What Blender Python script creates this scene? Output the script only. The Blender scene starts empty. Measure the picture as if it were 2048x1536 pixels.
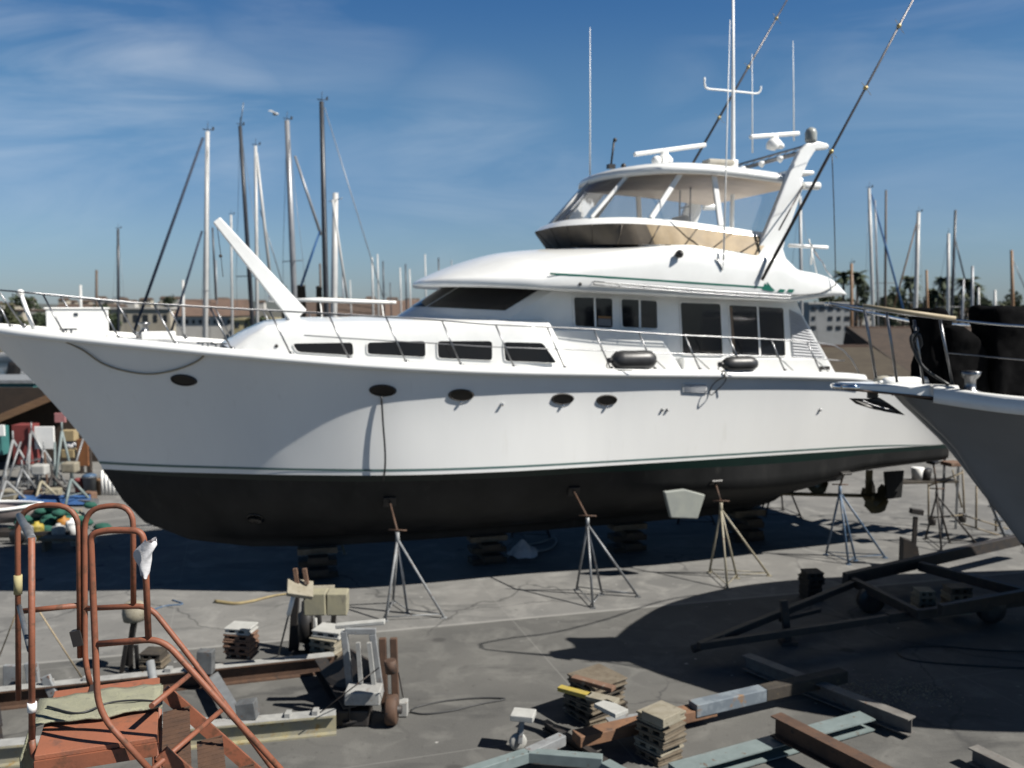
import bpy, math, random
from mathutils import Vector, Matrix
R = math.radians
random.seed(7)
scene = bpy.context.scene
col = scene.collection

# ---------------------------------------------------------------- camera
F, CH, PITCH = 1800.0, 5.0, math.atan(156 / 1800.0)
camd = bpy.data.cameras.new('camera')
camd.sensor_width = 36.0
camd.lens = 36.0 * F / 2048.0
camd.clip_start = 0.05
camd.clip_end = 6000
camd.dof.use_dof = True
camd.dof.focus_distance = 4.6
camd.dof.aperture_fstop = 2.1
cam = bpy.data.objects.new('camera', camd)
cam.location = (0, 0, CH)
cam.rotation_euler = (math.pi / 2 - PITCH, 0, 0)
col.objects.link(cam)
scene.camera = cam

# ---------------------------------------------------------------- sky, sun, exposure
SUN_EL = R(47)
SUN_AZ = R(20)                                           # to the right of the camera and a little behind it
SV = Vector((math.cos(SUN_AZ) * math.cos(SUN_EL), -math.sin(SUN_AZ) * math.cos(SUN_EL), math.sin(SUN_EL)))
world = bpy.data.worlds.new('World')
scene.world = world
world.use_nodes = True
wn, wl = world.node_tree.nodes, world.node_tree.links
bg = wn['Background']
sky = wn.new('ShaderNodeTexSky')
sky.sky_type = 'NISHITA'
sky.sun_disc = False
sky.sun_elevation = SUN_EL
sky.sun_rotation = math.atan2(SV.x, SV.y)
sky.air_density = 1.0
sky.dust_density = 0.2
sky.ozone_density = 3.0
sky.altitude = 0
bg.inputs[1].default_value = 0.05
hs = wn.new('ShaderNodeHueSaturation')
hs.inputs['Saturation'].default_value = 1.0
# thin cirrus laid on a flat layer high above the place
tc = wn.new('ShaderNodeTexCoord')
sep = wn.new('ShaderNodeSeparateXYZ'); wl.new(tc.outputs['Generated'], sep.inputs[0])
zc = wn.new('ShaderNodeMath'); zc.operation = 'MAXIMUM'; zc.inputs[1].default_value = 0.03
wl.new(sep.outputs[2], zc.inputs[0])
za = wn.new('ShaderNodeMath'); za.operation = 'ADD'; za.inputs[1].default_value = 0.05
wl.new(zc.outputs[0], za.inputs[0])
# colour balance of the clear sky by height
tr = wn.new('ShaderNodeValToRGB'); tr.color_ramp.interpolation = 'EASE'
els = tr.color_ramp.elements
els[0].position = 0.0; els[0].color = (.78 / 1.6, .98 / 1.6, 1.40 / 1.6, 1)
els[1].position = 1.0; els[1].color = (.20 / 1.6, .36 / 1.6, .52 / 1.6, 1)
for ps, c_ in ((.085, (.97, 1.17, 1.45)), (.218, (.92, 1.30, 1.52)), (.33, (.58, 1.08, 1.50)), (.55, (.22, .40, .58))):
    e_ = els.new(ps); e_.color = (c_[0] / 1.6, c_[1] / 1.6, c_[2] / 1.6, 1)
wl.new(sep.outputs[2], tr.inputs[0])
tm = wn.new('ShaderNodeVectorMath'); tm.operation = 'MULTIPLY'
wl.new(sky.outputs[0], tm.inputs[0]); wl.new(tr.outputs[0], tm.inputs[1])
tm2 = wn.new('ShaderNodeVectorMath'); tm2.operation = 'SCALE'; tm2.inputs[3].default_value = 1.02
wl.new(tm.outputs[0], tm2.inputs[0]); wl.new(tm2.outputs[0], hs.inputs['Color'])
ya = wn.new('ShaderNodeMath'); ya.operation = 'ABSOLUTE'; wl.new(sep.outputs[1], ya.inputs[0])
yb = wn.new('ShaderNodeMath'); yb.operation = 'ADD'; yb.inputs[1].default_value = 0.25; wl.new(ya.outputs[0], yb.inputs[0])
dx = wn.new('ShaderNodeMath'); dx.operation = 'DIVIDE'
dy = wn.new('ShaderNodeMath'); dy.operation = 'DIVIDE'
wl.new(sep.outputs[0], dx.inputs[0]); wl.new(yb.outputs[0], dx.inputs[1])
wl.new(sep.outputs[2], dy.inputs[0]); wl.new(yb.outputs[0], dy.inputs[1])
cmb = wn.new('ShaderNodeCombineXYZ')
wl.new(dx.outputs[0], cmb.inputs[0]); wl.new(dy.outputs[0], cmb.inputs[1])
mp = wn.new('ShaderNodeMapping')
mp.inputs['Rotation'].default_value = (0, 0, R(-13))
mp.inputs['Scale'].default_value = (3.0, 13.0, 1)
mp.inputs['Location'].default_value = (1.3, 0.4, 0)
wl.new(cmb.outputs[0], mp.inputs[0])
n1 = wn.new('ShaderNodeTexNoise'); n1.inputs['Scale'].default_value = 1.0
n1.inputs['Detail'].default_value = 8; n1.inputs['Roughness'].default_value = 0.58
n1.inputs['Distortion'].default_value = 1.1
wl.new(mp.outputs[0], n1.inputs['Vector'])
r1 = wn.new('ShaderNodeMapRange'); r1.inputs[1].default_value = 0.40; r1.inputs[2].default_value = 0.80
wl.new(n1.outputs[0], r1.inputs[0])
# where the wisps gather: compass directions in the sky
acc = None
_pc, _ps = math.cos(PITCH), math.sin(PITCH)
for px_, py_, rad, wt in ((40, 190, 7.5, 1.0), (250, 200, 7.5, 1.0), (430, 250, 6, .9), (120, 330, 6, .7), (560, 150, 6, .35), (930, 350, 8, .6), (1080, 390, 5, .5), (760, 330, 5, .4), (1500, 200, 7, .35), (1800, 160, 7, .45), (1980, 120, 7, .5), (650, 60, 7, .35), (1900, 300, 8, .25)):
    a_, b_ = (px_ - 1024) / F, (768 - py_) / F
    dv0 = Vector((a_, _pc + b_ * _ps, -_ps + b_ * _pc)).normalized()
    dt = wn.new('ShaderNodeVectorMath'); dt.operation = 'DOT_PRODUCT'; dt.inputs[1].default_value = dv0
    wl.new(tc.outputs['Generated'], dt.inputs[0])
    mr = wn.new('ShaderNodeMapRange'); mr.interpolation_type = 'SMOOTHSTEP'
    mr.inputs[1].default_value = math.cos(R(rad)); mr.inputs[2].default_value = math.cos(R(rad * .15)); mr.inputs[4].default_value = wt
    wl.new(dt.outputs['Value'], mr.inputs[0])
    if acc is None: acc = mr.outputs[0]
    else:
        mx_ = wn.new('ShaderNodeMath'); mx_.operation = 'MAXIMUM'; wl.new(acc, mx_.inputs[0]); wl.new(mr.outputs[0], mx_.inputs[1]); acc = mx_.outputs[0]
mu = wn.new('ShaderNodeMath'); mu.operation = 'MULTIPLY'
wl.new(r1.outputs[0], mu.inputs[0]); wl.new(acc, mu.inputs[1])
mu2 = wn.new('ShaderNodeMath'); mu2.operation = 'MULTIPLY'; mu2.inputs[1].default_value = 0.42
wl.new(mu.outputs[0], mu2.inputs[0])
mix = wn.new('ShaderNodeMix'); mix.data_type = 'RGBA'
wl.new(mu2.outputs[0], mix.inputs[0]); wl.new(hs.outputs[0], mix.inputs[6])
mix.inputs[7].default_value = (9.0, 9.7, 10.5, 1)
wl.new(mix.outputs[2], bg.inputs[0])

sund = bpy.data.lights.new('sun', 'SUN')
sund.energy = 5.0
sund.angle = R(0.5)
sund.color = (1.0, 0.955, 0.88)
sun = bpy.data.objects.new('sun', sund)
sun.rotation_euler = (-SV).to_track_quat('-Z', 'Y').to_euler()
sun.location = SV * 60
col.objects.link(sun)

vs = scene.view_settings
vs.view_transform = 'Standard'; vs.look = 'None'
vs.exposure = 0.80; vs.gamma = 1.0; vs.use_curve_mapping = False
scene.cycles.max_bounces = 8
scene.cycles.transparent_max_bounces = 16

# ---------------------------------------------------------------- measuring helpers
_c, _s = math.cos(PITCH), math.sin(PITCH)
def ray(x, y):
    a = (x - 1024) / F; b = (768 - y) / F
    return Vector((a, _c + b * _s, -_s + b * _c))
def G(x, y, z=0.0):                     # point at height z seen at (x, y) of the survey
    d = ray(x, y); k = (z - CH) / d.z
    return Vector((d.x * k, d.y * k, z))
def AT(x, y, D):                        # point at ground distance D
    d = ray(x, y); k = D / d.y
    return Vector((d.x * k, D, CH + d.z * k))
def proj(p):
    dz = p[2] - CH; yc = p[1] * _c - dz * _s; zz = p[1] * _s + dz * _c
    return (1024 + F * p[0] / yc, 768 - F * zz / yc)
# yacht frame: s aft from the stem at the waterline, t to port, z up
TH = R(17); BX, BY = -7.06, 15.33
US = Vector((math.cos(TH), math.sin(TH), 0)); UT = Vector((math.sin(TH), -math.cos(TH), 0))
def W(s, t, z): return Vector((BX, BY, 0)) + US * s + UT * t + Vector((0, 0, z))
_o = Vector((-BX, -BY, CH)); _os, _ot = _o.dot(US), _o.dot(UT)
def BP(x, y, a, b=0.0):                 # point on the yacht's plane t = a + b s -> (s, t, z)
    d = ray(x, y); ds, dt = d.dot(US), d.dot(UT)
    k = (a + b * _os - _ot) / (dt - b * ds)
    return Vector((_os + k * ds, _ot + k * dt, CH + k * d.z))

# ---------------------------------------------------------------- materials
def nd(m, t): return m.node_tree.nodes.new(t)
MATS = {}
WHITES = ('gelcoat_white', 'topsides_white', 'white_paint', 'stainless', 'dull_stainless', 'chrome', 'headliner', 'cream_vinyl', 'tan_canvas', 'tan_rope')
def mat(name, c, rough=0.5, metal=0.0, c2=None, scale=3.0, amount=1.0, lo=0.35, hi=0.65, bump=0.0, bscale=40.0,
        coat=0.0, c3=None, scale3=12.0, lo3=0.58, hi3=0.68, stretch=None, spec=0.5):
    if name in MATS: return MATS[name]
    if name not in WHITES:
        c = tuple(v * .70 for v in c); c2 = tuple(v * .70 for v in c2) if c2 else None; c3 = tuple(v * .70 for v in c3) if c3 else None
    m = bpy.data.materials.new(name); m.use_nodes = True; MATS[name] = m
    L = m.node_tree.links; b = m.node_tree.nodes['Principled BSDF']
    b.inputs['Roughness'].default_value = rough; b.inputs['Metallic'].default_value = metal
    b.inputs['Coat Weight'].default_value = coat; b.inputs['Specular IOR Level'].default_value = spec
    b.inputs['Base Color'].default_value = (*c, 1)
    co = nd(m, 'ShaderNodeTexCoord'); oi = nd(m, 'ShaderNodeObjectInfo')
    va = nd(m, 'ShaderNodeVectorMath'); va.operation = 'ADD'
    sc = nd(m, 'ShaderNodeMath'); sc.operation = 'MULTIPLY'; sc.inputs[1].default_value = 37.0
    L.new(oi.outputs['Random'], sc.inputs[0])
    L.new(co.outputs['Object'], va.inputs[0]); L.new(sc.outputs[0], va.inputs[1])
    vec = va.outputs[0]
    if stretch:
        mpn = nd(m, 'ShaderNodeMapping'); mpn.inputs['Scale'].default_value = stretch
        L.new(vec, mpn.inputs[0]); vec = mpn.outputs[0]
    def noise(scale, detail=6, ro=0.62):
        n = nd(m, 'ShaderNodeTexNoise'); n.inputs['Scale'].default_value = scale
        n.inputs['Detail'].default_value = detail; n.inputs['Roughness'].default_value = ro
        L.new(vec, n.inputs['Vector']); return n
    out = None
    if c2:
        n = noise(scale); mr = nd(m, 'ShaderNodeMapRange'); mr.inputs[1].default_value = lo; mr.inputs[2].default_value = hi
        mr.inputs[4].default_value = amount
        L.new(n.outputs[0], mr.inputs[0])
        mx = nd(m, 'ShaderNodeMix'); mx.data_type = 'RGBA'; L.new(mr.outputs[0], mx.inputs[0])
        mx.inputs[6].default_value = (*c, 1); mx.inputs[7].default_value = (*c2, 1); out = mx.outputs[2]
    if c3:
        n = noise(scale3); mr = nd(m, 'ShaderNodeMapRange'); mr.inputs[1].default_value = lo3; mr.inputs[2].default_value = hi3
        L.new(n.outputs[0], mr.inputs[0])
        mx = nd(m, 'ShaderNodeMix'); mx.data_type = 'RGBA'; L.new(mr.outputs[0], mx.inputs[0])
        if out: L.new(out, mx.inputs[6])
        else: mx.inputs[6].default_value = (*c, 1)
        mx.inputs[7].default_value = (*c3, 1); out = mx.outputs[2]
    if out: L.new(out, b.inputs['Base Color'])
    if bump:
        n = noise(bscale, 4); bp = nd(m, 'ShaderNodeBump'); bp.inputs['Strength'].default_value = bump
        bp.inputs['Distance'].default_value = 0.01
        L.new(n.outputs[0], bp.inputs['Height']); L.new(bp.outputs[0], b.inputs['Normal'])
    return m

GEL = mat('gelcoat_white', (0.74, 0.745, 0.73), 0.2, c2=(0.66, 0.665, 0.65), scale=1.2, coat=0.35)
TOPS = mat('topsides_white', (0.72, 0.725, 0.71), 0.28, c2=(0.67, 0.675, 0.665), scale=0.7, coat=0.15, c3=(0.54, 0.53, 0.49), scale3=4, lo3=0.62, hi3=0.95, stretch=(1, 1, 0.16))
NONSKID = mat('deck_white', (0.74, 0.74, 0.72), 0.6, c2=(0.64, 0.64, 0.62), scale=4, bump=0.3, bscale=180)
ANTIF = mat('bottom_paint', (0.026, 0.0265, 0.027), 0.6, c2=(0.012, 0.013, 0.0135), scale=1.6, c3=(0.050, 0.050, 0.047), scale3=3.0, lo3=0.6, hi3=0.8, stretch=(1, 1, 0.35), bump=0.2, bscale=60, spec=0.25)
BOOT = mat('boot_green', (0.003, 0.018, 0.014), 0.4, c2=(0.002, 0.013, 0.011), scale=2)
STRIPE = mat('stripe_green', (0.01, 0.16, 0.11), 0.3, c2=(0.008, 0.13, 0.09), scale=5)
PIN = mat('pin_stripe', (0.10, 0.20, 0.185), 0.35, c2=(0.14, 0.22, 0.2), scale=3)
TINT = mat('tinted_glass', (0.010, 0.012, 0.016), 0.06, c2=(0.018, 0.017, 0.018), scale=0.8, spec=0.5)
BLACKG = mat('porthole_glass', (0.004, 0.004, 0.005), 0.15, c2=(0.006, 0.006, 0.006), scale=5)
STEEL = mat('stainless', (0.62, 0.63, 0.64), 0.16, 1.0, c2=(0.5, 0.5, 0.52), scale=6)
DULLST = mat('dull_stainless', (0.26, 0.265, 0.27), 0.34, 1.0, c2=(0.19, 0.19, 0.2), scale=6)
CHROME = mat('chrome', (0.8, 0.8, 0.8), 0.05, 1.0, c2=(0.75, 0.75, 0.75), scale=6)
RUBBER = mat('black_rubber', (0.028, 0.028, 0.030), 0.42, c2=(0.05, 0.05, 0.05), scale=6, bump=0.15, bscale=30)
BLACKP = mat('black_paint', (0.012, 0.012, 0.013), 0.5, c2=(0.03, 0.026, 0.023), scale=5, c3=(0.07, 0.04, 0.025), scale3=9, lo3=0.62, hi3=0.75)
CANVB = mat('black_canvas', (0.0025, 0.0025, 0.003), 0.9, c2=(0.006, 0.006, 0.0065), scale=3, bump=0.8, bscale=5, spec=0.05)
TAN = mat('tan_canvas', (0.25, 0.18, 0.09), 0.6, c2=(0.18, 0.13, 0.068), scale=3, bump=0.5, bscale=6)
TANDK = mat('brown_canvas', (0.12, 0.095, 0.065), 0.55, c2=(0.075, 0.06, 0.045), scale=3, bump=0.5, bscale=6)
HEADL = mat('headliner', (0.62, 0.52, 0.43), 0.8, c2=(0.52, 0.43, 0.35), scale=2.0)
GALV = mat('galvanised', (0.272, 0.284, 0.296), 0.5, 0.55, c2=(0.192, 0.2, 0.208), scale=9, c3=(0.16, 0.08, 0.044), scale3=14, lo3=0.62, hi3=0.72)
PALEGR = mat('pale_grey_paint', (0.302, 0.317, 0.324), 0.55, c2=(0.216, 0.223, 0.23), scale=7, c3=(0.137, 0.072, 0.0432), scale3=13, lo3=0.60, hi3=0.68)
PALEBL = mat('pale_blue_paint', (0.211, 0.26, 0.26), 0.55, c2=(0.167, 0.211, 0.211), scale=7, c3=(0.124, 0.0682, 0.0372), scale3=11, lo3=0.62, hi3=0.7)
BLUEP = mat('blue_paint', (0.048, 0.104, 0.192), 0.5, c2=(0.08, 0.136, 0.216), scale=8, c3=(0.224, 0.24, 0.256), scale3=14, lo3=0.58, hi3=0.66)
CREAM = mat('cream_paint', (0.368, 0.336, 0.248), 0.55, c2=(0.288, 0.256, 0.184), scale=8, c3=(0.144, 0.072, 0.036), scale3=14, lo3=0.60, hi3=0.68)
RUST = mat('rusty_steel', (0.075, 0.0413, 0.0263), 0.75, c2=(0.12, 0.0638, 0.0375), scale=6, c3=(0.0413, 0.03, 0.0263), scale3=15, bump=0.3, bscale=60)
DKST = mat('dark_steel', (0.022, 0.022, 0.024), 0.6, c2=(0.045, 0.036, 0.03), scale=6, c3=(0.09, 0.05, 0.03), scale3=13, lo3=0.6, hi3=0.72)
ORANGE = mat('orange_paint', (0.29, 0.098, 0.05), 0.6, c2=(0.23, 0.082, 0.045), scale=5, c3=(0.144, 0.0612, 0.0324), scale3=14, lo3=0.52, hi3=0.64, bump=0.15, bscale=50)
ORPLATE = mat('orange_tread', (0.36, 0.125, 0.065), 0.65, c2=(0.29, 0.11, 0.06), scale=4, c3=(0.212, 0.0935, 0.0595), scale3=9, lo3=0.54, hi3=0.66, bump=0.2, bscale=70)
WOOD = mat('weathered_wood', (0.186, 0.155, 0.112), 0.85, c2=(0.124, 0.0961, 0.0651), scale=7, c3=(0.0558, 0.0434, 0.031), scale3=16, lo3=0.6, hi3=0.7, bump=0.4, bscale=50)
WOODR = mat('reddish_wood', (0.216, 0.122, 0.0792), 0.85, c2=(0.151, 0.0864, 0.054), scale=8, c3=(0.274, 0.238, 0.187), scale3=11, lo3=0.6, hi3=0.7, bump=0.4, bscale=50)
WOODP = mat('pale_wood', (0.322, 0.294, 0.231), 0.85, c2=(0.252, 0.224, 0.161), scale=7, c3=(0.154, 0.133, 0.091), scale3=14, lo3=0.6, hi3=0.72, bump=0.4, bscale=50)
WOODY = mat('yellowish_block', (0.34, 0.315, 0.212), 0.9, c2=(0.272, 0.255, 0.187), scale=5, c3=(0.187, 0.17, 0.128), scale3=9, lo3=0.58, hi3=0.7, bump=0.3, bscale=40)
WOODD = mat('dark_wood', (0.055, 0.045, 0.033), 0.85, c2=(0.035, 0.028, 0.022), scale=7, c3=(0.10, 0.075, 0.045), scale3=12, bump=0.4, bscale=50)
CONC = mat('chalky_white', (0.48, 0.48, 0.456), 0.9, c2=(0.4, 0.4, 0.376), scale=9, bump=0.3, bscale=60)
CARPET = mat('worn_carpet', (0.357, 0.357, 0.246), 0.95, c2=(0.289, 0.289, 0.212), scale=9, c3=(0.221, 0.212, 0.17), scale3=22, bump=0.8, bscale=120)
ROPE = mat('tan_rope', (0.306, 0.246, 0.162), 0.9, c2=(0.238, 0.187, 0.119), scale=30)
BLKHOSE = mat('dark_hose', (0.016, 0.018, 0.02), 0.5, c2=(0.03, 0.032, 0.034), scale=8)
YELHOSE = mat('yellow_hose', (0.34, 0.27, 0.13), 0.7, c2=(0.26, 0.2, 0.10), scale=10)
WHITEP = mat('white_paint', (0.76, 0.76, 0.74), 0.4, c2=(0.68, 0.68, 0.66), scale=3)
BRONZE = mat('bronze', (0.16, 0.13, 0.06), 0.5, 0.6, c2=(0.10, 0.09, 0.06), scale=7)
GOLD = mat('gold_fitting', (0.55, 0.42, 0.18), 0.4, 0.6, c2=(0.5, 0.4, 0.2), scale=5)
OUTR = mat('outrigger_pole', (0.075, 0.07, 0.07), 0.35, 0.5, c2=(0.12, 0.10, 0.09), scale=3)
RAG = mat('white_rag', (0.74, 0.74, 0.75), 0.95, c2=(0.6, 0.6, 0.62), scale=12, bump=0.4, bscale=40)

def clear_mat():
    m = bpy.data.materials.new('clear_vinyl'); m.use_nodes = True
    n, L = m.node_tree.nodes, m.node_tree.links
    n.remove(n['Principled BSDF']); o = n['Material Output']
    tr = n.new('ShaderNodeBsdfTransparent'); tr.inputs[0].default_value = (0.90, 0.91, 0.92, 1)
    gl = n.new('ShaderNodeBsdfGlossy'); gl.inputs['Roughness'].default_value = 0.07
    fr = n.new('ShaderNodeFresnel'); fr.inputs[0].default_value = 1.5
    co = n.new('ShaderNodeTexCoord'); ns = n.new('ShaderNodeTexNoise'); ns.inputs['Scale'].default_value = 2.2
    bp = n.new('ShaderNodeBump'); bp.inputs['Strength'].default_value = 0.25; bp.inputs['Distance'].default_value = 0.05
    L.new(co.outputs['Object'], ns.inputs['Vector']); L.new(ns.outputs[0], bp.inputs['Height'])
    L.new(bp.outputs[0], gl.inputs['Normal']); L.new(bp.outputs[0], fr.inputs['Normal'])
    mx = n.new('ShaderNodeMixShader')
    L.new(fr.outputs[0], mx.inputs[0]); L.new(tr.outputs[0], mx.inputs[1]); L.new(gl.outputs[0], mx.inputs[2])
    df = n.new('ShaderNodeBsdfDiffuse'); df.inputs[0].default_value = (.62, .60, .56, 1)
    m2 = n.new('ShaderNodeMixShader'); m2.inputs[0].default_value = 0.10
    L.new(mx.outputs[0], m2.inputs[1]); L.new(df.outputs[0], m2.inputs[2])
    L.new(m2.outputs[0], o.inputs[0]); return m
CLEAR = clear_mat()

# ---------------------------------------------------------------- mesh helpers
class MB:
    def __init__(self): self.v, self.f, self.sm = [], [], []
    def add(self, vs, fs, smooth=False):
        o = len(self.v); self.v += [tuple(p) for p in vs]
        self.f += [tuple(i + o for i in q) for q in fs]; self.sm += [smooth] * len(fs); return self
    def box(self, c, size, rz=0.0, M=None):
        hx, hy, hz = size[0] / 2, size[1] / 2, size[2] / 2
        ps = [Vector((x, y, z)) for z in (-hz, hz) for x, y in ((-hx, -hy), (hx, -hy), (hx, hy), (-hx, hy))]
        m = M if M else Matrix.Rotation(rz, 3, 'Z')
        return self.add([m @ p + Vector(c) for p in ps],
                        [(3, 2, 1, 0), (4, 5, 6, 7), (0, 1, 5, 4), (1, 2, 6, 5), (2, 3, 7, 6), (3, 0, 4, 7)])
    def beam(self, a, b, w, h, up=(0, 0, 1)):          # rectangular bar a -> b
        a, b = Vector(a), Vector(b); d = (b - a).normalized(); upv = Vector(up)
        if abs(d.dot(upv)) > 0.98: upv = Vector((1, 0, 0))
        sd = d.cross(upv).normalized(); u = sd.cross(d)
        ps = [p + sd * i * w / 2 + u * j * h / 2 for p in (a, b) for i, j in ((-1, -1), (1, -1), (1, 1), (-1, 1))]
        return self.add(ps, [(0, 1, 2, 3), (7, 6, 5, 4), (0, 4, 5, 1), (1, 5, 6, 2), (2, 6, 7, 3), (3, 7, 4, 0)])
    def ibeam(self, a, b, w, h, tf=0.015, tw=0.012, up=(0, 0, 1), chan=False):
        a, b = Vector(a), Vector(b); d = (b - a).normalized(); sd = d.cross(Vector(up)).normalized(); u = sd.cross(d)
        o = u * (h / 2 - tf / 2)
        self.beam(a + o, b + o, w, tf, up); self.beam(a - o, b - o, w, tf, up)
        off = sd * (-(w / 2 - tw / 2)) if chan else Vector((0, 0, 0))
        return self.beam(a + off, b + off, tw, h - 2 * tf, up)
    def tube(self, pts, r, n=8, caps=True, closed=False):
        pts = [Vector(p) for p in pts]; m = len(pts); rs = r if isinstance(r, (list, tuple)) else [r] * m
        ring, prev = [], None
        for i, p in enumerate(pts):
            if closed: d = (pts[(i + 1) % m] - pts[i - 1])
            else: d = pts[min(i + 1, m - 1)] - pts[max(i - 1, 0)]
            d = d.normalized() if d.length > 1e-9 else Vector((0, 0, 1))
            if prev is None:
                prev = d.cross(Vector((0, 0, 1)))
                if prev.length < 1e-3: prev = d.cross(Vector((1, 0, 0)))
            x = (prev - d * prev.dot(d)).normalized(); prev = x; y = d.cross(x)
            ring += [p + (x * math.cos(2 * math.pi * k / n) + y * math.sin(2 * math.pi * k / n)) * rs[i] for k in range(n)]
        fs = []
        for i in range(m if closed else m - 1):
            j = (i + 1) % m
            for k in range(n):
                l = (k + 1) % n; fs.append((i * n + k, i * n + l, j * n + l, j * n + k))
        self.add(ring, fs, True)
        if caps and not closed:
            o = len(self.v) - len(ring)
            self.f += [tuple(o + k for k in range(n - 1, -1, -1)), tuple(o + (m - 1) * n + k for k in range(n))]; self.sm += [False, False]
        return self
    def grid(self, rows, smooth=True, flip=False):      # rows of equal length
        m, n = len(rows), len(rows[0]); vs = [p for r in rows for p in r]; fs = []
        for i in range(m - 1):
            for j in range(n - 1):
                q = (i * n + j, i * n + j + 1, (i + 1) * n + j + 1, (i + 1) * n + j)
                fs.append(q[::-1] if flip else q)
        return self.add(vs, fs, smooth)
    def prism(self, poly, off):                         # planar polygon pushed by vector off
        n = len(poly); a = [Vector(p) for p in poly]; b = [p + Vector(off) for p in a]
        return self.add(a + b, [tuple(range(n))[::-1], tuple(range(n, 2 * n))] + [(i, (i + 1) % n, n + (i + 1) % n, n + i) for i in range(n)])
    def lathe(self, c, prof, n=20, axis='Z', M=None):   # prof: (radius, height)
        rot = M if M else {'Z': Matrix.Identity(3), 'X': Matrix.Rotation(R(90), 3, 'Y'), 'Y': Matrix.Rotation(R(-90), 3, 'X')}[axis]
        vs, fs = [], []
        for r, h in prof:
            vs += [rot @ Vector((r * math.cos(2 * math.pi * k / n), r * math.sin(2 * math.pi * k / n), h)) + Vector(c) for k in range(n)]
        for i in range(len(prof) - 1):
            for k in range(n):
                l = (k + 1) % n; fs.append((i * n + k, i * n + l, (i + 1) * n + l, (i + 1) * n + k))
        fs.append(tuple(range(n - 1, -1, -1))); fs.append(tuple((len(prof) - 1) * n + k for k in range(n)))
        return self.add(vs, fs, True)
    def ball(self, c, r, n=14, m=9, sc=(1, 1, 1)):
        prof = [(max(1e-4, math.sin(math.pi * i / m)), -math.cos(math.pi * i / m)) for i in range(m + 1)]
        o = len(self.v); self.lathe((0, 0, 0), prof, n)
        for i in range(o, len(self.v)):
            p = self.v[i]; self.v[i] = (p[0] * r * sc[0] + c[0], p[1] * r * sc[1] + c[1], p[2] * r * sc[2] + c[2])
        return self
    def build(self, name, m, parent=None, origin=None, bevel=0.0, smooth_angle=None):
        me = bpy.data.meshes.new(name)
        if origin is not None:
            o = Vector(origin); vs = [tuple(Vector(p) - o) for p in self.v]
        else: o = None; vs = self.v
        me.from_pydata(vs, [], self.f); me.polygons.foreach_set('use_smooth', self.sm); me.update()
        me.materials.append(m)
        ob = bpy.data.objects.new(name, me); col.objects.link(ob)
        if o is not None: ob.location = o
        if parent: ob.parent = parent
        if bevel:
            b = ob.modifiers.new('bevel', 'BEVEL'); b.width = bevel; b.segments = 2; b.limit_method = 'ANGLE'; b.angle_limit = R(40)
        return ob
class WB(MB):                                            # world-space building, stored relative to the parent
    def put(self, name, m, parent=None, origin=None, **k):
        o = Vector(parent.location) if parent else Vector(origin if origin is not None else self.v[0])
        if parent and parent.parent: o = o + Vector(parent.parent.location)
        self.v = [tuple(Vector(p) - o) for p in self.v]
        ob = MB.build(self, name, m, parent, **k)
        if not parent: ob.location = o
        return ob
def tag(o, label=None, cat=None, group=None, kind=None):
    if label: o['label'] = label
    if cat: o['category'] = cat
    if group: o['group'] = group
    if kind: o['kind'] = kind
    return o
def empty(name, loc, rz=0.0, label=None, cat=None, group=None):
    o = bpy.data.objects.new(name, None); col.objects.link(o)
    o.location = loc; o.rotation_euler = (0, 0, rz); o.empty_display_size = 0.2
    return tag(o, label, cat, group)
def copy_tree(o, parent=None):
    c = o.copy(); col.objects.link(c)
    if parent: c.parent = parent
    for ch in [x for x in list(bpy.data.objects) if x.parent == o]: copy_tree(ch, c)
    return c
def lerp(a, b, t): return a + (b - a) * t
def cr(vals, x):                                        # Catmull-Rom through values at 0..n-1
    n = len(vals); i = min(max(int(math.floor(x)), 0), n - 2); t = x - i
    p0 = vals[i - 1] if i > 0 else 2 * vals[0] - vals[1]; p1, p2 = vals[i], vals[i + 1]
    p3 = vals[i + 2] if i + 2 < n else 2 * vals[-1] - vals[-2]
    return 0.5 * (2 * p1 + (p2 - p0) * t + (2 * p0 - 5 * p1 + 4 * p2 - p3) * t * t + (3 * p1 - p0 - 3 * p2 + p3) * t ** 3)
def interp(xs, ys, x):
    if x <= xs[0]: return ys[0]
    for i in range(len(xs) - 1):
        if x <= xs[i + 1]: return lerp(ys[i], ys[i + 1], (x - xs[i]) / (xs[i + 1] - xs[i]))
    return ys[-1]
def spline(pts, per=8):
    pts = [Vector(p) for p in pts]; out = []; n = len(pts)
    cx = [[p[k] for p in pts] for k in range(3)]
    for i in range((n - 1) * per + 1):
        out.append(Vector([cr(cx[k], i / per) for k in range(3)]))
    return out
def roundbend(pts, r, n=5):                             # polyline with rounded corners
    pts = [Vector(p) for p in pts]; out = [pts[0]]
    for i in range(1, len(pts) - 1):
        p = pts[i]; a = (pts[i - 1] - p); b = (pts[i + 1] - p); rr = min(r, a.length * 0.45, b.length * 0.45)
        a = p + a.normalized() * rr; b = p + b.normalized() * rr
        for k in range(n + 1):
            t = k / n; out.append(a * (1 - t) ** 2 + p * 2 * t * (1 - t) + b * t * t)
    return out + [pts[-1]]
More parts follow.
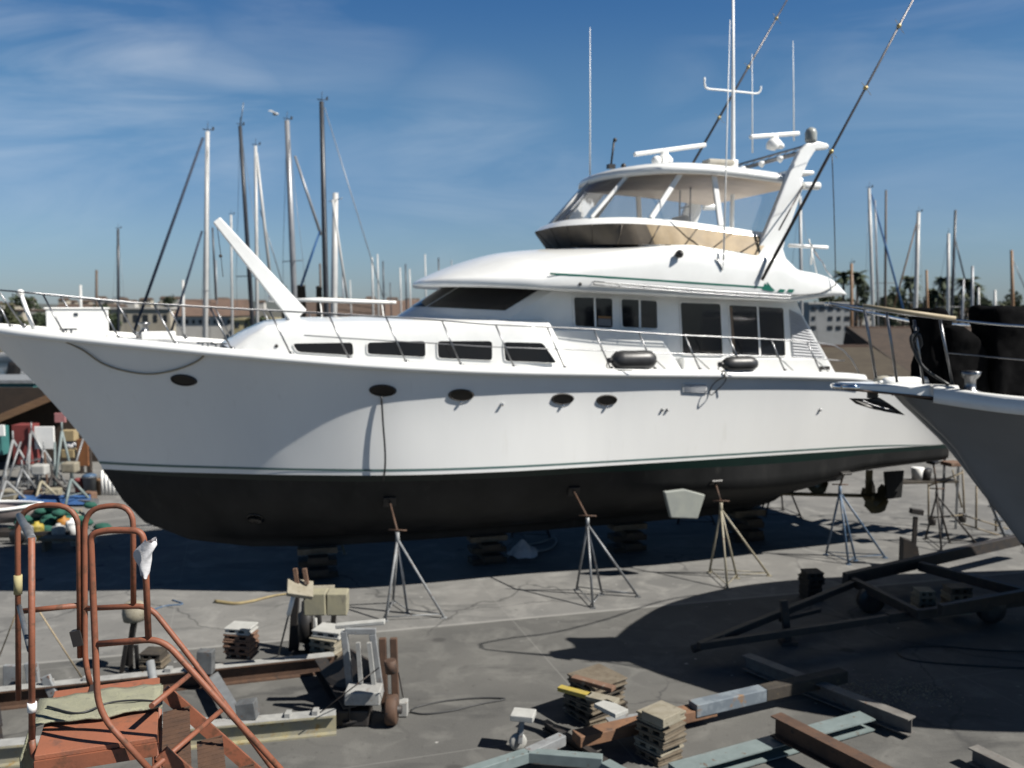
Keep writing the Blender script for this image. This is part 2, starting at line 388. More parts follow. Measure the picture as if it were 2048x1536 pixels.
# ================================================================ THE SETTING
def ground_mat():
    m = bpy.data.materials.new('yard_concrete'); m.use_nodes = True
    n, L = m.node_tree.nodes, m.node_tree.links; b = n['Principled BSDF']
    b.inputs['Roughness'].default_value = 0.85; b.inputs['Specular IOR Level'].default_value = 0.25
    co = n.new('ShaderNodeTexCoord')
    def noise(s, d=6, st=None, dist=0.0, ro=0.6):
        t = n.new('ShaderNodeTexNoise'); t.inputs['Scale'].default_value = s; t.inputs['Detail'].default_value = d
        t.inputs['Distortion'].default_value = dist; t.inputs['Roughness'].default_value = ro
        if st:
            mp = n.new('ShaderNodeMapping'); mp.inputs['Scale'].default_value = st
            L.new(co.outputs['Object'], mp.inputs[0]); L.new(mp.outputs[0], t.inputs['Vector'])
        else: L.new(co.outputs['Object'], t.inputs['Vector'])
        return t.outputs[0]
    def rng(x, lo, hi, a=0.0, c=1.0):
        r = n.new('ShaderNodeMapRange'); r.inputs[1].default_value = lo; r.inputs[2].default_value = hi
        r.inputs[3].default_value = a; r.inputs[4].default_value = c; L.new(x, r.inputs[0]); return r.outputs[0]
    def mix(f, a, c):
        x = n.new('ShaderNodeMix'); x.data_type = 'RGBA'; L.new(f, x.inputs[0])
        if isinstance(a, tuple): x.inputs[6].default_value = (*a, 1)
        else: L.new(a, x.inputs[6])
        x.inputs[7].default_value = (*c, 1); return x.outputs[2]
    c = mix(rng(noise(0.35, 5), 0.38, 0.62), (0.160, 0.157, 0.149), (0.118, 0.117, 0.113))
    c = mix(rng(noise(1.7, 8, None, 0.6), 0.50, 0.72, 0, 0.8), c, (0.225, 0.221, 0.208))
    c = mix(rng(noise(0.9, 7, (0.5, 1.6, 1), 0.4), 0.56, 0.70, 0, 0.8), c, (0.075, 0.075, 0.074))
    c = mix(rng(noise(9, 5), 0.60, 0.74, 0, 0.6), c, (0.068, 0.066, 0.062))
    c = mix(rng(noise(38, 3), 0.55, 0.75, 0, 0.35), c, (0.22, 0.215, 0.2))
    # asphalt on the camera's side of a joint, paler concrete under the yacht
    qa, qb = G(900, 1250), G(1640, 1182); nn = Vector((-(qb.y - qa.y), qb.x - qa.x, 0)).normalized()
    dp = n.new('ShaderNodeVectorMath'); dp.operation = 'DOT_PRODUCT'; dp.inputs[1].default_value = nn; L.new(co.outputs['Object'], dp.inputs[0])
    sh_ = n.new('ShaderNodeMath'); sh_.operation = 'SUBTRACT'; sh_.inputs[1].default_value = nn.dot(qa); L.new(dp.outputs['Value'], sh_.inputs[0])
    def tint(f, a, k):
        x = n.new('ShaderNodeMix'); x.data_type = 'RGBA'; x.blend_type = 'MULTIPLY'; L.new(f, x.inputs[0]); L.new(a, x.inputs[6]); x.inputs[7].default_value = (k, k, k * .99, 1); return x.outputs[2]
    c = tint(rng(sh_.outputs[0], -.06, .03, 1, 0), c, .64)
    br_ = n.new('ShaderNodeVectorMath'); br_.operation = 'SCALE'; br_.inputs[3].default_value = 0.96; L.new(c, br_.inputs[0]); c = br_.outputs[0]
    ln = n.new('ShaderNodeMath'); ln.operation = 'ABSOLUTE'; L.new(sh_.outputs[0], ln.inputs[0])
    c = mix(rng(ln.outputs[0], .015, .05, .5, 0), c, (.27, .265, .25))
    # paint drips, oil spots and hairline cracks
    def voro(sc, feat, dist):
        dn = n.new('ShaderNodeTexNoise'); dn.inputs['Scale'].default_value = 1.1; dn.inputs['Detail'].default_value = 5
        L.new(co.outputs['Object'], dn.inputs['Vector'])
        ad = n.new('ShaderNodeVectorMath'); ad.operation = 'MULTIPLY_ADD'; ad.inputs[1].default_value = (dist, dist, 0)
        L.new(dn.outputs['Color'], ad.inputs[0]); L.new(co.outputs['Object'], ad.inputs[2])
        v = n.new('ShaderNodeTexVoronoi'); v.feature = feat; v.inputs['Scale'].default_value = sc
        L.new(ad.outputs[0], v.inputs['Vector']); return v.outputs['Distance']
    def mul(a, b2):
        x = n.new('ShaderNodeMath'); x.operation = 'MULTIPLY'; L.new(a, x.inputs[0]); L.new(b2, x.inputs[1]); return x.outputs[0]
    c = mix(mul(rng(voro(.32, 'DISTANCE_TO_EDGE', 1.2), 0.0, .010, .75, 0), rng(noise(.25, 2), .48, .56)), c, (0.04, 0.04, 0.04))
    c = mix(mul(rng(voro(1.3, 'F1', .25), .10, .17, .8, 0), rng(noise(.5, 2), .52, .60)), c, (0.045, 0.044, 0.043))
    c = mix(mul(rng(voro(3.1, 'F1', .3), .05, .09, .7, 0), rng(noise(.7, 2), .50, .60)), c, (0.34, 0.335, 0.32))
    c = mix(mul(rng(noise(2.2, 6, (.18, 3.2, 1), .2), .60, .72, 0, .6), rng(noise(.3, 2), .45, .6)), c, (0.07, 0.07, 0.07))
    # construction joints
    br = n.new('ShaderNodeTexBrick'); br.inputs['Scale'].default_value = 1.0
    br.inputs['Mortar Size'].default_value = 0.012; br.inputs['Brick Width'].default_value = 5.2; br.inputs['Row Height'].default_value = 3.9
    br.offset = 0.0
    mp = n.new('ShaderNodeMapping'); mp.inputs['Rotation'].default_value = (0, 0, R(-17)); mp.inputs['Location'].default_value = (1.1, 2.2, 0)
    L.new(co.outputs['Object'], mp.inputs[0]); L.new(mp.outputs[0], br.inputs['Vector'])
    c = mix(rng(br.outputs['Fac'], 0, 1, 0, 0.3), c, (0.2, 0.195, 0.185))
    L.new(c, b.inputs['Base Color'])
    bp = n.new('ShaderNodeBump'); bp.inputs['Strength'].default_value = 0.35; bp.inputs['Distance'].default_value = 0.01
    L.new(noise(45, 5), bp.inputs['Height']); L.new(bp.outputs[0], b.inputs['Normal'])
    return m
g = MB(); g.add([(-70, -40, 0), (90, -40, 0), (90, 33, 0), (5, 33, 0), (-70, 33, 0), (90, 60, 0), (5, 60, 0)], [(0, 1, 2, 3, 4), (3, 2, 5, 6)])
q = [(-70, 33), (5, 33), (5, 60), (90, 60)]
for (xa, ya), (xb, yb) in zip(q[:-1], q[1:]): g.add([(xa, ya, 0), (xb, yb, 0), (xb, yb, -2.5), (xa, ya, -2.5)], [(0, 1, 2, 3)])
tag(g.build('yard_ground', ground_mat()), kind='structure')

WATER = mat('harbour_water', (0.012, 0.030, 0.050), 0.06, c2=(0.018, 0.042, 0.062), scale=0.02, bump=0.9, bscale=1.3)
w = MB(); w.grid([[(x, y, -1.7) for x in (-3000, 3000)] for y in (-60, 5000)], False, True)
tag(w.build('water', WATER), kind='structure')
SHORE = mat('shore_ground', (0.11, 0.10, 0.075), 0.95, c2=(0.07, 0.07, 0.05), scale=0.05)
sh = MB()
sh.grid([[(x, y, z) for x in (-2500, -300, 0, 300, 2500)] for y, z in ((128, -1.75), (130, -0.7), (300, 0.0), (3000, 3))], False, True)
tag(sh.build('far_shore', SHORE), kind='structure')
def hills():
    rows = []
    for j in range(9):
        y = 900 + j * 70; row = []
        for i in range(90):
            x = -1500 + i * 3000 / 89
            e = math.sin(j / 8 * math.pi / 2)
            h = 7 + 8 * (0.5 + 0.5 * math.sin(x * 0.0043 + 1.1)) + 4 * math.sin(x * 0.013 + j) + 1.5 * math.sin(x * 0.041 + j * 2)
            row.append((x, y, max(0.5, h * e * (1 if x < 0 else max(.35, 1 - x / 260)))))
        rows.append(row)
    return rows
HILL = mat('hill_cover', (0.07, 0.085, 0.075), 0.95, c2=(0.095, 0.10, 0.09), scale=0.03, lo=0.4, hi=0.6, c3=(0.17, 0.165, 0.155), scale3=0.12, lo3=0.66, hi3=0.72)
tag(MB().grid(hills(), True, True).build('hills', HILL), kind='structure')
# ================================================================ THE YACHT
yacht = empty('motor_yacht', W(0, 0, 0), TH, 'big white motor yacht with green boot stripe propped up on keel blocks in the yard', 'yacht')
YM = Matrix(((1, 0, 0), (0, -1, 0), (0, 0, 1)))          # (s, t, z) -> the empty's x, y, z
def Y(p): return Vector((p[0], -p[1], p[2]))
class YB(MB):                                            # builds in (s, t, z)
    def build(self, name, m, parent=None, **k):
        self.v = [(p[0], -p[1], p[2]) for p in self.v]; self.f = [q[::-1] for q in self.f]
        return MB.build(self, name, m, parent or yacht, **k)
sW = [0, .47, 1.1, 2.0, 3.2, 4.8, 6.5, 8.5, 10.5, 12.5, 13.8, 14.5, 15.2, 15.7, 16.1]
tW = [0, .29, .63, 1.04, 1.55, 2.06, 2.26, 2.25, 2.19, 2.11, 2.06, 2.04, 2.02, 2.0, 1.97]
sS = [-1.80, -1.36, -.62, .5, 2.2, 4.2, 6.2, 8.4, 10.5, 12.5, 13.8, 14.5, 15.2, 15.7, 16.07]
tS = [0, .44, .86, 1.32, 1.86, 2.27, 2.44, 2.45, 2.40, 2.32, 2.26, 2.22, 2.15, 2.08, 2.01]
zS = [4.66, 4.61, 4.53, 4.42, 4.25, 4.07, 3.94, 3.85, 3.78, 3.70, 3.60, 3.34, 2.83, 2.46, 2.26]
NK = len(sW) - 1; ZW = 2.2
def hull(u, v):
    a, b, c, d, e = cr(sW, u), cr(tW, u), cr(sS, u), cr(tS, u), cr(zS, u)
    k = max(0.0, 1 - u / 6.0)                            # 1 at the bow
    pw = interp([0, 1.5, 3, 4.5, 6], [1.5, 1.6, 2.0, 3.0, 4.5], u); kk = interp([5.4, 6.3, 7.4, 9.0, 12, 13], [1, .7, .30, .12, .08, 0], u)
    g = lerp(v, v ** pw, kk)                             # near-vertical topsides flaring out under the sheer
    z = lerp(ZW, e, v)
    return Vector((lerp(a, c, lerp(v, v ** 1.22, k)), max(0, lerp(b, d, g)), z))
NU = 140
us = [NK * (i / NU) ** 1.15 for i in range(NU + 1)]
NV = 34
def both(fn): return [[fn(u, j) for u in us] for j in range(NV + 1)]
t = YB()
rows = [[hull(u, j / NV) for u in us] for j in range(NV + 1)]
t.grid(rows, True, False)
t.grid([[Vector((p.x, -p.y, p.z)) for p in r] for r in rows], True, True)
hull_ob = t.build('hull', TOPS)
# below the waterline
zk_s = [0, .3, .65, 1.38, 2.41, 3.65, 5.7, 7.1, 10.4, 12.3, 13.2, 14.0, 16.2]
zk_z = [2.2, 1.64, 1.22, .86, .66, .58, .56, .56, .58, .62, .80, 1.22, 1.42]
def bottom(u, w):                                        # w 0 at the waterline, 1 at the keel
    a, b = cr(sW, u), max(0, cr(tW, u)); zk = interp(zk_s, zk_z, a)
    full = min(1, max(0, (a - 1) / 3.0)); aft = min(1, max(0, (a - 8) / 3.2))
    ws = [0, .06, .30, .5, .68, .85, .95, 1]
    fore_t = [1, .975, .84, .64, .42, .18, .07, .03]; mid_t = [1, .975, .84, .70, .50, .28, .08, .06]; aft_t = [1, 1.0, .99, .90, .64, .30, .07, .06]
    fz = [0, .06, .28, .46, .64, .83, .95, 1]; mz = [0, .07, .32, .52, .68, .82, .86, 1]; az = [0, .10, .36, .46, .62, .80, .84, 1]
    tt = lerp(lerp(interp(ws, fore_t, w), interp(ws, mid_t, w), full), interp(ws, aft_t, w), aft); hz = lerp(lerp(interp(ws, fz, w), interp(ws, mz, w), full), interp(ws, az, w), aft)
    return Vector((a, b * tt, lerp(ZW, zk, hz)))
t = YB(); ws = [0.06, .12, .2, .3, .4, .5, .6, .68, .76, .85, .92, .95, .98, 1]
rows = [[bottom(u, w) for u in us] for w in ws]
t.grid(rows, True, True); t.grid([[Vector((p.x, -p.y, p.z)) for p in r] for r in rows], True, False)
# stern closing plate below and above
t.add([bottom(NK, w) for w in ws] + [Vector((p.x, -p.y, p.z)) for p in [bottom(NK, w) for w in ws]][::-1], [tuple(range(2 * len(ws)))])
t.build('bottom', ANTIF)
t = YB(); rows = [[bottom(u, w) for u in us] for w in (0, .03, .06)]
t.grid(rows, True, True); t.grid([[Vector((p.x, -p.y, p.z)) for p in r] for r in rows], True, False)
t.add([rows[0][-1], rows[2][-1], Vector((rows[2][-1].x, -rows[2][-1].y, rows[2][-1].z)), Vector((rows[0][-1].x, -rows[0][-1].y, rows[0][-1].z))], [(0, 1, 2, 3)])
t.build('boot_stripe', BOOT)
t = YB()
for sg in (1, -1):
    r = []
    for v in (0.038, 0.056):
        r.append([Vector((p.x - (0.004 if i < 8 else 0), (p.y + 0.006) * sg, p.z)) for i, p in enumerate([hull(u, v) for u in us])])
    t.grid(r, True, sg < 0)
t.build('pin_stripe', PIN)
# rub rail and toe rail cap along the sheer
def sheer(u): return hull(u, 1)
uu = [u for u in us if u <= 10.02]
t = YB()
for sg in (1, -1):
    prof = [(0.0, -0.075), (0.075, -0.06), (0.095, -0.02), (0.075, 0.03), (0.02, 0.075), (-0.06, 0.08), (-0.08, 0.0)]
    rows = []
    for dt, dz in prof:
        r = []
        for u in uu:
            p = sheer(u); k = min(1, u / 0.6); r.append(Vector((p.x - dt * (1 - k), max(0.0, p.y + dt * lerp(0.35, 1, k)) * sg, p.z + dz)))
        rows.append(r)
    t.grid(rows, True, sg > 0)
t.build('rub_rail', GEL)
# deck
t = YB(); rows = []
for j in range(9):
    f = -1 + j / 4; rows.append([Vector((sheer(u).x, sheer(u).y * f * 0.985, sheer(u).z + 0.005 + 0.02 * (1 - f * f))) for u in us])
t.grid(rows, True, True)
t.build('deck', NONSKID)

# ---- trunk cabin on the foredeck
TA, TB = 1.20, 0.10
def TK(x, y, o=0.0): return BP(x, y, TA + o, TB)
t = YB()
def trunk_sec(s):
    hw = TA + TB * s; top = interp([2.0, 2.35, 2.75, 3.4, 7.9], [4.29, 4.50, 4.68, 4.73, 4.76], s)
    base = interp([2.0, 7.9], [4.20, 3.80], s)
    return [Vector((s, hw, base)), Vector((s, hw, lerp(base, top, .55))), Vector((s, hw - .01, top - .10)), Vector((s, hw - .05, top - .03)), Vector((s, hw - .14, top)),
            Vector((s, hw * .5, top + .05)), Vector((s, 0, top + .07))]
ss = [2.0, 2.2, 2.35, 2.55, 2.75, 3.0, 3.4, 4.2, 5, 6, 7, 7.45, 7.452]
rows = []
for s_ in ss:
    h = trunk_sec(s_)
    if s_ < 2.76:
        k = (2.75 - s_) / .75; h = [Vector((p.x + 0.25 * (p.y / 1.5) ** 2 * k, p.y, p.z)) for p in h]
    if s_ > 7.4:
        h = [Vector((p.x + 0.50 * (4.76 - p.z), p.y if s_ < 7.451 else min(p.y, 1.6), p.z)) for p in h]
    rows.append(h + [Vector((p.x, -p.y, p.z)) for p in h[-2::-1]])
t.grid(rows, True, False)
t.build('trunk_cabin', GEL, bevel=.0)
def pane_poly(px, a, b, r, off):                          # rounded polygon on plane t=a+b s
    P = [BP(x, y, a + off, b) for x, y in px]; n = len(P); out = []
    for i in range(n):
        p, q, w_ = P[i - 1], P[i], P[(i + 1) % n]; A = (p - q); Bv = (w_ - q)
        rr = min(r, A.length * .4, Bv.length * .4); A = q + A.normalized() * rr; Bv = q + Bv.normalized() * rr
        for k in range(5):
            tt = k / 4; out.append(A * (1 - tt) ** 2 + q * 2 * tt * (1 - tt) + Bv * tt * tt)
    return out
def ring_frame(poly, w_, th):
    c = sum(poly, Vector()) / len(poly); n = len(poly)
    outer = [p + (p - c).normalized() * w_ for p in poly]; t = YB()
    o = Vector((0, th, 0))
    vs = poly + outer + [p + o for p in poly] + [p + o for p in outer]; fs = []
    for i in range(n):
        j = (i + 1) % n
        fs += [(2 * n + i, 2 * n + j, 3 * n + j, 3 * n + i), (n + i, n + j, 3 * n + j, 3 * n + i)[::-1], (i, j, 2 * n + j, 2 * n + i)]
    t.add(vs, [f[::-1] for f in fs]); return t
for px in ([(585, 687), (705, 685), (707, 711), (595, 704)], [(735, 685), (850, 682), (851, 714), (735, 708)],
           [(875, 682), (984, 682), (984, 721), (876, 716)], [(1007, 684), (1085, 686), (1113, 726), (1010, 722)]):
    for sg in (1, -1):
        P = pane_poly(px, TA, TB, .06, .004)
        fr = ring_frame(P, .018, .012)
        if sg < 0:
            fr.v = [(p[0], -p[1], p[2]) for p in fr.v]; fr.f = [q[::-1] for q in fr.f]; P = [Vector((p.x, -p.y, p.z)) for p in P]
        f = fr.build('cabin_window', WHITEP)
        YB().prism(P if sg < 0 else P[::-1], (0, .006 * sg, 0)).build('pane', TINT, f)

# ---- saloon
SA = 1.64
t = YB()
poly = [BP(x, y, SA) for x, y in ((985, 657), (1108, 580), (1150, 568), (1590, 596), (1604, 628), (1672, 748))]
fl = [p.copy() for p in poly]
bot = BP(985, 657, SA); low = [Vector((poly[-1].x + .02, SA, 3.62)), Vector((poly[0].x, SA, 3.75))]
ring = poly + low
n = len(ring)
t.add(ring + [Vector((p.x, -p.y, p.z)) for p in ring],
      [tuple(range(n))[::-1], tuple(range(n, 2 * n))] + [(i, (i + 1) % n, n + (i + 1) % n, n + i) for i in range(n) if i not in (0, n - 1)])
sal = t.build('saloon', GEL)
# windscreen, curved in plan, two mullions
def wsc(f, v):
    e = abs(f) ** 2.2
    b_ = Vector((lerp(5.02, poly[0].x, e), f * SA, lerp(4.74, poly[0].z, e))); tp = Vector((lerp(6.05, poly[1].x + .12, e), f * SA, lerp(5.36, poly[1].z + .05, e)))
    p = b_.lerp(tp, v); return p
t = YB(); t.grid([[wsc(-1 + 2 * i / 24, v) for i in range(25)] for v in (-0.25, 0, .33, .66, 1.1)], True, True)
scr = t.build('windscreen', GEL)
for a_, b_ in ((-.93, -.36), (-.33, .33), (.36, .93)):
    t = YB(); nrm = Vector((-.52, 0, .86)) * .012
    t.grid([[wsc(lerp(a_, b_, i / 8), v) + nrm for i in range(9)] for v in (.40, .6, .8, .99)], True, True)
    t.build('pane', TINT, scr)
# lower house side panel (stands proud) and its slanted end
for sg in (1, -1):
    t = YB(); A2 = 1.80
    P = [BP(x, y, A2) for x, y in ((985, 668), (992, 660), (1311, 659), (1366, 741))] + [Vector((BP(1366, 741, A2).x, A2, 3.7)), Vector((BP(985, 660, A2).x, A2, 3.7))]
    P = [Vector((p.x, p.y * sg, p.z)) for p in P]
    t.prism(P if sg < 0 else P[::-1], (0, -.30 * sg, 0)) if False else t.prism(P[::-1] if sg > 0 else P, (0, -.30 * sg, 0))
    t.build('house_side', GEL, bevel=.025)
    t = YB(); P = [BP(x, y, A2) for x, y in ((1366, 716), (1652, 717), (1668, 745))] + [Vector((BP(1668, 745, A2).x, A2, 3.6)), Vector((BP(1366, 741, A2).x + .004, A2, 3.6))]
    P = [Vector((p.x, p.y * sg, p.z)) for p in P]
    t.prism(P[::-1] if sg > 0 else P, (0, -.30 * sg, 0)); t.build('side_coaming', GEL, bevel=.02)
def salon_window(px, mull, parts=True):
    for sg in (1, -1):
        P = pane_poly(px, SA, 0, .05, .004); fr = ring_frame(P, .028, .02)
        if mull:
            a = BP(mull[0], mull[1], SA + .012); b = BP(mull[2], mull[3], SA + .012); fr.beam(a, b, .035, .016, up=(0, 1, 0))
        if sg < 0:
            fr.v = [(p[0], -p[1], p[2]) for p in fr.v]; fr.f = [q[::-1] for q in fr.f]; P = [Vector((p.x, -p.y, p.z)) for p in P]
        f = fr.build('saloon_window', WHITEP)
        YB().prism(P if sg < 0 else P[::-1], (0, .006 * sg, 0)).build('pane', TINT, f)
salon_window([(1147, 594), (1224, 597), (1225, 656), (1150, 652)], (1189, 596, 1191, 653))
salon_window([(1242, 598), (1313, 602), (1314, 657), (1244, 654)], (1279, 600, 1280, 655))
salon_window([(1360, 605), (1440, 608), (1445, 711), (1365, 708)], None)
salon_window([(1457, 610), (1566, 616), (1570, 712), (1464, 710)], (1515, 613, 1520, 711))
# curtain glimpsed behind two of the panes, and an orange sill in the open one
t = YB(); P = [BP(x, y, SA + .013) for x, y in ((1196, 632), (1222, 633), (1222, 637), (1196, 636))]
t.prism(P[::-1], (0, .004, 0)).build('window_ledge', mat('orange_trim', (.36, .17, .04), .5, c2=(.3, .14, .04), scale=4))
t = YB(); P = [BP(x, y, SA + .013) for x, y in ((1196, 637), (1222, 638), (1223, 653), (1196, 651))]
t.prism(P[::-1], (0, .003, 0)).build('blind', mat('grey_blind', (.22, .23, .24), .7, c2=(.18, .18, .19), scale=4))
t = YB(); P = [BP(x, y, SA + .012) for x, y in ((1459, 614), (1464, 614), (1470, 700), (1465, 700))]
t.prism(P[::-1], (0, .003, 0)).build('curtain_edge', mat('wood_trim', (.30, .20, .12), .6, c2=(.24, .16, .1), scale=4))
# louvred vent panel
LOU = mat('louvre_grey', (.50, .51, .53), .5, c2=(.44, .45, .47), scale=4)
for sg in (1, -1):
    t = YB(); P = [BP(x, y, SA + .004) for x, y in ((1578, 618), (1601, 630), (1650, 716), (1584, 713))]
    P = [Vector((p.x, p.y * sg, p.z)) for p in P]
    t.prism(P[::-1] if sg > 0 else P, (0, .01 * sg, 0)); L_ = t.build('louvre_panel', LOU)
    t = YB()
    for k in range(15):
        f = (k + .7) / 15.6; a = P[0].lerp(P[3], f); b = P[1].lerp(P[2], f)
        a = a + (b - a) * .04; b = b + (a - b) * .05
        t.beam(a + Vector((0, .014 * sg, 0)), b + Vector((0, .014 * sg, 0)), .030, .012, up=(0, .75 * sg, .66))
    t.build('slat', LOU, L_)

# ---- flybridge body with brow
fs_ = [5.46, 5.50, 5.58, 5.75, 6.0, 6.4, 6.9, 7.33, 7.8, 8.5, 9.3, 9.93, 10.4, 11.3, 11.9, 12.1, 12.3, 12.7, 13.1, 13.48]
ft = [0.02, .34, .66, 1.02, 1.34, 1.70, 2.0, 2.17, 2.24, 2.28, 2.29, 2.29, 2.29, 2.28, 2.26, 2.25, 2.24, 2.2, 2.13, 2.02]
fzb = [5.385, 5.36, 5.345, 5.335, 5.33, 5.32, 5.30, 5.275, 5.25, 5.215, 5.18, 5.15, 5.13, 5.10, 5.08, 5.075, 5.09, 5.14, 5.18, 5.215]
fzt = [5.40, 5.43, 5.455, 5.48, 5.50, 5.51, 5.52, 5.53, 5.69, 5.84, 5.995, 6.07, 6.03, 5.91, 5.90, 5.80, 5.66, 5.60, 5.50, 5.24]
fzc = [5.405, 5.45, 5.50, 5.58, 5.69, 5.83, 5.97, 6.04, 6.08, 6.12, 6.14, 6.13, 6.06, 5.90, 5.72, 5.62, 5.55, 5.50, 5.44, 5.235]
def fly(i, k):                                           # profile around half section
    s_, tt, zb, zt, zc_ = fs_[i], ft[i], fzb[i], fzt[i], fzc[i]
    q = min(1, max(0, (s_ - 6.6) / 1.2)); ins = min(.10, tt * .3)
    pts = [(0, zb + .02), (tt * .62, zb + .015), (max(0, tt - ins), zb), (tt - ins * .25, zb + (zt - zb) * .06), (tt, zb + (zt - zb) * .28), (tt - .005, lerp(zb, zt, .62)),
           (tt - lerp(.05, .02, q) * min(1, tt), zt - (zt - zb) * .08), (max(0, tt - min(.09, tt * .2)), zt + .012 * q)]
    for f in (.80, .55, .28, 0):
        pts.append((tt * f, lerp(zt, zc_, 1 - f ** lerp(1.6, 2.4, q))))
    return Vector((s_, pts[k][0], pts[k][1]))
def dens(fn, nk, n_per):                                 # dense catmull along i
    rows = []
    N = len(fs_) - 1
    for i in range(N * n_per + 1):
        x = i / n_per; r = []
        for k in range(nk):
            r.append(Vector([cr([fn(j, k)[d] for j in range(N + 1)], x) for d in range(3)]))
        rows.append(r)
    return rows
half = dens(fly, 12, 4)
half = [[Vector((p.x, max(0, p.y), p.z)) for p in r] for r in half]
rows = [r + [Vector((p.x, -p.y, p.z)) for p in r[-2::-1]] for r in half]
t = YB(); t.grid(rows, True, False)
e = rows[-1]; t.add(e, [tuple(range(len(e)))])
fb = t.build('flybridge', GEL)
def fly_t(s_): return interp(fs_, ft, s_)
# green stripe, dashes and zigzag mark on the side
def strip(pts, w_, off=.004, up=None):                    # band on the flybridge side from (s,z) points
    rr = []
    for s_, z_, h_ in pts: rr.append((Vector((s_, fly_t(s_) + off, z_ - h_ / 2)), Vector((s_, fly_t(s_) + off, z_ + h_ / 2))))
    t = YB(); t.grid([[a for a, b in rr], [b for a, b in rr]], False, True); return t
def FS(x, y): p = BP(x, y, 2.285); return p.x, p.z
a = FS(1104, 547); b = FS(1541, 576)
pts = [(lerp(a[0], b[0], f), lerp(a[1], b[1], f), .034) for f in [i / 12 for i in range(13)]]
strip(pts, 0).build('side_stripe', STRIPE)
t = YB()
def flat_poly(px, off=.006):
    P = [BP(x, y, 2.28) for x, y in px]; P = [Vector((p.x, fly_t(p.x) + off, p.z)) for p in P]; return P
t.add(flat_poly([(1524, 579), (1530, 566), (1535, 572), (1534, 563), (1544, 575), (1550, 580), (1548, 583), (1536, 582)]), [tuple(range(8))[::-1]])
for x in (1556, 1575): t.add(flat_poly([(x + 4, 578), (x + 16, 579), (x + 12, 585), (x, 584)]), [(3, 2, 1, 0)])
t.build('zigzag_mark', STRIPE)
# grab rail along the side
t = YB(); q = []
for s_, z_ in [FS(1187, 563), FS(1300, 572), FS(1430, 582), FS(1560, 590), FS(1584, 591)]: q.append(Vector((s_, fly_t(s_) + .05, z_)))
t.tube(spline(q, 5), .011, 6)
for i in range(9):
    k = q[0].lerp(q[3], i / 8); k.y = fly_t(k.x); t.tube([k, k + Vector((0, .05, 0)), k + Vector((0, .05, -.06))], .008, 5)
q2 = [p + Vector((0, 0, -.055)) for p in q]
t.tube(spline(q2, 5), .009, 6)
t.tube([q[0], q2[0]], .01, 5)
t.build('side_grab_rail', DULLST)
t = YB(); t.lathe(Vector((FS(1162, 568)[0], fly_t(7.9) - .01, FS(1162, 568)[1])), [(.03, 0), (.03, .02), (.018, .025)], 12, M=Matrix.Rotation(R(-90), 3, 'X')).build('through_fitting', BLACKP)
c0 = BP(1357, 508, 2.29)
t = YB(); t.lathe((c0.x, 2.27, c0.z), [(.055, 0), (.05, .05), (.075, .07), (.02, .14)], 12, M=Matrix.Rotation(R(-90), 3, 'X')).build('horn', BLACKP)

# ---- windscreen enclosure, hardtop
sill = spline([(8.22, 0, 6.62), (8.30, .62, 6.62), (8.62, 1.18, 6.61), (9.2, 1.55, 6.60), (10.1, 1.70, 6.55), (11.0, 1.74, 6.46), (11.95, 1.76, 6.36)], 8)
topc = spline([(8.95, 0, 7.40), (9.03, .60, 7.40), (9.32, 1.10, 7.41), (9.85, 1.45, 7.43), (10.55, 1.62, 7.42), (11.3, 1.66, 7.36), (12.25, 1.68, 7.26)], 8)
lowc = spline([(8.28, 0, 6.12), (8.36, .70, 6.12), (8.66, 1.32, 6.12), (9.2, 1.78, 6.10), (10.0, 2.02, 6.09), (10.7, 2.10, 6.02), (11.45, 2.12, 5.92)], 8)
capc = spline([(7.98, 0, 6.47), (8.06, .66, 6.48), (8.42, 1.27, 6.48), (9.05, 1.66, 6.48), (10.0, 1.80, 6.44), (10.95, 1.83, 6.36), (11.85, 1.85, 6.27)], 8)
def mir(c): return [Vector((p.x, -p.y, p.z)) for p in c]
def full(c): return mir(c)[::-1] + c[1:]
NP = len(sill)
enc = YB(); enc.grid([full(capc), full([a.lerp(b, .5) + Vector((-.01, .01, .02)) for a, b in zip(capc, sill)]), full(sill)], True, True)
en = enc.build('windscreen_sill', GEL)
# lower band: dark forward, tan weather cloth aft
for lo_, hi_, m_, nm in ((0, 27, TANDK, 'forward_weather_cloth'), (27, NP - 1, TAN, 'weather_cloth')):
    for sg in (1, -1):
        A = [Vector((p.x, p.y * sg, p.z)) for p in lowc[lo_:hi_ + 1]]; Bq = [Vector((p.x, p.y * sg, p.z)) for p in capc[lo_:hi_ + 1]]
        t = YB(); t.grid([A, [a.lerp(b, .5) + Vector((0, .012 * math.sin(k * 1.9), 0)) for k, (a, b) in enumerate(zip(A, Bq))], Bq], True, sg < 0); t.build(nm, m_)
for i in range(2, NP - 2, 6):
    for m_ in (1, -1):
        a, b = lowc[i], capc[min(NP - 1, i + 3)]; t = YB()
        t.tube([Vector((a.x, a.y * m_ * 1.012, a.z)), Vector((b.x, b.y * m_ * 1.012, b.z))], .012, 5)
        t.build('cloth_seam', TANDK)
def at_x(curve, x):                                       # place along a curve seen at column x of the survey
    best = min(((abs(proj(W(*curve[i].lerp(curve[i + 1], f / 10)))[0] - x), i + f / 10) for i in range(len(curve) - 1) for f in range(10)))
    return best[1]
def on(curve, x): i = min(int(x), len(curve) - 2); return curve[i].lerp(curve[i + 1], x - i)
posts = [(0.0, 0.0)] + [(at_x(sill, b), at_x(topc, a_)) for a_, b in ((1254, 1183), (1361, 1302), (1428, 1442))] + [(NP - 1.0, NP - 1.0)]
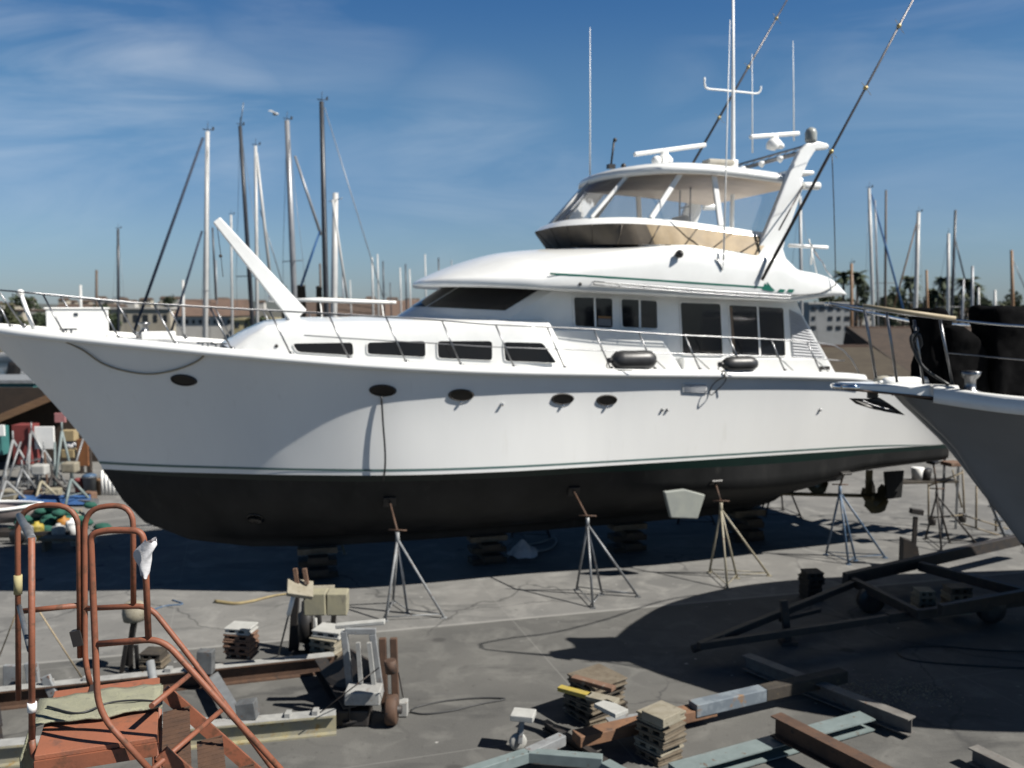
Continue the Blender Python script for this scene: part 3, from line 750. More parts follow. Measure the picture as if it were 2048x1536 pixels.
for (s0, t0_), (s1, t1_) in zip(posts[:-1], posts[1:]):
    for sg in (1, -1):
        A = [on(sill, lerp(s0, s1, k / 10)) for k in range(11)]; Bq = [on(topc, lerp(t0_, t1_, k / 10)) for k in range(11)]
        A = [Vector((p.x, p.y * sg, p.z)) for p in A]; Bq = [Vector((p.x, p.y * sg, p.z)) for p in Bq]
        t = YB(); t.grid([[x.lerp(y, v) for x, y in zip(A, Bq)] for v in (0, .33, .66, 1)], True, sg > 0)
        t.build('clear_panel', CLEAR)
for k, (s0, t0_) in enumerate(posts[1:4]):
    for sg in (1, -1):
        a, b = on(sill, s0), on(topc, t0_)
        t = YB(); t.beam(Vector((a.x, a.y * sg, a.z)), Vector((b.x, b.y * sg, b.z)), [.085, .10, .11][k], .05, up=(0, 1, 0)).build('enclosure_post', WHITEP, bevel=.015)
t = YB(); t.tube([sill[0], topc[0]], .03, 8).build('enclosure_post', WHITEP)
# hardtop
ht = spline([(8.92, 0, 7.45), (9.00, .66, 7.45), (9.28, 1.26, 7.46), (9.80, 1.66, 7.48), (10.5, 1.80, 7.48), (11.3, 1.85, 7.44), (12.55, 1.86, 7.34)], 8)
def scal(c, f, cx, dz): return [Vector((lerp(cx, p.x, f) if p.x < cx else p.x, p.y * f, p.z + dz)) for p in c]
t = YB()
t.grid([full(scal(ht, .2, 10.6, .19)), full(scal(ht, .6, 10.6, .185)), full(scal(ht, .86, 10.6, .15)), full(scal(ht, .96, 10.6, .10)), full(scal(ht, 1.0, 10.6, .03)), full(scal(ht, .995, 10.6, -.06)), full(scal(ht, .95, 10.6, -.075))], True, True)
e = [full(scal(ht, f, 10.6, d)) for f, d in ((.2, .19), (.6, .185), (.86, .15), (.96, .10), (1, .03), (.995, -.06), (.95, -.075))]
t.add([r[0] for r in e] + [r[-1] for r in e][::-1], [tuple(range(14))])
t.build('hardtop', GEL)
t = YB(); t.grid([full(scal(ht, f, 10.6, -.075)) for f in (.949, .6, .2)], True, True); t.add(full(scal(ht, .2, 10.6, -.075)), [tuple(range(len(full(ht))))])
t.build('headliner', HEADL)
t = YB(); t.box(BP(1580, 350, 1.2), (.55, .8, .07)).build('roof_hatch', GEL, bevel=.02)
# helm seats and console inside
t = YB(); t.box((9.35, 0, 6.36), (.5, 2.0, .5)); t.build('helm_console', TANDK, bevel=.06)
for y_ in (-.7, .7):
    t = YB(); t.box((10.35, y_, 6.52), (.5, .55, .16)); t.box((10.6, y_, 6.64), (.14, .55, .2)); t.lathe((10.35, y_, 6.0), [(.06, 0), (.06, .5)], 10)
    t.build('helm_seat', mat('cream_vinyl', (.52, .48, .40), .5, c2=(.45, .41, .33), scale=3), bevel=.04)
t = YB()
for k in range(4): t.tube([(11.05, -.2, 6.1 + .3 * k), (11.05, .25, 6.1 + .3 * k)], .014, 6)
t.tube([(11.05, -.2, 6.0), (11.05, -.2, 7.4)], .016, 6); t.tube([(11.05, .25, 6.0), (11.05, .25, 7.4)], .016, 6)
t.build('roof_ladder', DULLST)

# ---- radar arch
arch_px = [(1500, 530), (1507, 513), (1528, 471), (1566, 378), (1576, 350), (1600, 302), (1614, 287), (1638, 282), (1657, 287), (1660, 293), (1655, 298),
           (1632, 300), (1618, 322), (1603, 357), (1607, 376), (1592, 420), (1573, 474), (1567, 498), (1572, 514), (1583, 533)]
for sg in (1, -1):
    P = [BP(x, y, 1.98) for x, y in arch_px]; P = [Vector((p.x, p.y * sg, p.z)) for p in P]
    t = YB(); t.prism(P[::-1] if sg > 0 else P, (0, -.13 * sg, 0)); t.build('arch_leg', GEL, bevel=.03)
    t = YB(); a = BP(1606, 372, 1.9); a.y *= sg; t.tube([a, a + Vector((.36, 0, .015))], [.075, .075], 10).build('arch_wing', GEL, bevel=.02)
ac = BP(1612, 297, 1.9)
t = YB()
for dz, dx_ in ((0, 0), (.10, .06), (0, .14)): t.tube([Vector((ac.x + dx_, 1.8, ac.z - .03 + dz)), Vector((ac.x + dx_, -1.8, ac.z - .03 + dz))], .022, 6)
for k in range(13):
    y_ = -1.7 + 3.4 * k / 12; t.tube([(ac.x, y_, ac.z - .03), (ac.x + .06, y_ + .12, ac.z + .07), (ac.x + .14, y_, ac.z - .03)], .010, 5)
t.build('arch_crossbar', DULLST)
for y_ in (1.2, .55, -.15, -.8, -1.35):
    t = YB(); t.lathe((ac.x - .06, y_, ac.z - .10), [(.02, .1), (.055, .06), (.07, 0)], 10, M=Matrix.Rotation(R(-70), 3, 'Y')); t.build('flood_lamp', WHITEP)
t = YB(); t.lathe((ac.x + .1, 1.9, ac.z + .12), [(.10, 0), (.11, .05), (.11, .18), (.085, .24), (.03, .27)], 14); t.build('search_light', mat('grey_plastic', (.45, .47, .45), .4, c2=(.25, .27, .25), scale=5))
a = BP(1578, 491, 1.9)
t = YB(); t.tube([a, a + Vector((.85, 0, -.02))], .035, 8); t.tube([a + Vector((.5, 0, 0)), a + Vector((.5, 0, -.35))], .02, 6); t.build('aft_support_bar', WHITEP)
# radars
def radar(p0, p1, ped, name='radar_scanner'):
    t = YB(); d = (p1 - p0); t.beam(p0, p1, .10, .085); r_ = t.build(name, WHITEP, bevel=.025)
    t = YB(); t.lathe(ped, [(.17, 0), (.17, .10), (.12, .16), (.08, .2), (.06, .3)], 14); t.build('pedestal', WHITEP, r_); return r_
p0 = BP(1268, 309, .15); p1 = BP(1411, 290, .15); m_ = p0.lerp(p1, .42); radar(p0, p1, Vector((m_.x, m_.y, m_.z - .27)))
p0 = BP(1500, 274, -.2); p1 = BP(1598, 267, -.2); m_ = p0.lerp(p1, .5); radar(p0, p1, Vector((m_.x, m_.y, m_.z - .27)))
t = YB(); p = BP(1313, 322, .6); t.ball(p, .10); t.box(p + Vector((.16, 0, -.01)), (.12, .14, .16)); t.build('camera_pod', WHITEP)
t = YB(); p = BP(1546, 289, -.1); t.ball(p, .13); p = BP(1563, 292, -.1); t.ball(p, .06); t.build('satellite_dome', WHITEP)
p = BP(1222, 331, .3)
t = YB(); t.tube([p, BP(1228, 282, .3)], .02, 6); t.box(p + Vector((0, 0, -.02)), (.14, .12, .08)); t.ball(BP(1230, 280, .3), .04); t.build('roof_light_post', BLACKP)
t = YB(); t.lathe(BP(1247, 333, .3), [(.05, -.04), (.05, .03), (.02, .06)], 10).build('compass_dome', BLACKP)
# mast with crosstree
m0 = BP(1466, 338, 0); m1 = BP(1466, 0, 0); m2 = m0 + (m1 - m0) * 1.25
t = YB(); t.tube([Vector((m0.x, 0, 6.05)), m0, m0.lerp(m2, .45), m2], [.045, .045, .036, .020], 10); ms = t.build('signal_mast', WHITEP)
q = [BP(*c, 0) for c in ((1409, 155), (1410, 172), (1418, 178), (1440, 180), (1490, 185), (1513, 187), (1520, 182), (1522, 173))]
t = YB(); t.tube(spline(q, 4), .020, 7).build('crosstree', WHITEP, ms)
t = YB(); t.box(m0 + Vector((0, 0, .08)), (.16, .16, .2)); t.build('mast_step', WHITEP, ms, bevel=.02)
for nm, a, b, tt in (('whip_antenna', (1180, 350), (1180, 55), .4), ('whip_antenna', (1505, 306), (1504, 108), -.6), ('whip_antenna', (1588, 282), (1586, 82), -.4), ('whip_antenna', (1447, 520), (1460, 40), 2.33)):
    p, q = BP(*a, tt), BP(*b, tt); t = YB(); t.tube([p, p.lerp(q, .5), q], [.016, .011, .006], 6).build(nm, WHITEP)
p = BP(1445, 540, 2.3); t = YB(); t.tube([BP(1434, 515, 2.3), p, BP(1448, 519, 2.33)], .012, 5).build('antenna_bracket', DULLST)
# deck box with the white canvas roll on the hardtop
t = YB(); p = BP(1425, 325, 1.2); t.box(p + Vector((.12, 0, 0)), (.55, .3, .10)).build('canvas_roll', mat('cream_canvas', (.58, .55, .48), .8, c2=(.5, .46, .38), scale=5), bevel=.03)
# outriggers
def outrigger(base, far, tb, tt, name, rings, sgap):
    a, b = BP(*base, tb), BP(*far, tt); d = b - a; e_ = a + d * 1.28
    t = YB(); t.tube([a, a.lerp(e_, .4), e_], [.030, .024, .012], 8); o = t.build(name, OUTR)
    for x, y in rings:
        f = (Vector((x, y)) - Vector(base)).length / (Vector(far) - Vector(base)).length; p = a + d * f
        t = YB(); t.ball(p, .045, 8, 6); t.tube([p + Vector((-.18, .12, .06)), p + Vector((.20, -.1, -.09))], .005, 4); t.build('spreader_ring', GOLD, o)
    return o
o = outrigger((1524, 560), (1826, 0), 2.34, 2.9, 'outrigger', [(1801, 53), (1733, 175), (1661, 300)], 0)
a, b = BP(1530, 545, 2.38), BP(1662, 300, 2.55)
t = YB(); t.tube([a, b], .017, 6); t.tube([BP(1558, 460, 2.36), BP(1606, 372, 1.98)], .016, 6); t.build('outrigger_strut', OUTR, o)
outrigger((1385, 328), (1574, 0), -1.9, -2.4, 'outrigger', [(1550, 37), (1493, 137), (1434, 237)], 0)
a, b = BP(1664, 310, 2.3), BP(1671, 560, 2.2)
t = YB(); t.tube(spline([a, a.lerp(b, .5) + Vector((.01, 0, 0)), b, b + Vector((-.02, 0, -.10)), BP(1640, 586, 2.2), BP(1585, 591, 2.28)], 5), .010, 5).build('outrigger_line', BLKHOSE)

# ---- rails
rz_s = [-1.55, -.9, .5, 2.3, 3.3, 4.4, 5.3, 6.2, 8, 9.7, 11.3, 12.6, 13.2]
rz_z = [5.27, 5.21, 5.06, 4.95, 4.90, 4.83, 4.78, 4.70, 4.61, 4.49, 4.41, 4.33, 4.24]
def u_of_s(s_):
    lo, hi = 0.0, float(NK)
    for _ in range(40):
        m = (lo + hi) / 2
        if sheer(m).x < s_: lo = m
        else: hi = m
    return lo
def edge(s_): return sheer(u_of_s(s_))
def rail_top(s_, sg):
    e = edge(s_); return Vector((s_, max(.02, e.y - .10) * sg, interp(rz_s, rz_z, s_)))
def rail_path(s0, s1, sg, k=1.0):
    out = []
    n_ = 60
    for i in range(n_ + 1):
        s_ = lerp(s0, s1, i / n_); p = rail_top(s_, sg); e = edge(s_)
        out.append(Vector((s_, p.y, lerp(e.z + .05, p.z, k))))
    return out
for sg in (1, -1):
    t = YB(); q = rail_path(-1.58, 13.1, sg)
    q += [Vector((13.3, q[-1].y, 4.16)), Vector((13.5, q[-1].y, 3.98)), Vector((13.68, q[-1].y, 3.72))]
    t.tube(q, .0125, 7); t.build('top_rail', DULLST)
    t = YB(); t.tube(rail_path(3.3, 13.35, sg, .48), .010, 6); t.build('mid_rail', DULLST)
    for s_ in (-1.2, -.35, .5, 1.35, 2.2, 3.1, 4.0, 4.9, 5.8, 6.7, 7.6, 8.45, 9.3, 10.2, 11.1, 12.0, 12.8):
        b_ = edge(s_); tp = rail_top(max(-1.55, s_ - .32), sg)
        t = YB(); t.tube([Vector((s_, (b_.y - .07) * sg, b_.z + .04)), tp], .014, 6); t.lathe(Vector((s_, (b_.y - .07) * sg, b_.z + .07)), [(.04, 0), (.035, .02), (.02, .04)], 8)
        if s_ > 9: t.tube([Vector((s_ + .28, (b_.y - .2) * sg, b_.z + .04)), tp.lerp(Vector((s_, b_.y * sg, b_.z)), .5)], .010, 5)
        t.build('stanchion', DULLST)
t = YB(); q = [Vector((-1.58, rail_top(-1.58, f).y if abs(f) == 1 else 0, 5.27)) for f in (1, -1)]
t.tube([q[0], Vector((-1.95, .15, 5.30)), Vector((-1.95, -.15, 5.30)), q[1]], .017, 7).build('pulpit_rail', STEEL)
# bright pulpit strut with lamp
a, b = BP(72, 672, .55), BP(41, 586, .45)
t = YB(); t.tube([a, b], .032, 8); t.ball(b, .06); t.build('pulpit_strut', WHITEP)
t = YB(); q = [BP(588, 600, -2.2), BP(640, 600, -2.2), BP(690, 602, -2.2), BP(792, 605, -2.2)]
t.tube(q, [.035, .05, .05, .035], 8)
for p in (q[1], q[3] + Vector((-.3, 0, 0))): t.tube([p, Vector((p.x + .1, p.y, 4.1))], .014, 6)
t.build('glare_rail', WHITEP)  # starboard rail made thick and white to imitate sun glare on steel
# ---- foredeck gear
p = BP(152, 684, .25)
t = YB(); t.box((p.x, -.05, 4.72), (.88, .62, .46)); bx = t.build('bow_locker', WHITEP, bevel=.02)
t = YB(); t.box((p.x, -.05, 4.962), (.92, .66, .03)); t.build('lid', WHITEP, bx, bevel=.01)
t = YB(); t.box((p.x + .02, .266, 4.86), (.06, .012, .05)); t.build('latch', DULLST, bx)
a = BP(318, 678, .4); t = YB(); t.box((a.x, .4, 4.50), (.52, .45, .14)).build('deck_hatch', WHITEP, bevel=.025)
for x, y in ((653, 645), (800, 650)):
    a = BP(x, y, .9); t = YB(); t.box((a.x, .9, a.z), (.26 if x < 700 else .42, .3, .08)).build('roof_vent', WHITEP, bevel=.02)
for x, y, tt in ((640, 648, .9), (750, 651, 1.0), (535, 656, .8), (1010, 655, 1.2)):
    a = BP(x, y, tt); t = YB(); t.box((a.x, tt, a.z), (.10, .1, .07)).build('deck_fitting', WHITEP, bevel=.015)
t = YB(); a = TK(553, 692, .002); t.lathe(a, [(.03, 0), (.028, .01), (.012, .014)], 12, M=Matrix.Rotation(R(-90), 3, 'X')).build('fuel_filler', BLACKP)
for x, y in ((410, 697), (132, 681), (437, 698)):
    a = BP(x, y, 1.75 if x > 300 else 1.1); t = YB(); z_ = edge(a.x).z + .09; tt = edge(a.x).y - .16
    t.beam((a.x - .13, tt, z_ + .04), (a.x + .13, tt, z_ + .04), .03, .028); t.box((a.x - .04, tt, z_), (.03, .03, .08)); t.box((a.x + .04, tt, z_), (.03, .03, .08)); t.build('cleat', DULLST, bevel=.008)
# windlass
t = YB(); t.lathe((.75, 0, 4.45), [(.14, 0), (.14, .08), (.07, .12), (.06, .2), (.10, .24), (.10, .27)], 14).build('windlass', DULLST)
# davit crane
pb, pk, pt = BP(583, 658, .6), BP(588, 622, .6), BP(433, 440, .6)
t = YB(); t.lathe((pb.x, .6, 4.70), [(.15, 0), (.15, .05), (.10, .07), (.10, .2)], 16); crane = t.build('davit_crane', GEL)
t = YB(); t.beam(Vector((pb.x, .6, 4.78)), pk + Vector((0, 0, .02)), .24, .26, up=(1, 0, 0)); t.build('column', GEL, crane, bevel=.04)
dv = (pt - pk).normalized(); sd = Vector((0, 1, 0)); upv = dv.cross(sd)
def boom_sec(p, w_, h_): return [p + sd * w_ + upv * h_, p - sd * w_ + upv * h_, p - sd * w_ - upv * h_, p + sd * w_ - upv * h_]
t = YB(); A = boom_sec(pk - dv * .12, .15, .17); Bq = boom_sec(pt, .09, .075)
t.add(A + Bq, [(0, 1, 2, 3), (7, 6, 5, 4), (0, 4, 5, 1), (1, 5, 6, 2), (2, 6, 7, 3), (3, 7, 4, 0)][::1]); t.build('boom', GEL, crane, bevel=.02)
t = YB(); t.box(BP(552, 597, .35), (.28, .2, .13)); t.build('winch_box', GEL, crane, bevel=.03)
t = YB(); t.tube([pt + Vector((0, 0, -.03)), pt + Vector((.05, 0, -.55)), pt + Vector((.08, 0, -.95))], .006, 5); t.ball(pt + Vector((.05, 0, -.6)), .03, 8, 5); t.build('fall_wire', BLACKP, crane)
# forward small flag of cabin text plate near the aft corner
t = YB(); a = BP(1648, 736, 1.91); t.box((a.x, 1.93, a.z), (.22, .03, .07)).build('stern_cleat', DKST)

# ---- things on the hull side: portholes, scuppers, vent
grid_pts = [(u, v, hull(u, v)) for u in [NK * i / 260 for i in range(261)] for v in [j / 40 for j in range(41)]]
grid_px = [(u, v, *proj(W(p.x, p.y, p.z))) for u, v, p in grid_pts]
def on_hull(x, y):
    u, v, *_ = min(grid_px, key=lambda q: (q[2] - x) ** 2 + (q[3] - y) ** 2)
    best = None
    for i in range(-8, 9):
        for j in range(-8, 9):
            uu_, vv = min(NK, max(0, u + i * .007)), min(1, max(0, v + j * .0035)); h = hull(uu_, vv); q = proj(W(h.x, h.y, h.z)); d = (q[0] - x) ** 2 + (q[1] - y) ** 2
            if best is None or d < best[0]: best = (d, uu_, vv)
    u, v = best[1], best[2]; p = hull(u, v)
    du = (hull(min(NK, u + .02), v) - hull(max(0, u - .02), v)).normalized(); dv_ = (hull(u, min(1, v + .02)) - hull(u, max(0, v - .02)))
    n_ = du.cross(dv_).normalized()
    if n_.y < 0: n_ = -n_
    up_ = n_.cross(du).normalized()
    if up_.z < 0: up_ = -up_
    return p, du, up_, n_
def wafer(c, du, up_, n_, a, b, th, k=24):
    P = [c + du * a * math.cos(2 * math.pi * i / k) + up_ * b * math.sin(2 * math.pi * i / k) for i in range(k)]; return P
for x, y, a_, b_, gl in ((368, 760, .22, .105, 0), (765, 781, .225, .105, 0), (923, 790, .22, .105, 1), (1125, 798, .21, .10, 1), (1213, 800, .20, .10, 1)):
    p, du, up_, n_ = on_hull(x, y)
    P = wafer(p + n_ * .002, du, up_, n_, a_, b_, 0); t = YB(); k = len(P)
    Q = [p + n_ * .028 + (q - p - n_ * .002) * .92 for q in P]; I = [p + n_ * .028 + (q - p - n_ * .002) * .86 for q in P]; J = [p + n_ * .010 + (q - p - n_ * .002) * .86 for q in P]
    t.grid([P + [P[0]], Q + [Q[0]], I + [I[0]], J + [J[0]]], True, False); f = t.build('porthole', DKST)
    t = YB(); t.add([p + n_ * .012 + (q - p - n_ * .002) * .87 for q in P], [tuple(range(k))[::-1]]); t.build('pane', BLACKG, f)
    if gl:
        t = YB(); t.ball(p - up_ * (b_ + .01) + n_ * .03, .026, 8, 6); t.build('drain_spout', CHROME, f)
for x, y in ((1004, 806),):
    p, du, up_, n_ = on_hull(x, y); t = YB(); t.tube([p, p + n_ * .05 - up_ * .03], .022, 8); t.build('scupper', CHROME)
for x, y in ((1325, 818), (1334, 818), (1640, 818)):
    p, du, up_, n_ = on_hull(x, y); t = YB(); t.tube([p, p + n_ * .03 - up_ * .03], .022, 8); t.build('scupper', DULLST)
pp = [on_hull(x, y) for x, y in ((1365, 766), (1413, 768), (1413, 786), (1365, 784))]
t = YB(); P = [q[0] + q[3] * .004 for q in pp]; t.add(P + [q[0] + q[3] * .02 for q in pp], [(4, 5, 6, 7)[::-1], (0, 1, 5, 4)[::-1], (1, 2, 6, 5)[::-1], (2, 3, 7, 6)[::-1], (3, 0, 4, 7)[::-1]]); hv = t.build('hull_vent', TOPS)
t = YB()
for k in range(5):
    f = (k + .5) / 5; a = pp[0][0].lerp(pp[3][0], f) + pp[0][3] * .022; b = pp[1][0].lerp(pp[2][0], f) + pp[1][3] * .022
    t.tube([a.lerp(b, .05), a.lerp(b, .95)], .008, 5)
t.build('slat', LOU, hv)

# ---- running gear
t = YB(); P = [BP(x, y, 2.3) for x, y in ((1329, 984), (1370, 979), (1411, 990), (1396, 1038), (1342, 1036))]
t.prism(P[::-1], (0, -.10, 0)).build('stabiliser_fin', mat('fin_grey', (.36, .38, .34), .7, c2=(.30, .32, .30), scale=4), bevel=.02)
for tt in (1.0, -1.0):
    c0 = BP(1749, 985, 1.0); cx, cz = c0.x, .98
    t = YB(); t.tube([(12.4, tt, 1.22), (cx + .1, tt, cz)], .04, 8); shf = t.build('propeller_shaft', BRONZE)
    t = YB(); t.lathe((cx - .10, tt, cz), [(.05, 0), (.085, .06), (.075, .2), (.02, .28)], 12, 'X')
    for k in range(4):
        an = k * math.pi / 2 + .4; rw = []
        for r_ in (.06, .17, .28, .36):
            wd = {.06: .08, .17: .24, .28: .28, .36: .14}[r_]; rr = []
            for f in (-1, -.3, .3, 1):
                ang = an + f * wd / max(r_, .12) ; rr.append(Vector((cx + f * wd * .45, tt + r_ * math.cos(ang), cz + r_ * math.sin(ang))))
            rw.append(rr)
        t.grid(rw, True); t.grid([[p + Vector((.012, 0, 0)) for p in r] for r in rw], True, True)
    t.build('propeller', BRONZE, shf)
    t = YB(); t.beam((cx - .15, tt, 1.55), (cx - .15, tt, cz + .03), .03, .16, up=(1, 0, 0)); t.build('shaft_strut', BRONZE, shf)
    t = YB(); P = [Vector((cx + .22, tt - .03, 1.5)), Vector((cx + .72, tt - .03, 1.5)), Vector((cx + .68, tt - .03, .92)), Vector((cx + .30, tt - .03, .90))]
    t.prism(P, (0, .06, 0)).build('rudder', ANTIF, bevel=.015)
bq = min(((proj(W(p.x, p.y, p.z)), p, u, w) for u in [NK * k / 150 for k in range(90)] for w in [j / 50 for j in range(4, 50)] for p in [bottom(u, w)]), key=lambda q: (q[0][0] - 517) ** 2 + (q[0][1] - 1036) ** 2)
p = bq[1]; n_ = (bottom(bq[2] + .05, bq[3]) - p).cross(bottom(bq[2], bq[3] + .03) - p).normalized(); n_ = n_ if n_.y > 0 else -n_
t = YB(); t.lathe(p - n_ * .01, [(.15, 0), (.15, .03), (.12, .035), (.12, .02), (.01, .02)], 22, M=n_.to_track_quat('Z', 'Y').to_matrix()).build('thruster_tunnel', BLACKG)
# ================================================================ BLOCKS, STANDS, ROPES AND FENDERS AROUND THE YACHT
def hull_under(s_, t_):                                  # z of the bottom above a point
    u = 0; lo, hi = 0.0, float(NK)
    for _ in range(30):
        m = (lo + hi) / 2
        if cr(sW, m) < s_: lo = m
        else: hi = m
    best = min([bottom(lo, w / 60) for w in range(4, 61)], key=lambda p: abs(p.y - abs(t_)))
    return best.z
def u_w(s_):
    lo, hi = 0.0, float(NK)
    for _ in range(30):
        m = (lo + hi) / 2
        if cr(sW, m) < s_: lo = m
        else: hi = m
    return lo
def to_st(p):
    r = Vector((p[0] - BX, p[1] - BY, 0)); return r.dot(US), r.dot(UT)
WORDS = {0: 'lowest', 1: 'second', 2: 'third', 3: 'fourth', 4: 'fifth', 5: 'sixth'}
def timber(c, size, rz, m, label, group, name='timber_block'):
    j = [random.uniform(-1, 1) for _ in range(3)]
    t = MB(); t.box((0, 0, 0), (size[0] * (1 + .04 * j[0]), size[1] * (1 + .03 * j[1]), size[2])); ob = t.build(name, m, bevel=.008)
    ob.location = (c[0], c[1], c[2]); ob.rotation_euler = (0, 0, rz + .05 * j[2])
    return tag(ob, label, 'timber block', group)
# keel block piles
piles = [(640, 1168, 'keel pile nearest the bow', 5), (1002, 1152, 'keel pile between the first two grey stands', 5), (1283, 1118, 'keel pile behind the cream stand', 5), (1518, 1092, 'aftmost keel pile under the stern', 5)]
for x, y, where, n in piles:
    g0 = G(x, y); s_, t_ = to_st(g0); base = W(s_, .05, 0); zk = interp(zk_s, zk_z, s_); h = (zk - .01) / n
    for k in range(n):
        m = [WOODD, WOODD, WOODD, WOODD, WOOD][k % 5]
        w_ = 'top' if k == n - 1 else WORDS[k]
        timber((base.x, base.y, h * (k + .5) + .0005 * k), (.72 if k % 2 == 0 else .36, .36 if k % 2 == 0 else .80, h - .001), TH + (0 if k < n - 1 else 0), m,
               '%s timber of the %s' % (w_, where), 'timbers in the keel block piles')
# boat stands
def stand(feet, apex, m, label, name='boat_stand', pad=True, world=False, handle=True):
    F_ = [Vector(f) for f in feet] if world else [G(*f) for f in feet]
    c = sum(F_, Vector()) / len(F_)
    ap = Vector(apex) if world else AT(apex[0], apex[1], c.y)
    e = empty(name, (c.x, c.y, 0), 0, label, 'boat stand', 'boat stands bracing the hull')
    hub = ap - Vector((0, 0, .12))
    for f in F_:
        t = WB(); d = (f - hub); t.tube([hub + d * .02, f + Vector((0, 0, .015))], .021, 8); t.box(f + Vector((0, 0, .006)), (.09, .09, .012)); t.put('leg', m, e)
    t = WB(); n = len(F_)
    for i in range(n):
        a, b = F_[i], F_[(i + 1) % n]; a = a.lerp(hub, .05); b = b.lerp(hub, .05); t.tube([a, b], .010, 5)
    t.put('brace_ring', m, e)
    s_, t_ = to_st(ap); sg = 1 if t_ > 0 else -1
    if pad:
        hb = [bottom(u_w(s_), w / 60) for w in range(4, 55)]; hp = min(hb, key=lambda p: abs(p.z - (ap.z + .34)) + .3 * abs(p.y - abs(t_)))
        hp = W(hp.x, hp.y * sg, hp.z)
    else: hp = ap + Vector((0, 0, .3))
    t = WB(); t.tube([hub - Vector((0, 0, .1)), ap], .034, 8); t.put('collar', m, e)
    d = (hp - ap).normalized()
    t = WB(); t.tube([ap, hp - d * .03], .018, 8)
    if handle: t.tube([ap + Vector((-.15, .02, .03)), ap + Vector((.15, -.02, .03))], .013, 6)
    t.put('screw', RUST, e)
    if pad:
        q = d.to_track_quat('Z', 'X').to_matrix(); t = WB(); t.box(hp - d * .03, (.19, .22, .04), M=q); t.put('pad', BLACKP, e, bevel=.01)
    return e
stand([(771, 1242), (786, 1206), (815, 1226), (888, 1236)], (795, 1064), PALEGR, 'grey boat stand with one flaking white leg, nearest the bow')
stand([(1153, 1180), (1186, 1216), (1204, 1190), (1276, 1194)], (1175, 1035), GALV, 'galvanised boat stand with a gold screw handle amidships')
stand([(1419, 1145), (1455, 1178), (1474, 1157), (1538, 1152)], (1442, 1005), CREAM, 'cream boat stand beside the grey stabiliser fin')
stand([(1652, 1110), (1697, 1129), (1711, 1121), (1770, 1116)], (1680, 972), BLUEP, 'blue boat stand below the shaft and propeller')
stand([(1851, 1078), (1883, 1103), (1899, 1086), (1952, 1087)], (1874, 980), DKST, 'dark rusty boat stand under the stern corner')
for s_, wl_ in ((3.9, 'far side boat stand behind the keel pile nearest the bow'), (8.3, 'far side boat stand behind the galvanised stand'), (12.3, 'far side boat stand glimpsed left of the blue stand'), (14.6, 'far side boat stand behind the propeller')):
    b = W(s_, -1.75, 0); fs2 = [b + US * a + UT * c for a, c in ((-.42, .1), (.35, .42), (.4, -.4), (-.1, -.55))]
    stand(fs2, (b.x, b.y, min(1.35, hull_under(s_, 1.75) - .15)), [DKST, GALV, DKST, CREAM][int(s_) % 4], wl_, world=True)
# wooden wedge pads seen under the stern
for x, y, D, lb in ((1905, 927, 18.3, 'orange brown wooden pad wedged under the stern edge'),):
    p = AT(x, y, D); t = MB(); t.box((0, 0, 0), (.34, .3, .08)); o = t.build('wooden_pad', WOODR, bevel=.01); o.location = p; o.rotation_euler = (0, 0, TH); tag(o, lb, 'pad')
# cable hanging from the second porthole and loop from the deck edge
def hull_tube(px, offs, r, n=6):
    P = [(lambda q: q[0] + q[3] * o)(on_hull(x, y)) for (x, y), o in zip(px, offs)]
    t = WB(); t.tube(spline([W(*p) for p in P], 8), r, n); return t
def drop_from(x, y, z1, o0, o1):
    p, du, up_, n_ = on_hull(x, y); a = W(*(p + n_ * o0))
    return a
a = drop_from(763, 792, 0, .03, 0)
p2 = on_hull(768, 930)
pts = [a, AT(766, 845, a.y + .02), AT(770, 900, a.y + .05), AT(770, 935, a.y + .10), AT(766, 962, a.y + .22)]
t = WB(); t.tube(spline(pts, 8), .016, 6); tag(t.put('hose', BLKHOSE, origin=a), 'dark hose hanging down the white hull from the second porthole', 'hose')
pts = [(127, 682), (165, 700), (205, 727), (250, 742), (300, 748), (350, 740), (395, 722), (418, 700)]
P = []
for i, (x, y) in enumerate(pts):
    q = on_hull(x, max(y, 690)); pw = W(*(q[0] + q[3] * .03)); P.append(AT(x, y, pw.y))
t = WB(); t.tube(spline(P, 6), .014, 6); tag(t.put('mooring_rope', ROPE, origin=P[0]), 'tan mooring rope drooping in a bight below the bow rail', 'rope')
q = on_hull(1424, 770); yD = W(*(q[0] + q[3] * .10)).y
pts = [(1446, 740), (1450, 752), (1436, 760), (1424, 772), (1419, 786), (1423, 790), (1432, 782), (1446, 768), (1452, 756), (1444, 745)]
t = WB(); t.tube(spline([AT(x, y, yD) for x, y in pts], 6), .010, 6); tag(t.put('fender_line', BLKHOSE, origin=AT(1440, 745, yD)), 'thin dark line looping over the deck edge below the flatter fender', 'line')
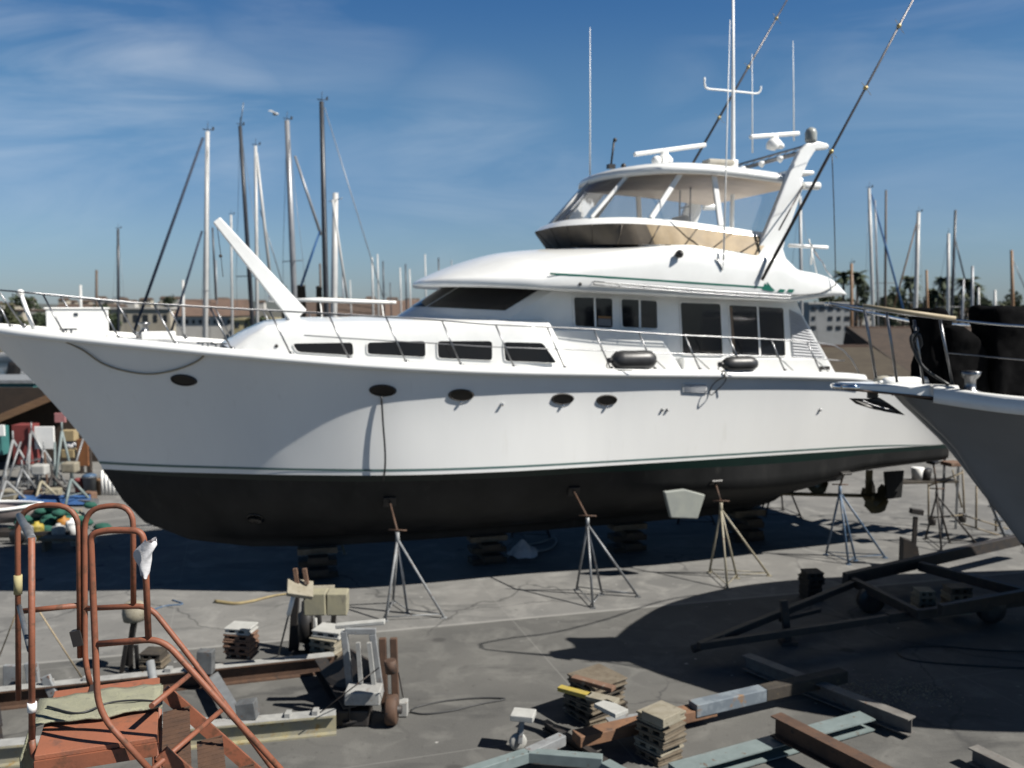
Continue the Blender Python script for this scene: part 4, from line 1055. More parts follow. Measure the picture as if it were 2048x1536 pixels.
# black fenders on the side deck
def fender(x0, x1, yc, r, label):
    A = BP(x0, yc, 2.36); Bq = BP(x1, yc + 2, 2.36); A = W(*A); Bq = W(*Bq); mid = A.lerp(Bq, .5)
    e = empty('fender', mid, TH, label, 'fender', 'black fenders on the side deck')
    L = (Bq - A).length / 2
    t = MB(); t.lathe((0, 0, 0), [(.02, -L), (r * .55, -L + .03), (r * .9, -L + .10), (r, -L + .2), (r * .97, 0), (r, L - .2), (r * .9, L - .10), (r * .55, L - .03), (.02, L)], 20, 'X'); t.build('body', RUBBER, e)
    t = MB(); t.lathe((-L - .01, 0, 0), [(.045, -.06), (.05, 0), (.05, .05)], 10, 'X'); t.build('eye', RUBBER, e)
    t = MB(); t.tube(spline([(-L - .05, 0, 0), (-L - .10, -.05, -.1), (-L - .02, -.1, -r + .02), (-L + .3, -.22, -r)], 5), .010, 5); t.build('lanyard', BLKHOSE, e)
fender(1222, 1312, 719, .17, 'fat black fender lying on the side deck below the forward saloon windows')
fender(1444, 1515, 727, .14, 'flatter black fender lying on the side deck below the tall saloon windows')
# furled ensign at the stern
fp0, fp1 = BP(1640, 575, 1.9), BP(1618, 478, 1.9)
fp0, fp1 = W(*fp0), W(*fp1)
e = empty('ensign', fp0, 0, 'furled red and white ensign drooping from its staff at the stern', 'flag')
t = WB(); t.tube([fp0, fp1], .012, 6); t.put('staff', WHITEP, e)
t = WB(); rows = []
for i in range(9):
    f = i / 8; x = lerp(1622, 1658, f); y = lerp(490, 548, f); wv = 10 + 5 * math.sin(i * 1.9); c = AT(x, y, fp0.y - .05)
    rows.append([c + Vector((-wv * .006, .03 * math.sin(i), wv * .009)), c + Vector((0, -.07 * math.cos(i * 1.3), 0)), c + Vector((wv * .008, .04, -wv * .008))])
t.grid(rows, True); cl = t.put('cloth', RAG, e)
t = WB(); rows = []
for i in range(4):
    c = AT(1630 + 4 * i, 508 + 5 * i, fp0.y - .14); rows.append([c + Vector((-.05, 0, .06)), c + Vector((.05, -.01, -.05))])
t.grid(rows, True); t.put('red_patch', mat('red_cloth', (.45, .03, .04), .9, c2=(.3, .02, .03), scale=6), cl)

# scaffold and boarding stair by the stern
e = empty('rolling_scaffold', G(1925, 1040), 0, 'thin tan scaffold frame standing on the concrete behind the stern', 'scaffold')
tops = {}
t = WB()
SC = mat('scaffold_tan', (.24, .20, .13), .6, c2=(.16, .12, .07), scale=7)
for a, b in (((1857, 968), (1857, 1040)), ((1925, 940), (1929, 1037)), ((1953, 972), (1952, 1056)), ((1905, 940), (1924, 1015)), ((1990, 985), (1992, 1062))):
    g0 = G(*b); top = AT(a[0], a[1], g0.y); t = WB(); t.tube([g0, top], .022, 6); t.put('upright', SC, e)
for a, b in (((1857, 1036), (1926, 1030)), ((1926, 1030), (2016, 1058)), ((1925, 1048), (2016, 1076)), ((1857, 972), (1925, 945))):
    D = 19.6; t = WB(); t.tube([AT(a[0], a[1], D - .4), AT(b[0], b[1], D - .2)], .018, 6); t.put('rail', SC, e)
for x, y in ((1864, 1046), (1924, 1040)):
    g0 = G(x, y + 4); t = WB(); t.lathe(g0, [(.08, 0), (.09, .1), (.09, .2)], 10); t.put('foot', DKST, e)
g0 = G(2000, 1084); g1 = G(1690, 1034); k = .78
b0 = Vector((g0.x + .8 * k * .25, g0.y - .6 * k * .25, .25)); b1 = Vector((g1.x + .8 * k * 2.9, g1.y - .6 * k * 2.9, 2.9))
e = empty('boarding_stair', (b0.x, b0.y, 0), 0, 'open boarding stair hidden behind the grey bow, seen by its striped shadow', 'stair')
sd = Vector((.8, -.6, 0)).normalized() ; dd = (b1 - b0)
side = Vector((0, 0, 1)).cross(dd).normalized() * .32
for sg in (1, -1):
    t = WB(); t.beam(b0 + side * sg - dd * .08, b1 + side * sg, .025, .06); t.put('stringer', GALV, e)
for i in range(11):
    c = b0 + dd * (i / 10); t = WB(); d2 = Vector((dd.x, dd.y, 0)).normalized(); t.beam(c - side * .98, c + side * .98, .20, .025); t.put('step', GALV, e)
for sg in (1,):
    t = WB(); t.beam(b1 + side * sg, Vector((b1.x, b1.y, 0)) + side * sg, .04, .04); t.put('leg', GALV, e)
    t = WB(); t.beam(b1 - side * sg, Vector((b1.x, b1.y, 0)) - side * sg, .04, .04); t.put('leg', GALV, e)
# buckets and gear below the stern
for x, y, m, lb in ((1835, 948, WHITEP, 'white bucket hanging below the stern platform'), (1850, 950, BLACKP, 'black bucket beside the white bucket below the stern')):
    p = AT(x, y, 19.4); t = MB(); t.lathe((0, 0, -.14), [(.11, 0), (.14, .28), (.13, .285)], 14); o = t.build('bucket', m); o.location = p; tag(o, lb, 'bucket', 'buckets below the stern')
p = AT(1850, 962, 19.4); t = MB(); t.box((0, 0, 0), (1.5, .35, .05)); o = t.build('scaffold_plank', WOODD); o.location = p; o.rotation_euler = (0, R(2), TH); tag(o, 'dark plank carrying the buckets below the stern', 'plank')

# ================================================================ THE SECOND YACHT AT THE RIGHT
T2 = R(8); O2 = Vector((4.9, 11.42, 0)); S2 = Vector((math.cos(T2), math.sin(T2), 0)); P2 = Vector((math.sin(T2), -math.cos(T2), 0))
sec = empty('motor_boat', O2, T2, 'second motor boat pointing its flared grey shaded bow in from the right', 'motor boat')
class QB(MB):
    def build(self, name, m, parent=None, **k):
        self.v = [(p[0], -p[1], p[2]) for p in self.v]; self.f = [q[::-1] for q in self.f]
        return MB.build(self, name, m, parent or sec, **k)
_o2 = Vector((-O2.x, -O2.y, CH)); _os2, _ot2 = _o2.dot(S2), _o2.dot(P2)
def BQ(x, y, a):
    d = ray(x, y); k = (a - _ot2) / d.dot(P2); return Vector((_os2 + k * d.dot(S2), a, CH + k * d.z))
st_px = [(1795, 791), (1813, 809), (1831, 823), (1859, 849), (1905, 890), (1960, 975), (2040, 1085)]
st2 = [BQ(x, y, 0) for x, y in st_px]
foot = st2[-1]
qs_s = [0, .10, .275, .72, 1.5, 3.0, 5.0, 8.0, 12.0]; qs_t = [0, .17, .42, 1.12, 1.95, 2.7, 3.0, 3.0, 2.9]; qs_z = [3.872, 3.862, 3.842, 3.787, 3.742, 3.67, 3.57, 3.44, 3.39]
fw = foot.x; qw_s = [fw, fw + .15, fw + .5, fw + 1.1, fw + 2, fw + 3.2, fw + 4.6, fw + 7, 12.1]; qw_t = [0, .06, .2, .48, .9, 1.4, 1.8, 2.0, 2.0]
stz = [p.z for p in st2][::-1]; sts = [p.x for p in st2][::-1]
def hull2(u, v):
    a, b, c, d, e_ = cr(qw_s, u), max(0, cr(qw_t, u)), cr(qs_s, u), max(0, cr(qs_t, u)), cr(qs_z, u)
    z = lerp(foot.z, e_, v); k = max(0, 1 - u / 4)
    x = lerp(lerp(a, c, v), interp(stz, sts, lerp(foot.z, 3.872, v)), k ** 2)
    return Vector((x, lerp(b, d, lerp(v, v ** 1.7, max(0, 1 - u / 8))), z))
us2 = [8 * (i / 70) ** 1.2 for i in range(71)]
rows = [[hull2(u, j / 14) for u in us2] for j in range(15)]
t = QB(); t.grid(rows, True, False); t.grid([[Vector((p.x, -p.y, p.z)) for p in r] for r in rows], True, True)
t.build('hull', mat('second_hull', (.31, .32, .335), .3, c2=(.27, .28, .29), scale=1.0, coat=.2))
def bot2(u, w):
    p = hull2(u, 0); zk = interp([fw, fw + .6, fw + 2, 12], [foot.z, 1.2, .75, .7], p.x)
    return Vector((p.x, p.y * interp([0, .5, 1], [1, .7, .04], w), lerp(p.z, zk, w)))
rows = [[bot2(u, w) for u in us2] for w in (0, .05)]
t = QB(); t.grid(rows, True, True); t.grid([[Vector((p.x, -p.y, p.z)) for p in r] for r in rows], True, False); t.build('boot_stripe', mat('boot_blue', (.02, .08, .22), .4, c2=(.02, .06, .18), scale=2))
rows = [[bot2(u, w) for u in us2] for w in (.05, .3, .5, .75, 1)]
t = QB(); t.grid(rows, True, True); t.grid([[Vector((p.x, -p.y, p.z)) for p in r] for r in rows], True, False); t.build('bottom', ANTIF)
t = QB()
sh2 = [hull2(u, 1) for u in us2]
t.grid([[Vector((p.x, p.y * f * .99, p.z + .02)) for p in sh2] for f in (-1, -.5, 0, .5, 1)], True, True); t.build('deck', NONSKID)
t = QB()
for sg in (1, -1):
    prof = [(0, -.03), (.045, -.025), (.05, .03), (.045, .16), (-.04, .185), (-.06, .02)]
    t.grid([[Vector((p.x, max(0, p.y + a) * sg, p.z + b)) for p in sh2 if p.x > .2] for a, b in prof], True, sg > 0)
t.build('toe_rail', GEL)
# pulpit plank with its chrome edge, rollers, anchor
tip = BQ(1684, 762, .0)
zp = 3.94
def pul(x): return lerp(.11, .47, max(0, min(1, (x + .8) / 1.35))), lerp(3.958, 3.832, (x + .8) / 1.35), lerp(4.033, 4.023, (x + .8) / 1.35)
xs = [-.80, -.55, -.3, 0, .3, .55]
rows = []
for x in xs:
    hw, z0, z1 = pul(x); rows.append([(x, hw * .80, z0), (x, hw * 1.02, z0 + .01), (x, hw, lerp(z0, z1, .8)), (x, hw - .03, z1), (x, 0, z1 + .015), (x, -hw + .03, z1), (x, -hw, lerp(z0, z1, .8)), (x, -hw * 1.02, z0 + .01), (x, -hw * .80, z0)])
t = QB(); t.grid(rows, False, True); t.add(rows[0], [tuple(range(9))]); t.add(rows[-1], [tuple(range(9))[::-1]]); t.grid([[r[0], r[8]] for r in rows], False); t.build('bow_pulpit', GEL)
t = QB()
for sg in (1, -1): t.tube([Vector((x, (pul(x)[0] * 1.03 + .004) * sg, pul(x)[1] + .012)) for x in xs], .016, 6)
t.build('pulpit_moulding', mat('teak', (.16, .10, .07), .6, c2=(.11, .075, .05), scale=9))
t = QB(); t.tube([(-.80, .12, zp + .05), (-.84, 0, zp + .05), (-.80, -.12, zp + .05)], .035, 8); t.tube([(-.80, .12, zp + .05), (-.62, .215, zp + .05)], .03, 8); t.build('bow_roller', CHROME)
an = empty('anchor', Vector((O2 + S2 * -.45 + P2 * .1 + Vector((0, 0, 3.8)))), T2, 'black plough anchor hanging below the pulpit of the second boat', 'anchor')
def A2(x, y, tt): p = BQ(x, y, tt); return Vector((p.x + .45, -(p.y - .1), p.z - 3.8))
AP = [(1739, 778), (1757, 782), (1757, 796), (1738, 797)]
t = MB(); t.prism([A2(x, y, .13) for x, y in AP], (0, .06, 0)); t.build('shank', BLACKP, an, bevel=.008)
for sg, tt in ((1, .10), (-1, .10)):
    P = [(1700, 797), (1716, 797), (1740, 798), (1757, 795), (1778, 808), (1808, 830), (1786, 826), (1758, 821), (1722, 810)]
    rows = [[A2(x, y, .10) for x, y in P]]
    t = MB(); base_ = [A2(x, y, .10) for x, y in P]
    cy = base_[0].y
    t.prism([p + Vector((0, -.10 * sg if i in (6, 7, 8) else -.01 * sg, 0)) for i, p in enumerate(base_)], (0, -.025 * sg, 0)); t.build('fluke', BLACKP, an, bevel=.006)
t = MB(); t.tube(spline([A2(1724, 800, .25), A2(1745, 810, .26), A2(1790, 822, .25)], 5), .010, 5); t.build('fluke_edge', DULLST, an)
# bow rail
rt = lambda x, y, tt: BQ(x, y, tt)
r_px = [(1658, 606, .0), (1666, 608, .10), (1703, 612, .20), (1760, 620, .32), (1830, 630, .42), (1911, 640, .62), (2048, 652, 1.0)]
t = QB(); q = [rt(*c) for c in r_px]; q += [Vector((2.3, 1.85, q[-1].z - .05)), Vector((4.0, 2.15, q[-1].z - .1))]
t.tube(spline(q, 5), .017, 7); q2 = [Vector((p.x, -p.y, p.z)) for p in q]; t.tube(spline(q2, 5), .017, 7); t.build('top_rail', STEEL)
t = QB(); t.tube([rt(1726, 612, .25), rt(1911, 637, .62)], .026, 8); t.build('rail_cover', mat('tan_vinyl', (.50, .42, .28), .6, c2=(.42, .34, .22), scale=6))
for a, b, tt in (((1728, 614), (1752, 756), .25), ((1773, 622), (1794, 764), .33), ((1828, 640), (1847, 768), .42), ((1880, 640), (1905, 776), .52)):
    t = QB(); p, q_ = rt(a[0], a[1], tt), rt(b[0], b[1], tt); q_.z = max(q_.z, zp + .1); t.tube([p, q_], .017, 6); t.build('stanchion', DULLST)
t = QB(); t.tube([rt(1896, 706, .55), rt(2048, 720, 1.0), Vector((2.4, 1.85, 4.27))], .010, 6); t.build('mid_rail', DULLST)
t = QB(); c = BQ(1940, 776, .62); c.z = 3.91; t.lathe(c, [(.15, 0), (.15, .05), (.07, .08), (.065, .2), (.11, .25), (.12, .30), (.05, .31)], 16); t.build('windlass', DULLST)
t = QB(); P = [Vector((4.2, y_, 3.7)) for y_ in (-1.4, 1.4)]; t.box((7.4, 0, 4.25), (5.0, 3.2, 1.3)); t.build('deckhouse', GEL, bevel=.15)
# things on its deck
def canvas_hood(px, tt, depth, label):
    P = [BQ(x, y, tt) for x, y in px]; P = [O2 + S2 * p.x + P2 * p.y + Vector((0, 0, p.z)) for p in P]
    t = WB(); t.prism(P, -P2 * depth); o = t.put('canvas_cover', CANVB, origin=P[0])
    rm = o.modifiers.new('skin', 'REMESH'); rm.mode = 'VOXEL'; rm.voxel_size = .035; rm.use_smooth_shade = True
    sm = o.modifiers.new('soft', 'SMOOTH'); sm.iterations = 8; sm.factor = .6
    tx = bpy.data.textures.new('folds', 'CLOUDS'); tx.noise_scale = .28
    dp = o.modifiers.new('folds', 'DISPLACE'); dp.texture = tx; dp.strength = .11; dp.mid_level = .5; return tag(o, label, 'canvas cover', 'black canvas covers on the second boat')
canvas_hood([(1858, 632), (1863, 622), (1880, 615), (1898, 619), (1905, 630), (1906, 652), (1898, 778), (1862, 778)], .25, .45, 'narrow tall black canvas cover with a domed top on the second boat')
canvas_hood([(1893, 648), (1926, 650), (1950, 668), (1975, 694), (1982, 720), (1984, 790), (1893, 790)], .35, .6, 'wide sloping black canvas hood behind the chrome windlass')
canvas_hood([(1988, 622), (1992, 614), (2030, 611), (2075, 612), (2078, 795), (1996, 795)], .45, .5, 'tall square black canvas cover cut by the right picture edge')
p0 = O2 + S2 * BQ(1765, 753, .15).x + P2 * .15; p1 = O2 + S2 * BQ(1868, 766, .15).x + P2 * .15
e = empty('fender', (p0.x, p0.y, 4.05), T2, 'white cylinder fender lying on the pulpit of the second boat', 'fender')
L = (p1 - p0).length
t = MB(); t.lathe((0, 0, 0), [(.02, 0), (.06, .03), (.065, .1), (.065, L - .1), (.06, L - .03), (.02, L)], 14, 'X'); t.build('body', WHITEP, e)
t = MB(); t.lathe((-.01, 0, 0), [(.02, -.04), (.02, .02)], 8, 'X'); t.build('eye', WHITEP, e)
t = MB(); t.ball((0, 0, 0), .13, 12, 8, (1.2, .8, .55)); o = t.build('canvas_bundle', mat('beige_canvas', (.50, .48, .40), .9, c2=(.4, .37, .3), scale=8, bump=.6, bscale=14)); o.location = O2 + S2 * BQ(1775, 756, .0).x + P2 * -.05 + Vector((0, 0, 4.05)); tag(o, 'crumpled beige canvas bundle beside the white fender', 'canvas')
pts = [(1826, 652), (1835, 660), (1822, 675), (1828, 700), (1842, 690), (1836, 668), (1826, 690), (1838, 722), (1855, 742), (1885, 762), (1898, 770)]
t = WB(); t.tube(spline([(lambda p: O2 + S2 * p.x + P2 * p.y + Vector((0, 0, p.z)))(BQ(x, y, .40 + .02 * (i % 3))) for i, (x, y) in enumerate(pts)], 5), .022, 6)
tag(t.put('washdown_hose', BLKHOSE, origin=O2), 'dark hose bunched on the rail of the second boat', 'hose')
# ================================================================ ROLLING STAIR IN THE LEFT FOREGROUND
DN, DB = 5.0, 5.9
base = AT(180, 1450, 5.45)
stair = empty('rolling_stair', (base.x, base.y, 0), 0, 'rusty orange rolling boarding stair with looped handrails in the left foreground', 'rolling stair')
def N_(x, y): return AT(x, y, DN)
def B_(x, y): return AT(x, y, DB)
def pipe(name, pts, r=.0185, parent=stair, m=ORANGE, rad=.12, bend=True):
    t = WB(); t.tube(roundbend(pts, rad, 6) if bend else pts, r, 10); return t.put(name, m, parent)
pipe('back_loop', [B_(37, 1400), B_(35, 1011), B_(157, 1009), B_(160, 1315)], rad=.2)
pipe('back_loop', [B_(181, 1372), B_(170, 1320), B_(169, 1016), B_(266, 1008), B_(267, 1210)], rad=.2)
pipe('front_loop', [N_(64, 1481), N_(63, 1075)], bend=False)
pipe('front_loop', [N_(64, 1478), N_(66, 1513), N_(91, 1521), N_(190, 1514)], rad=.1)
pipe('front_loop', [N_(300, 1540), N_(196, 1425), N_(181, 1068), N_(215, 1060), N_(285, 1061), N_(290, 1105), N_(297, 1278)], rad=.14)
pipe('end_rail', [B_(39, 1032), N_(64, 1078)], r=.024, m=GALV, bend=False)
pipe('end_rail', [B_(38, 1212), N_(60, 1300)], r=.016, m=GALV, bend=False)
pipe('mid_rail', [B_(38, 1223), B_(155, 1211)], bend=False)
hr0 = B_(544, 1536); hr_ = B_(310, 1222); ext = hr0 + (hr0 - B_(391, 1328)) * 1.2
pipe('stair_handrail', [B_(169, 1217), B_(299, 1211), B_(391, 1328), ext], rad=.10)
lo0 = N_(195, 1288); a = N_(324, 1277); b = N_(453, 1419); ext2 = b + (b - N_(377, 1335)) * 2.6
pipe('stair_handrail', [lo0, a, N_(377, 1335), ext2], rad=.16)
pipe('brace', [AT(385, 1345, 5.8), AT(303, 1412, 5.15)], r=.017, bend=False)
pipe('brace', [AT(447, 1417, 5.75), N_(303, 1540)], r=.017, bend=False)
zp = 2.47
def PL(x, y): return G(x, y, zp)
c = [PL(68, 1512), PL(314, 1474), PL(262, 1362), PL(64, 1388)]
# keep the deck a true rectangle
e1 = (c[1] - c[0]).normalized(); e2 = Vector((-e1.y, e1.x, 0)); o = c[0]
Lx, Ly = (c[1] - c[0]).length, (c[3] - c[0]).dot(e2)
def DK(u, v, dz=0): return o + e1 * (u * Lx) + e2 * (v * Ly) + Vector((0, 0, dz))
t = WB(); t.prism([DK(0, 0, -.03), DK(1, 0, -.03), DK(1, 1, -.03), DK(0, 1, -.03)], (0, 0, .03)); t.put('platform', ORPLATE, stair, bevel=.004)
t = WB(); t.beam(DK(0, 0, -.07), DK(1, 0, -.07), .03, .08); t.put('platform_edge', ORANGE, stair)
t = WB(); t.beam(DK(0, 1, -.07), DK(1, 1, -.07), .03, .08); t.put('platform_edge', ORANGE, stair)
t = WB(); t.beam(DK(.36, .8, .006), DK(.36, 1, .006), .035, .008); t.put('platform_seam', DKST, stair)
# steps of expanded steel going down to the right
for k in range(1, 10):
    cpt = o + e1 * (Lx + .10 + .21 * (k - 1)) + e2 * (Ly * .5) + Vector((0, 0, -.245 * k))
    t = WB(); t.beam(cpt - e2 * (Ly * .46), cpt + e2 * (Ly * .46), .17, .02)
    for q in range(14):
        yy = -Ly * .44 + Ly * .88 * q / 13; t.beam(cpt + e2 * yy - e1 * .085 + Vector((0, 0, .012)), cpt + e2 * (yy + .04) + e1 * .085 + Vector((0, 0, .012)), .008, .008)
    t.put('step', RUST, stair)
for v in (0, 1):
    t = WB(); a = o + e1 * (Lx + .02) + e2 * (Ly * v) + Vector((0, 0, -.10)); t.beam(a, a + e1 * 2.0 + Vector((0, 0, -2.33)), .03, .09); t.put('stringer', ORANGE, stair)
for u_ in (.02, .98):
    for v in (.02, .98):
        t = WB(); t.tube([DK(u_, v, -.05), Vector((DK(u_, v).x - (.15 if u_ < .5 else 0), DK(u_, v).y, .10))], .021, 8); t.put('leg', ORANGE, stair)
        t = WB(); t.lathe(Vector((DK(u_, v).x - (.15 if u_ < .5 else 0), DK(u_, v).y - .02, .075)), [(.03, -.02), (.075, -.02), (.075, .02), (.03, .02)], 14, 'Y'); t.put('wheel', RUBBER, stair)
t = WB(); t.beam(DK(.02, .02, -1.1), DK(.98, .02, -1.1), .03, .03); t.put('brace', ORANGE, stair)
t = WB(); t.beam(DK(.02, .98, -1.1), DK(.98, .98, -1.1), .03, .03); t.put('brace', ORANGE, stair)
# tape wraps
t = WB(); t.tube([B_(36, 1150), B_(36, 1188)], .027, 10); t.put('tape_wrap', mat('yellow_tape', (.46, .40, .20), .8, c2=(.36, .32, .17), scale=20), stair)
t = WB(); t.tube([N_(64, 1405), N_(64, 1423)], .026, 10); t.put('tape_wrap', WHITEP, stair)
t = WB(); t.beam(B_(152, 1260), B_(160, 1290), .05, .07); t.put('bracket', DKST, stair)
# carpet over the platform and hanging over its end
rows = []
random.seed(3)
for i in range(15):
    f = i / 14; r = []
    for j in range(10):
        g_ = j / 9; u_ = lerp(-.09, 1.02, f); v_ = lerp(.36, .80, g_) + .02 * math.sin(f * 9 + g_ * 3)
        dz = .016 + .012 * math.sin(f * 11 + g_ * 5) ** 2 + .006 * random.random()
        p = DK(u_, v_, dz); r.append(p)
    rows.append(r)
hang = []
for k in range(8, 0, -1):
    hang.append([rows[0][j] - e1 * (.03 + .012 * math.sin(j * 1.3 + k * .6)) * min(1, k / 2) * 1.4 - Vector((0, 0, .085 * k)) for j in range(10)])
t = WB(); t.grid(hang + rows, True, True)
t.add([p + Vector((0, 0, -.010)) for p in rows[-1]] + rows[-1], [(i, i + 1, 11 + i, 10 + i) for i in range(9)])
ob = t.put('carpet', CARPET, origin=o); tag(ob, 'worn pale carpet strip folded over the orange platform end', 'carpet')
sm = ob.modifiers.new('thick', 'SOLIDIFY'); sm.thickness = .012; sm.offset = 1
pts = [DK(.0, .62, .045), DK(.3, .42, .05), DK(.55, .52, .05), DK(.8, .50, .05), DK(1.0, .44, .045)]
t = WB(); t.tube(spline(pts, 6), .006, 6); tag(t.put('cord', BLKHOSE, origin=pts[0]), 'thin dark cord lying across the carpet on the platform', 'cord')
# rag knotted round the rail
rows = []
random.seed(11)
pr = [(268, 1101), (283, 1096), (305, 1079), (298, 1098), (288, 1120), (294, 1148), (284, 1150), (277, 1130)]
cen = N_(287, 1108)
t = WB(); n = 16
for i in range(7):
    f = i / 6; yy = lerp(1080, 1152, f); w_ = [10, 15, 19, 17, 11, 8, 6][i]; xc = [300, 296, 288, 286, 288, 290, 290][i]
    r = []
    for k in range(n):
        an = 2 * math.pi * k / n; wob = 1 + .3 * math.sin(an * 3 + i * 1.7) + .12 * random.random()
        r.append(N_(xc, yy) + Vector((w_ * .0028 * math.cos(an) * wob, .03 * math.sin(an) * wob, .012 * math.sin(an * 2 + i))))
    rows.append(r + [r[0]])
t.grid(rows, True); t.add([N_(270, 1100) + Vector((0, -.03, 0)), N_(286, 1094) + Vector((0, -.05, .01)), N_(292, 1118) + Vector((0, -.045, 0)), N_(280, 1132) + Vector((0, -.03, 0))], [(0, 1, 2, 3)], True)
tag((lambda o: (o.modifiers.new('soft', 'SUBSURF'), o)[1])(t.put('rag', RAG, origin=cen)), 'white rag knotted round the top of the orange handrail', 'rag')

# ================================================================ HYDRAULIC HULL CRADLE ON THE LEFT
ORG = G(400, 1400)
crd = empty('hull_cradle', ORG, 0, 'steel hull cradle with two long beams, uprights and a wheeled end at left', 'cradle')
GREYST = mat('grey_steel', (.20, .21, .215), .55, .3, c2=(.13, .135, .14), scale=7, c3=(.16, .085, .05), scale3=12, lo3=.6, hi3=.7)
YELST = mat('yellowed_steel', (.38, .34, .20), .6, c2=(.26, .25, .21), scale=5, c3=(.30, .20, .07), scale3=9, lo3=.56, hi3=.68)
PALEST = mat('pale_steel', (.42, .42, .40), .6, c2=(.30, .30, .29), scale=6, c3=(.18, .12, .08), scale3=12, lo3=.62, hi3=.72)
def GZ(x, y, z): return G(x, y, z)
h = .24
a, b = GZ(-60, 1385, h), GZ(668, 1308, h)
t = WB(); t.ibeam(a - Vector((0, 0, h / 2)), b - Vector((0, 0, h / 2)), .18, h, .018, .014); t.put('far_beam', RUST, crd)
t = WB(); t.beam(a + Vector((0, 0, .003)), b + Vector((0, 0, .003)), .165, .004); t.put('beam_cap', PALEST, crd)
a2, b2 = GZ(-60, 1492, h), GZ(672, 1424, h)
t = WB(); t.ibeam(a2 - Vector((0, 0, h / 2)), b2 - Vector((0, 0, h / 2)), .20, h, .02, .05); t.put('near_beam', YELST, crd)
t = WB(); t.beam(a2 + Vector((0, 0, .003)), b2 + Vector((0, 0, .003)), .18, .004); t.put('beam_cap', PALEST, crd)
for f in (.28, .36, .50, .62, .86, .94):
    p = a2.lerp(b2, f) + Vector((0, 0, .03)); t = WB(); t.box(p, (.06, .12, .05)); t.put('bolt_lug', PALEST, crd)
for f in (.2, .30, .52):
    p = a.lerp(b, f) + Vector((0, 0, .03)); t = WB(); t.box(p, (.08, .10, .05)); t.put('bolt_lug', PALEST, crd)
# cross beams
for xa, ya, xb, yb in ((641, 1330, 700, 1430), (-20, 1390, -10, 1470)):
    t = WB(); t.ibeam(GZ(xa, ya, .17), GZ(xb, yb, .17), .16, .2); t.put('cross_beam', DKST, crd)
# bolsters: box post, sloping arm, lower box
p = GZ(412, 1345, h); q = AT(412, 1300, p.y)
t = WB(); t.beam(p, q, .20, .14, up=(0, 1, 0)); t.put('bolster_post', GREYST, crd, bevel=.01)
p2_ = GZ(470, 1430, h); t = WB(); t.beam(AT(425, 1352, p.y - .02), AT(468, 1425, p2_.y + .1), .16, .04, up=(0, -.6, .8)); t.put('sloping_plate', PALEGR, crd)
p = GZ(498, 1436, h); q = AT(492, 1402, p.y); t = WB(); t.beam(p, q, .22, .16, up=(0, 1, 0)); t.put('bolster_post', GREYST, crd, bevel=.01)
p = GZ(318, 1432, h); q = AT(300, 1322, p.y + .3); t = WB(); t.tube([p, q], .05, 10); t.put('upright_pipe', PALEGR, crd)
# white bracket at the left
for x0, y0, x1, y1, w_ in ((25, 1330, 25, 1375, .22), (62, 1325, 70, 1385, .16), (90, 1352, 108, 1392, .12)):
    p = GZ(x1, y1, .1); t = WB(); t.beam(p, AT(x0, y0, p.y), w_, .06, up=(0, 1, 0)); t.put('white_bracket', PALEGR, crd, bevel=.01)
# A frame at the wheeled end
for (x0, y0, x1, y1), r in (((688, 1262, 700, 1376), .05), ((745, 1268, 762, 1384), .05), ((700, 1376, 762, 1392), .05), ((690, 1262, 752, 1262), .045)):
    D0 = 10.6; t = WB(); t.beam(AT(x0, y0, D0), AT(x1, y1, D0), r * 1.6, r * 1.3, up=(0, 1, 0)); t.put('end_frame', PALEGR, crd, bevel=.008)
t = WB(); t.beam(AT(672, 1252, 10.75), AT(770, 1243, 10.75), .10, .05); t.put('end_plate', CONC, crd, bevel=.01)
for (x0, y0, x1, y1) in ((716, 1285, 722, 1365), (738, 1285, 748, 1368)):
    t = WB(); t.beam(AT(x0, y0, 10.5), AT(x1, y1, 10.5), .05, .05, up=(0, 1, 0)); t.put('end_strut', PALEST, crd)
t = WB(); t.box(AT(728, 1388, 10.4), (.42, .3, .16)); t.put('axle_box', PALEST, crd, bevel=.015)
for x in (768, 790):
    p = GZ(x + 2, 1432, 0); t = WB(); t.beam(Vector((p.x, p.y, .12)), AT(x - 3, 1276, p.y + .02), .085, .07, up=(0, 1, 0)); t.put('wheel_fork', RUST, crd, bevel=.008)
p = GZ(783, 1452, 0)
t = WB(); t.lathe(p + Vector((0, .05, .18)), [(.05, -.07), (.16, -.07), (.18, -.05), (.18, .05), (.16, .07), (.05, .07)], 22, 'X'); wh = t.put('wheel', RUST, crd)
t = WB(); t.lathe(p + Vector((0, .05, .18)), [(.03, -.12), (.05, -.12), (.05, .12), (.03, .12)], 10, 'X'); t.put('axle', DKST, crd)
t = WB(); t.tube([AT(780, 1320, 10.1), AT(783, 1345, 10.1)], .07, 10); t.put('hub_collar', RUST, crd)
t = WB(); t.box(GZ(806, 1415, .1), (.12, .14, .18)); t.put('side_block', PALEST, crd, bevel=.01)
t = WB(); t.tube([AT(640, 1425, 10.0), AT(758, 1335, 10.2)], .008, 5); t.put('tie_rod', DKST, crd)
t = WB(); t.tube([AT(797, 1345, 10.15), GZ(806, 1395, .2)], .008, 5); t.put('tie_rod', DKST, crd)
t = WB(); t.prism([AT(640, 1345, 11.0), AT(700, 1300, 11.0), AT(752, 1330, 10.75), AT(758, 1405, 10.6), AT(705, 1418, 10.7)], (0, .05, 0)); t.put('shading_plate', DKST, crd)  # dark plate put in for the black triangular shading at the cradle end
t = WB(); t.box(GZ(700, 1425, .10), (.5, .35, .2)); t.put('bogie_frame', DKST, crd, bevel=.02)
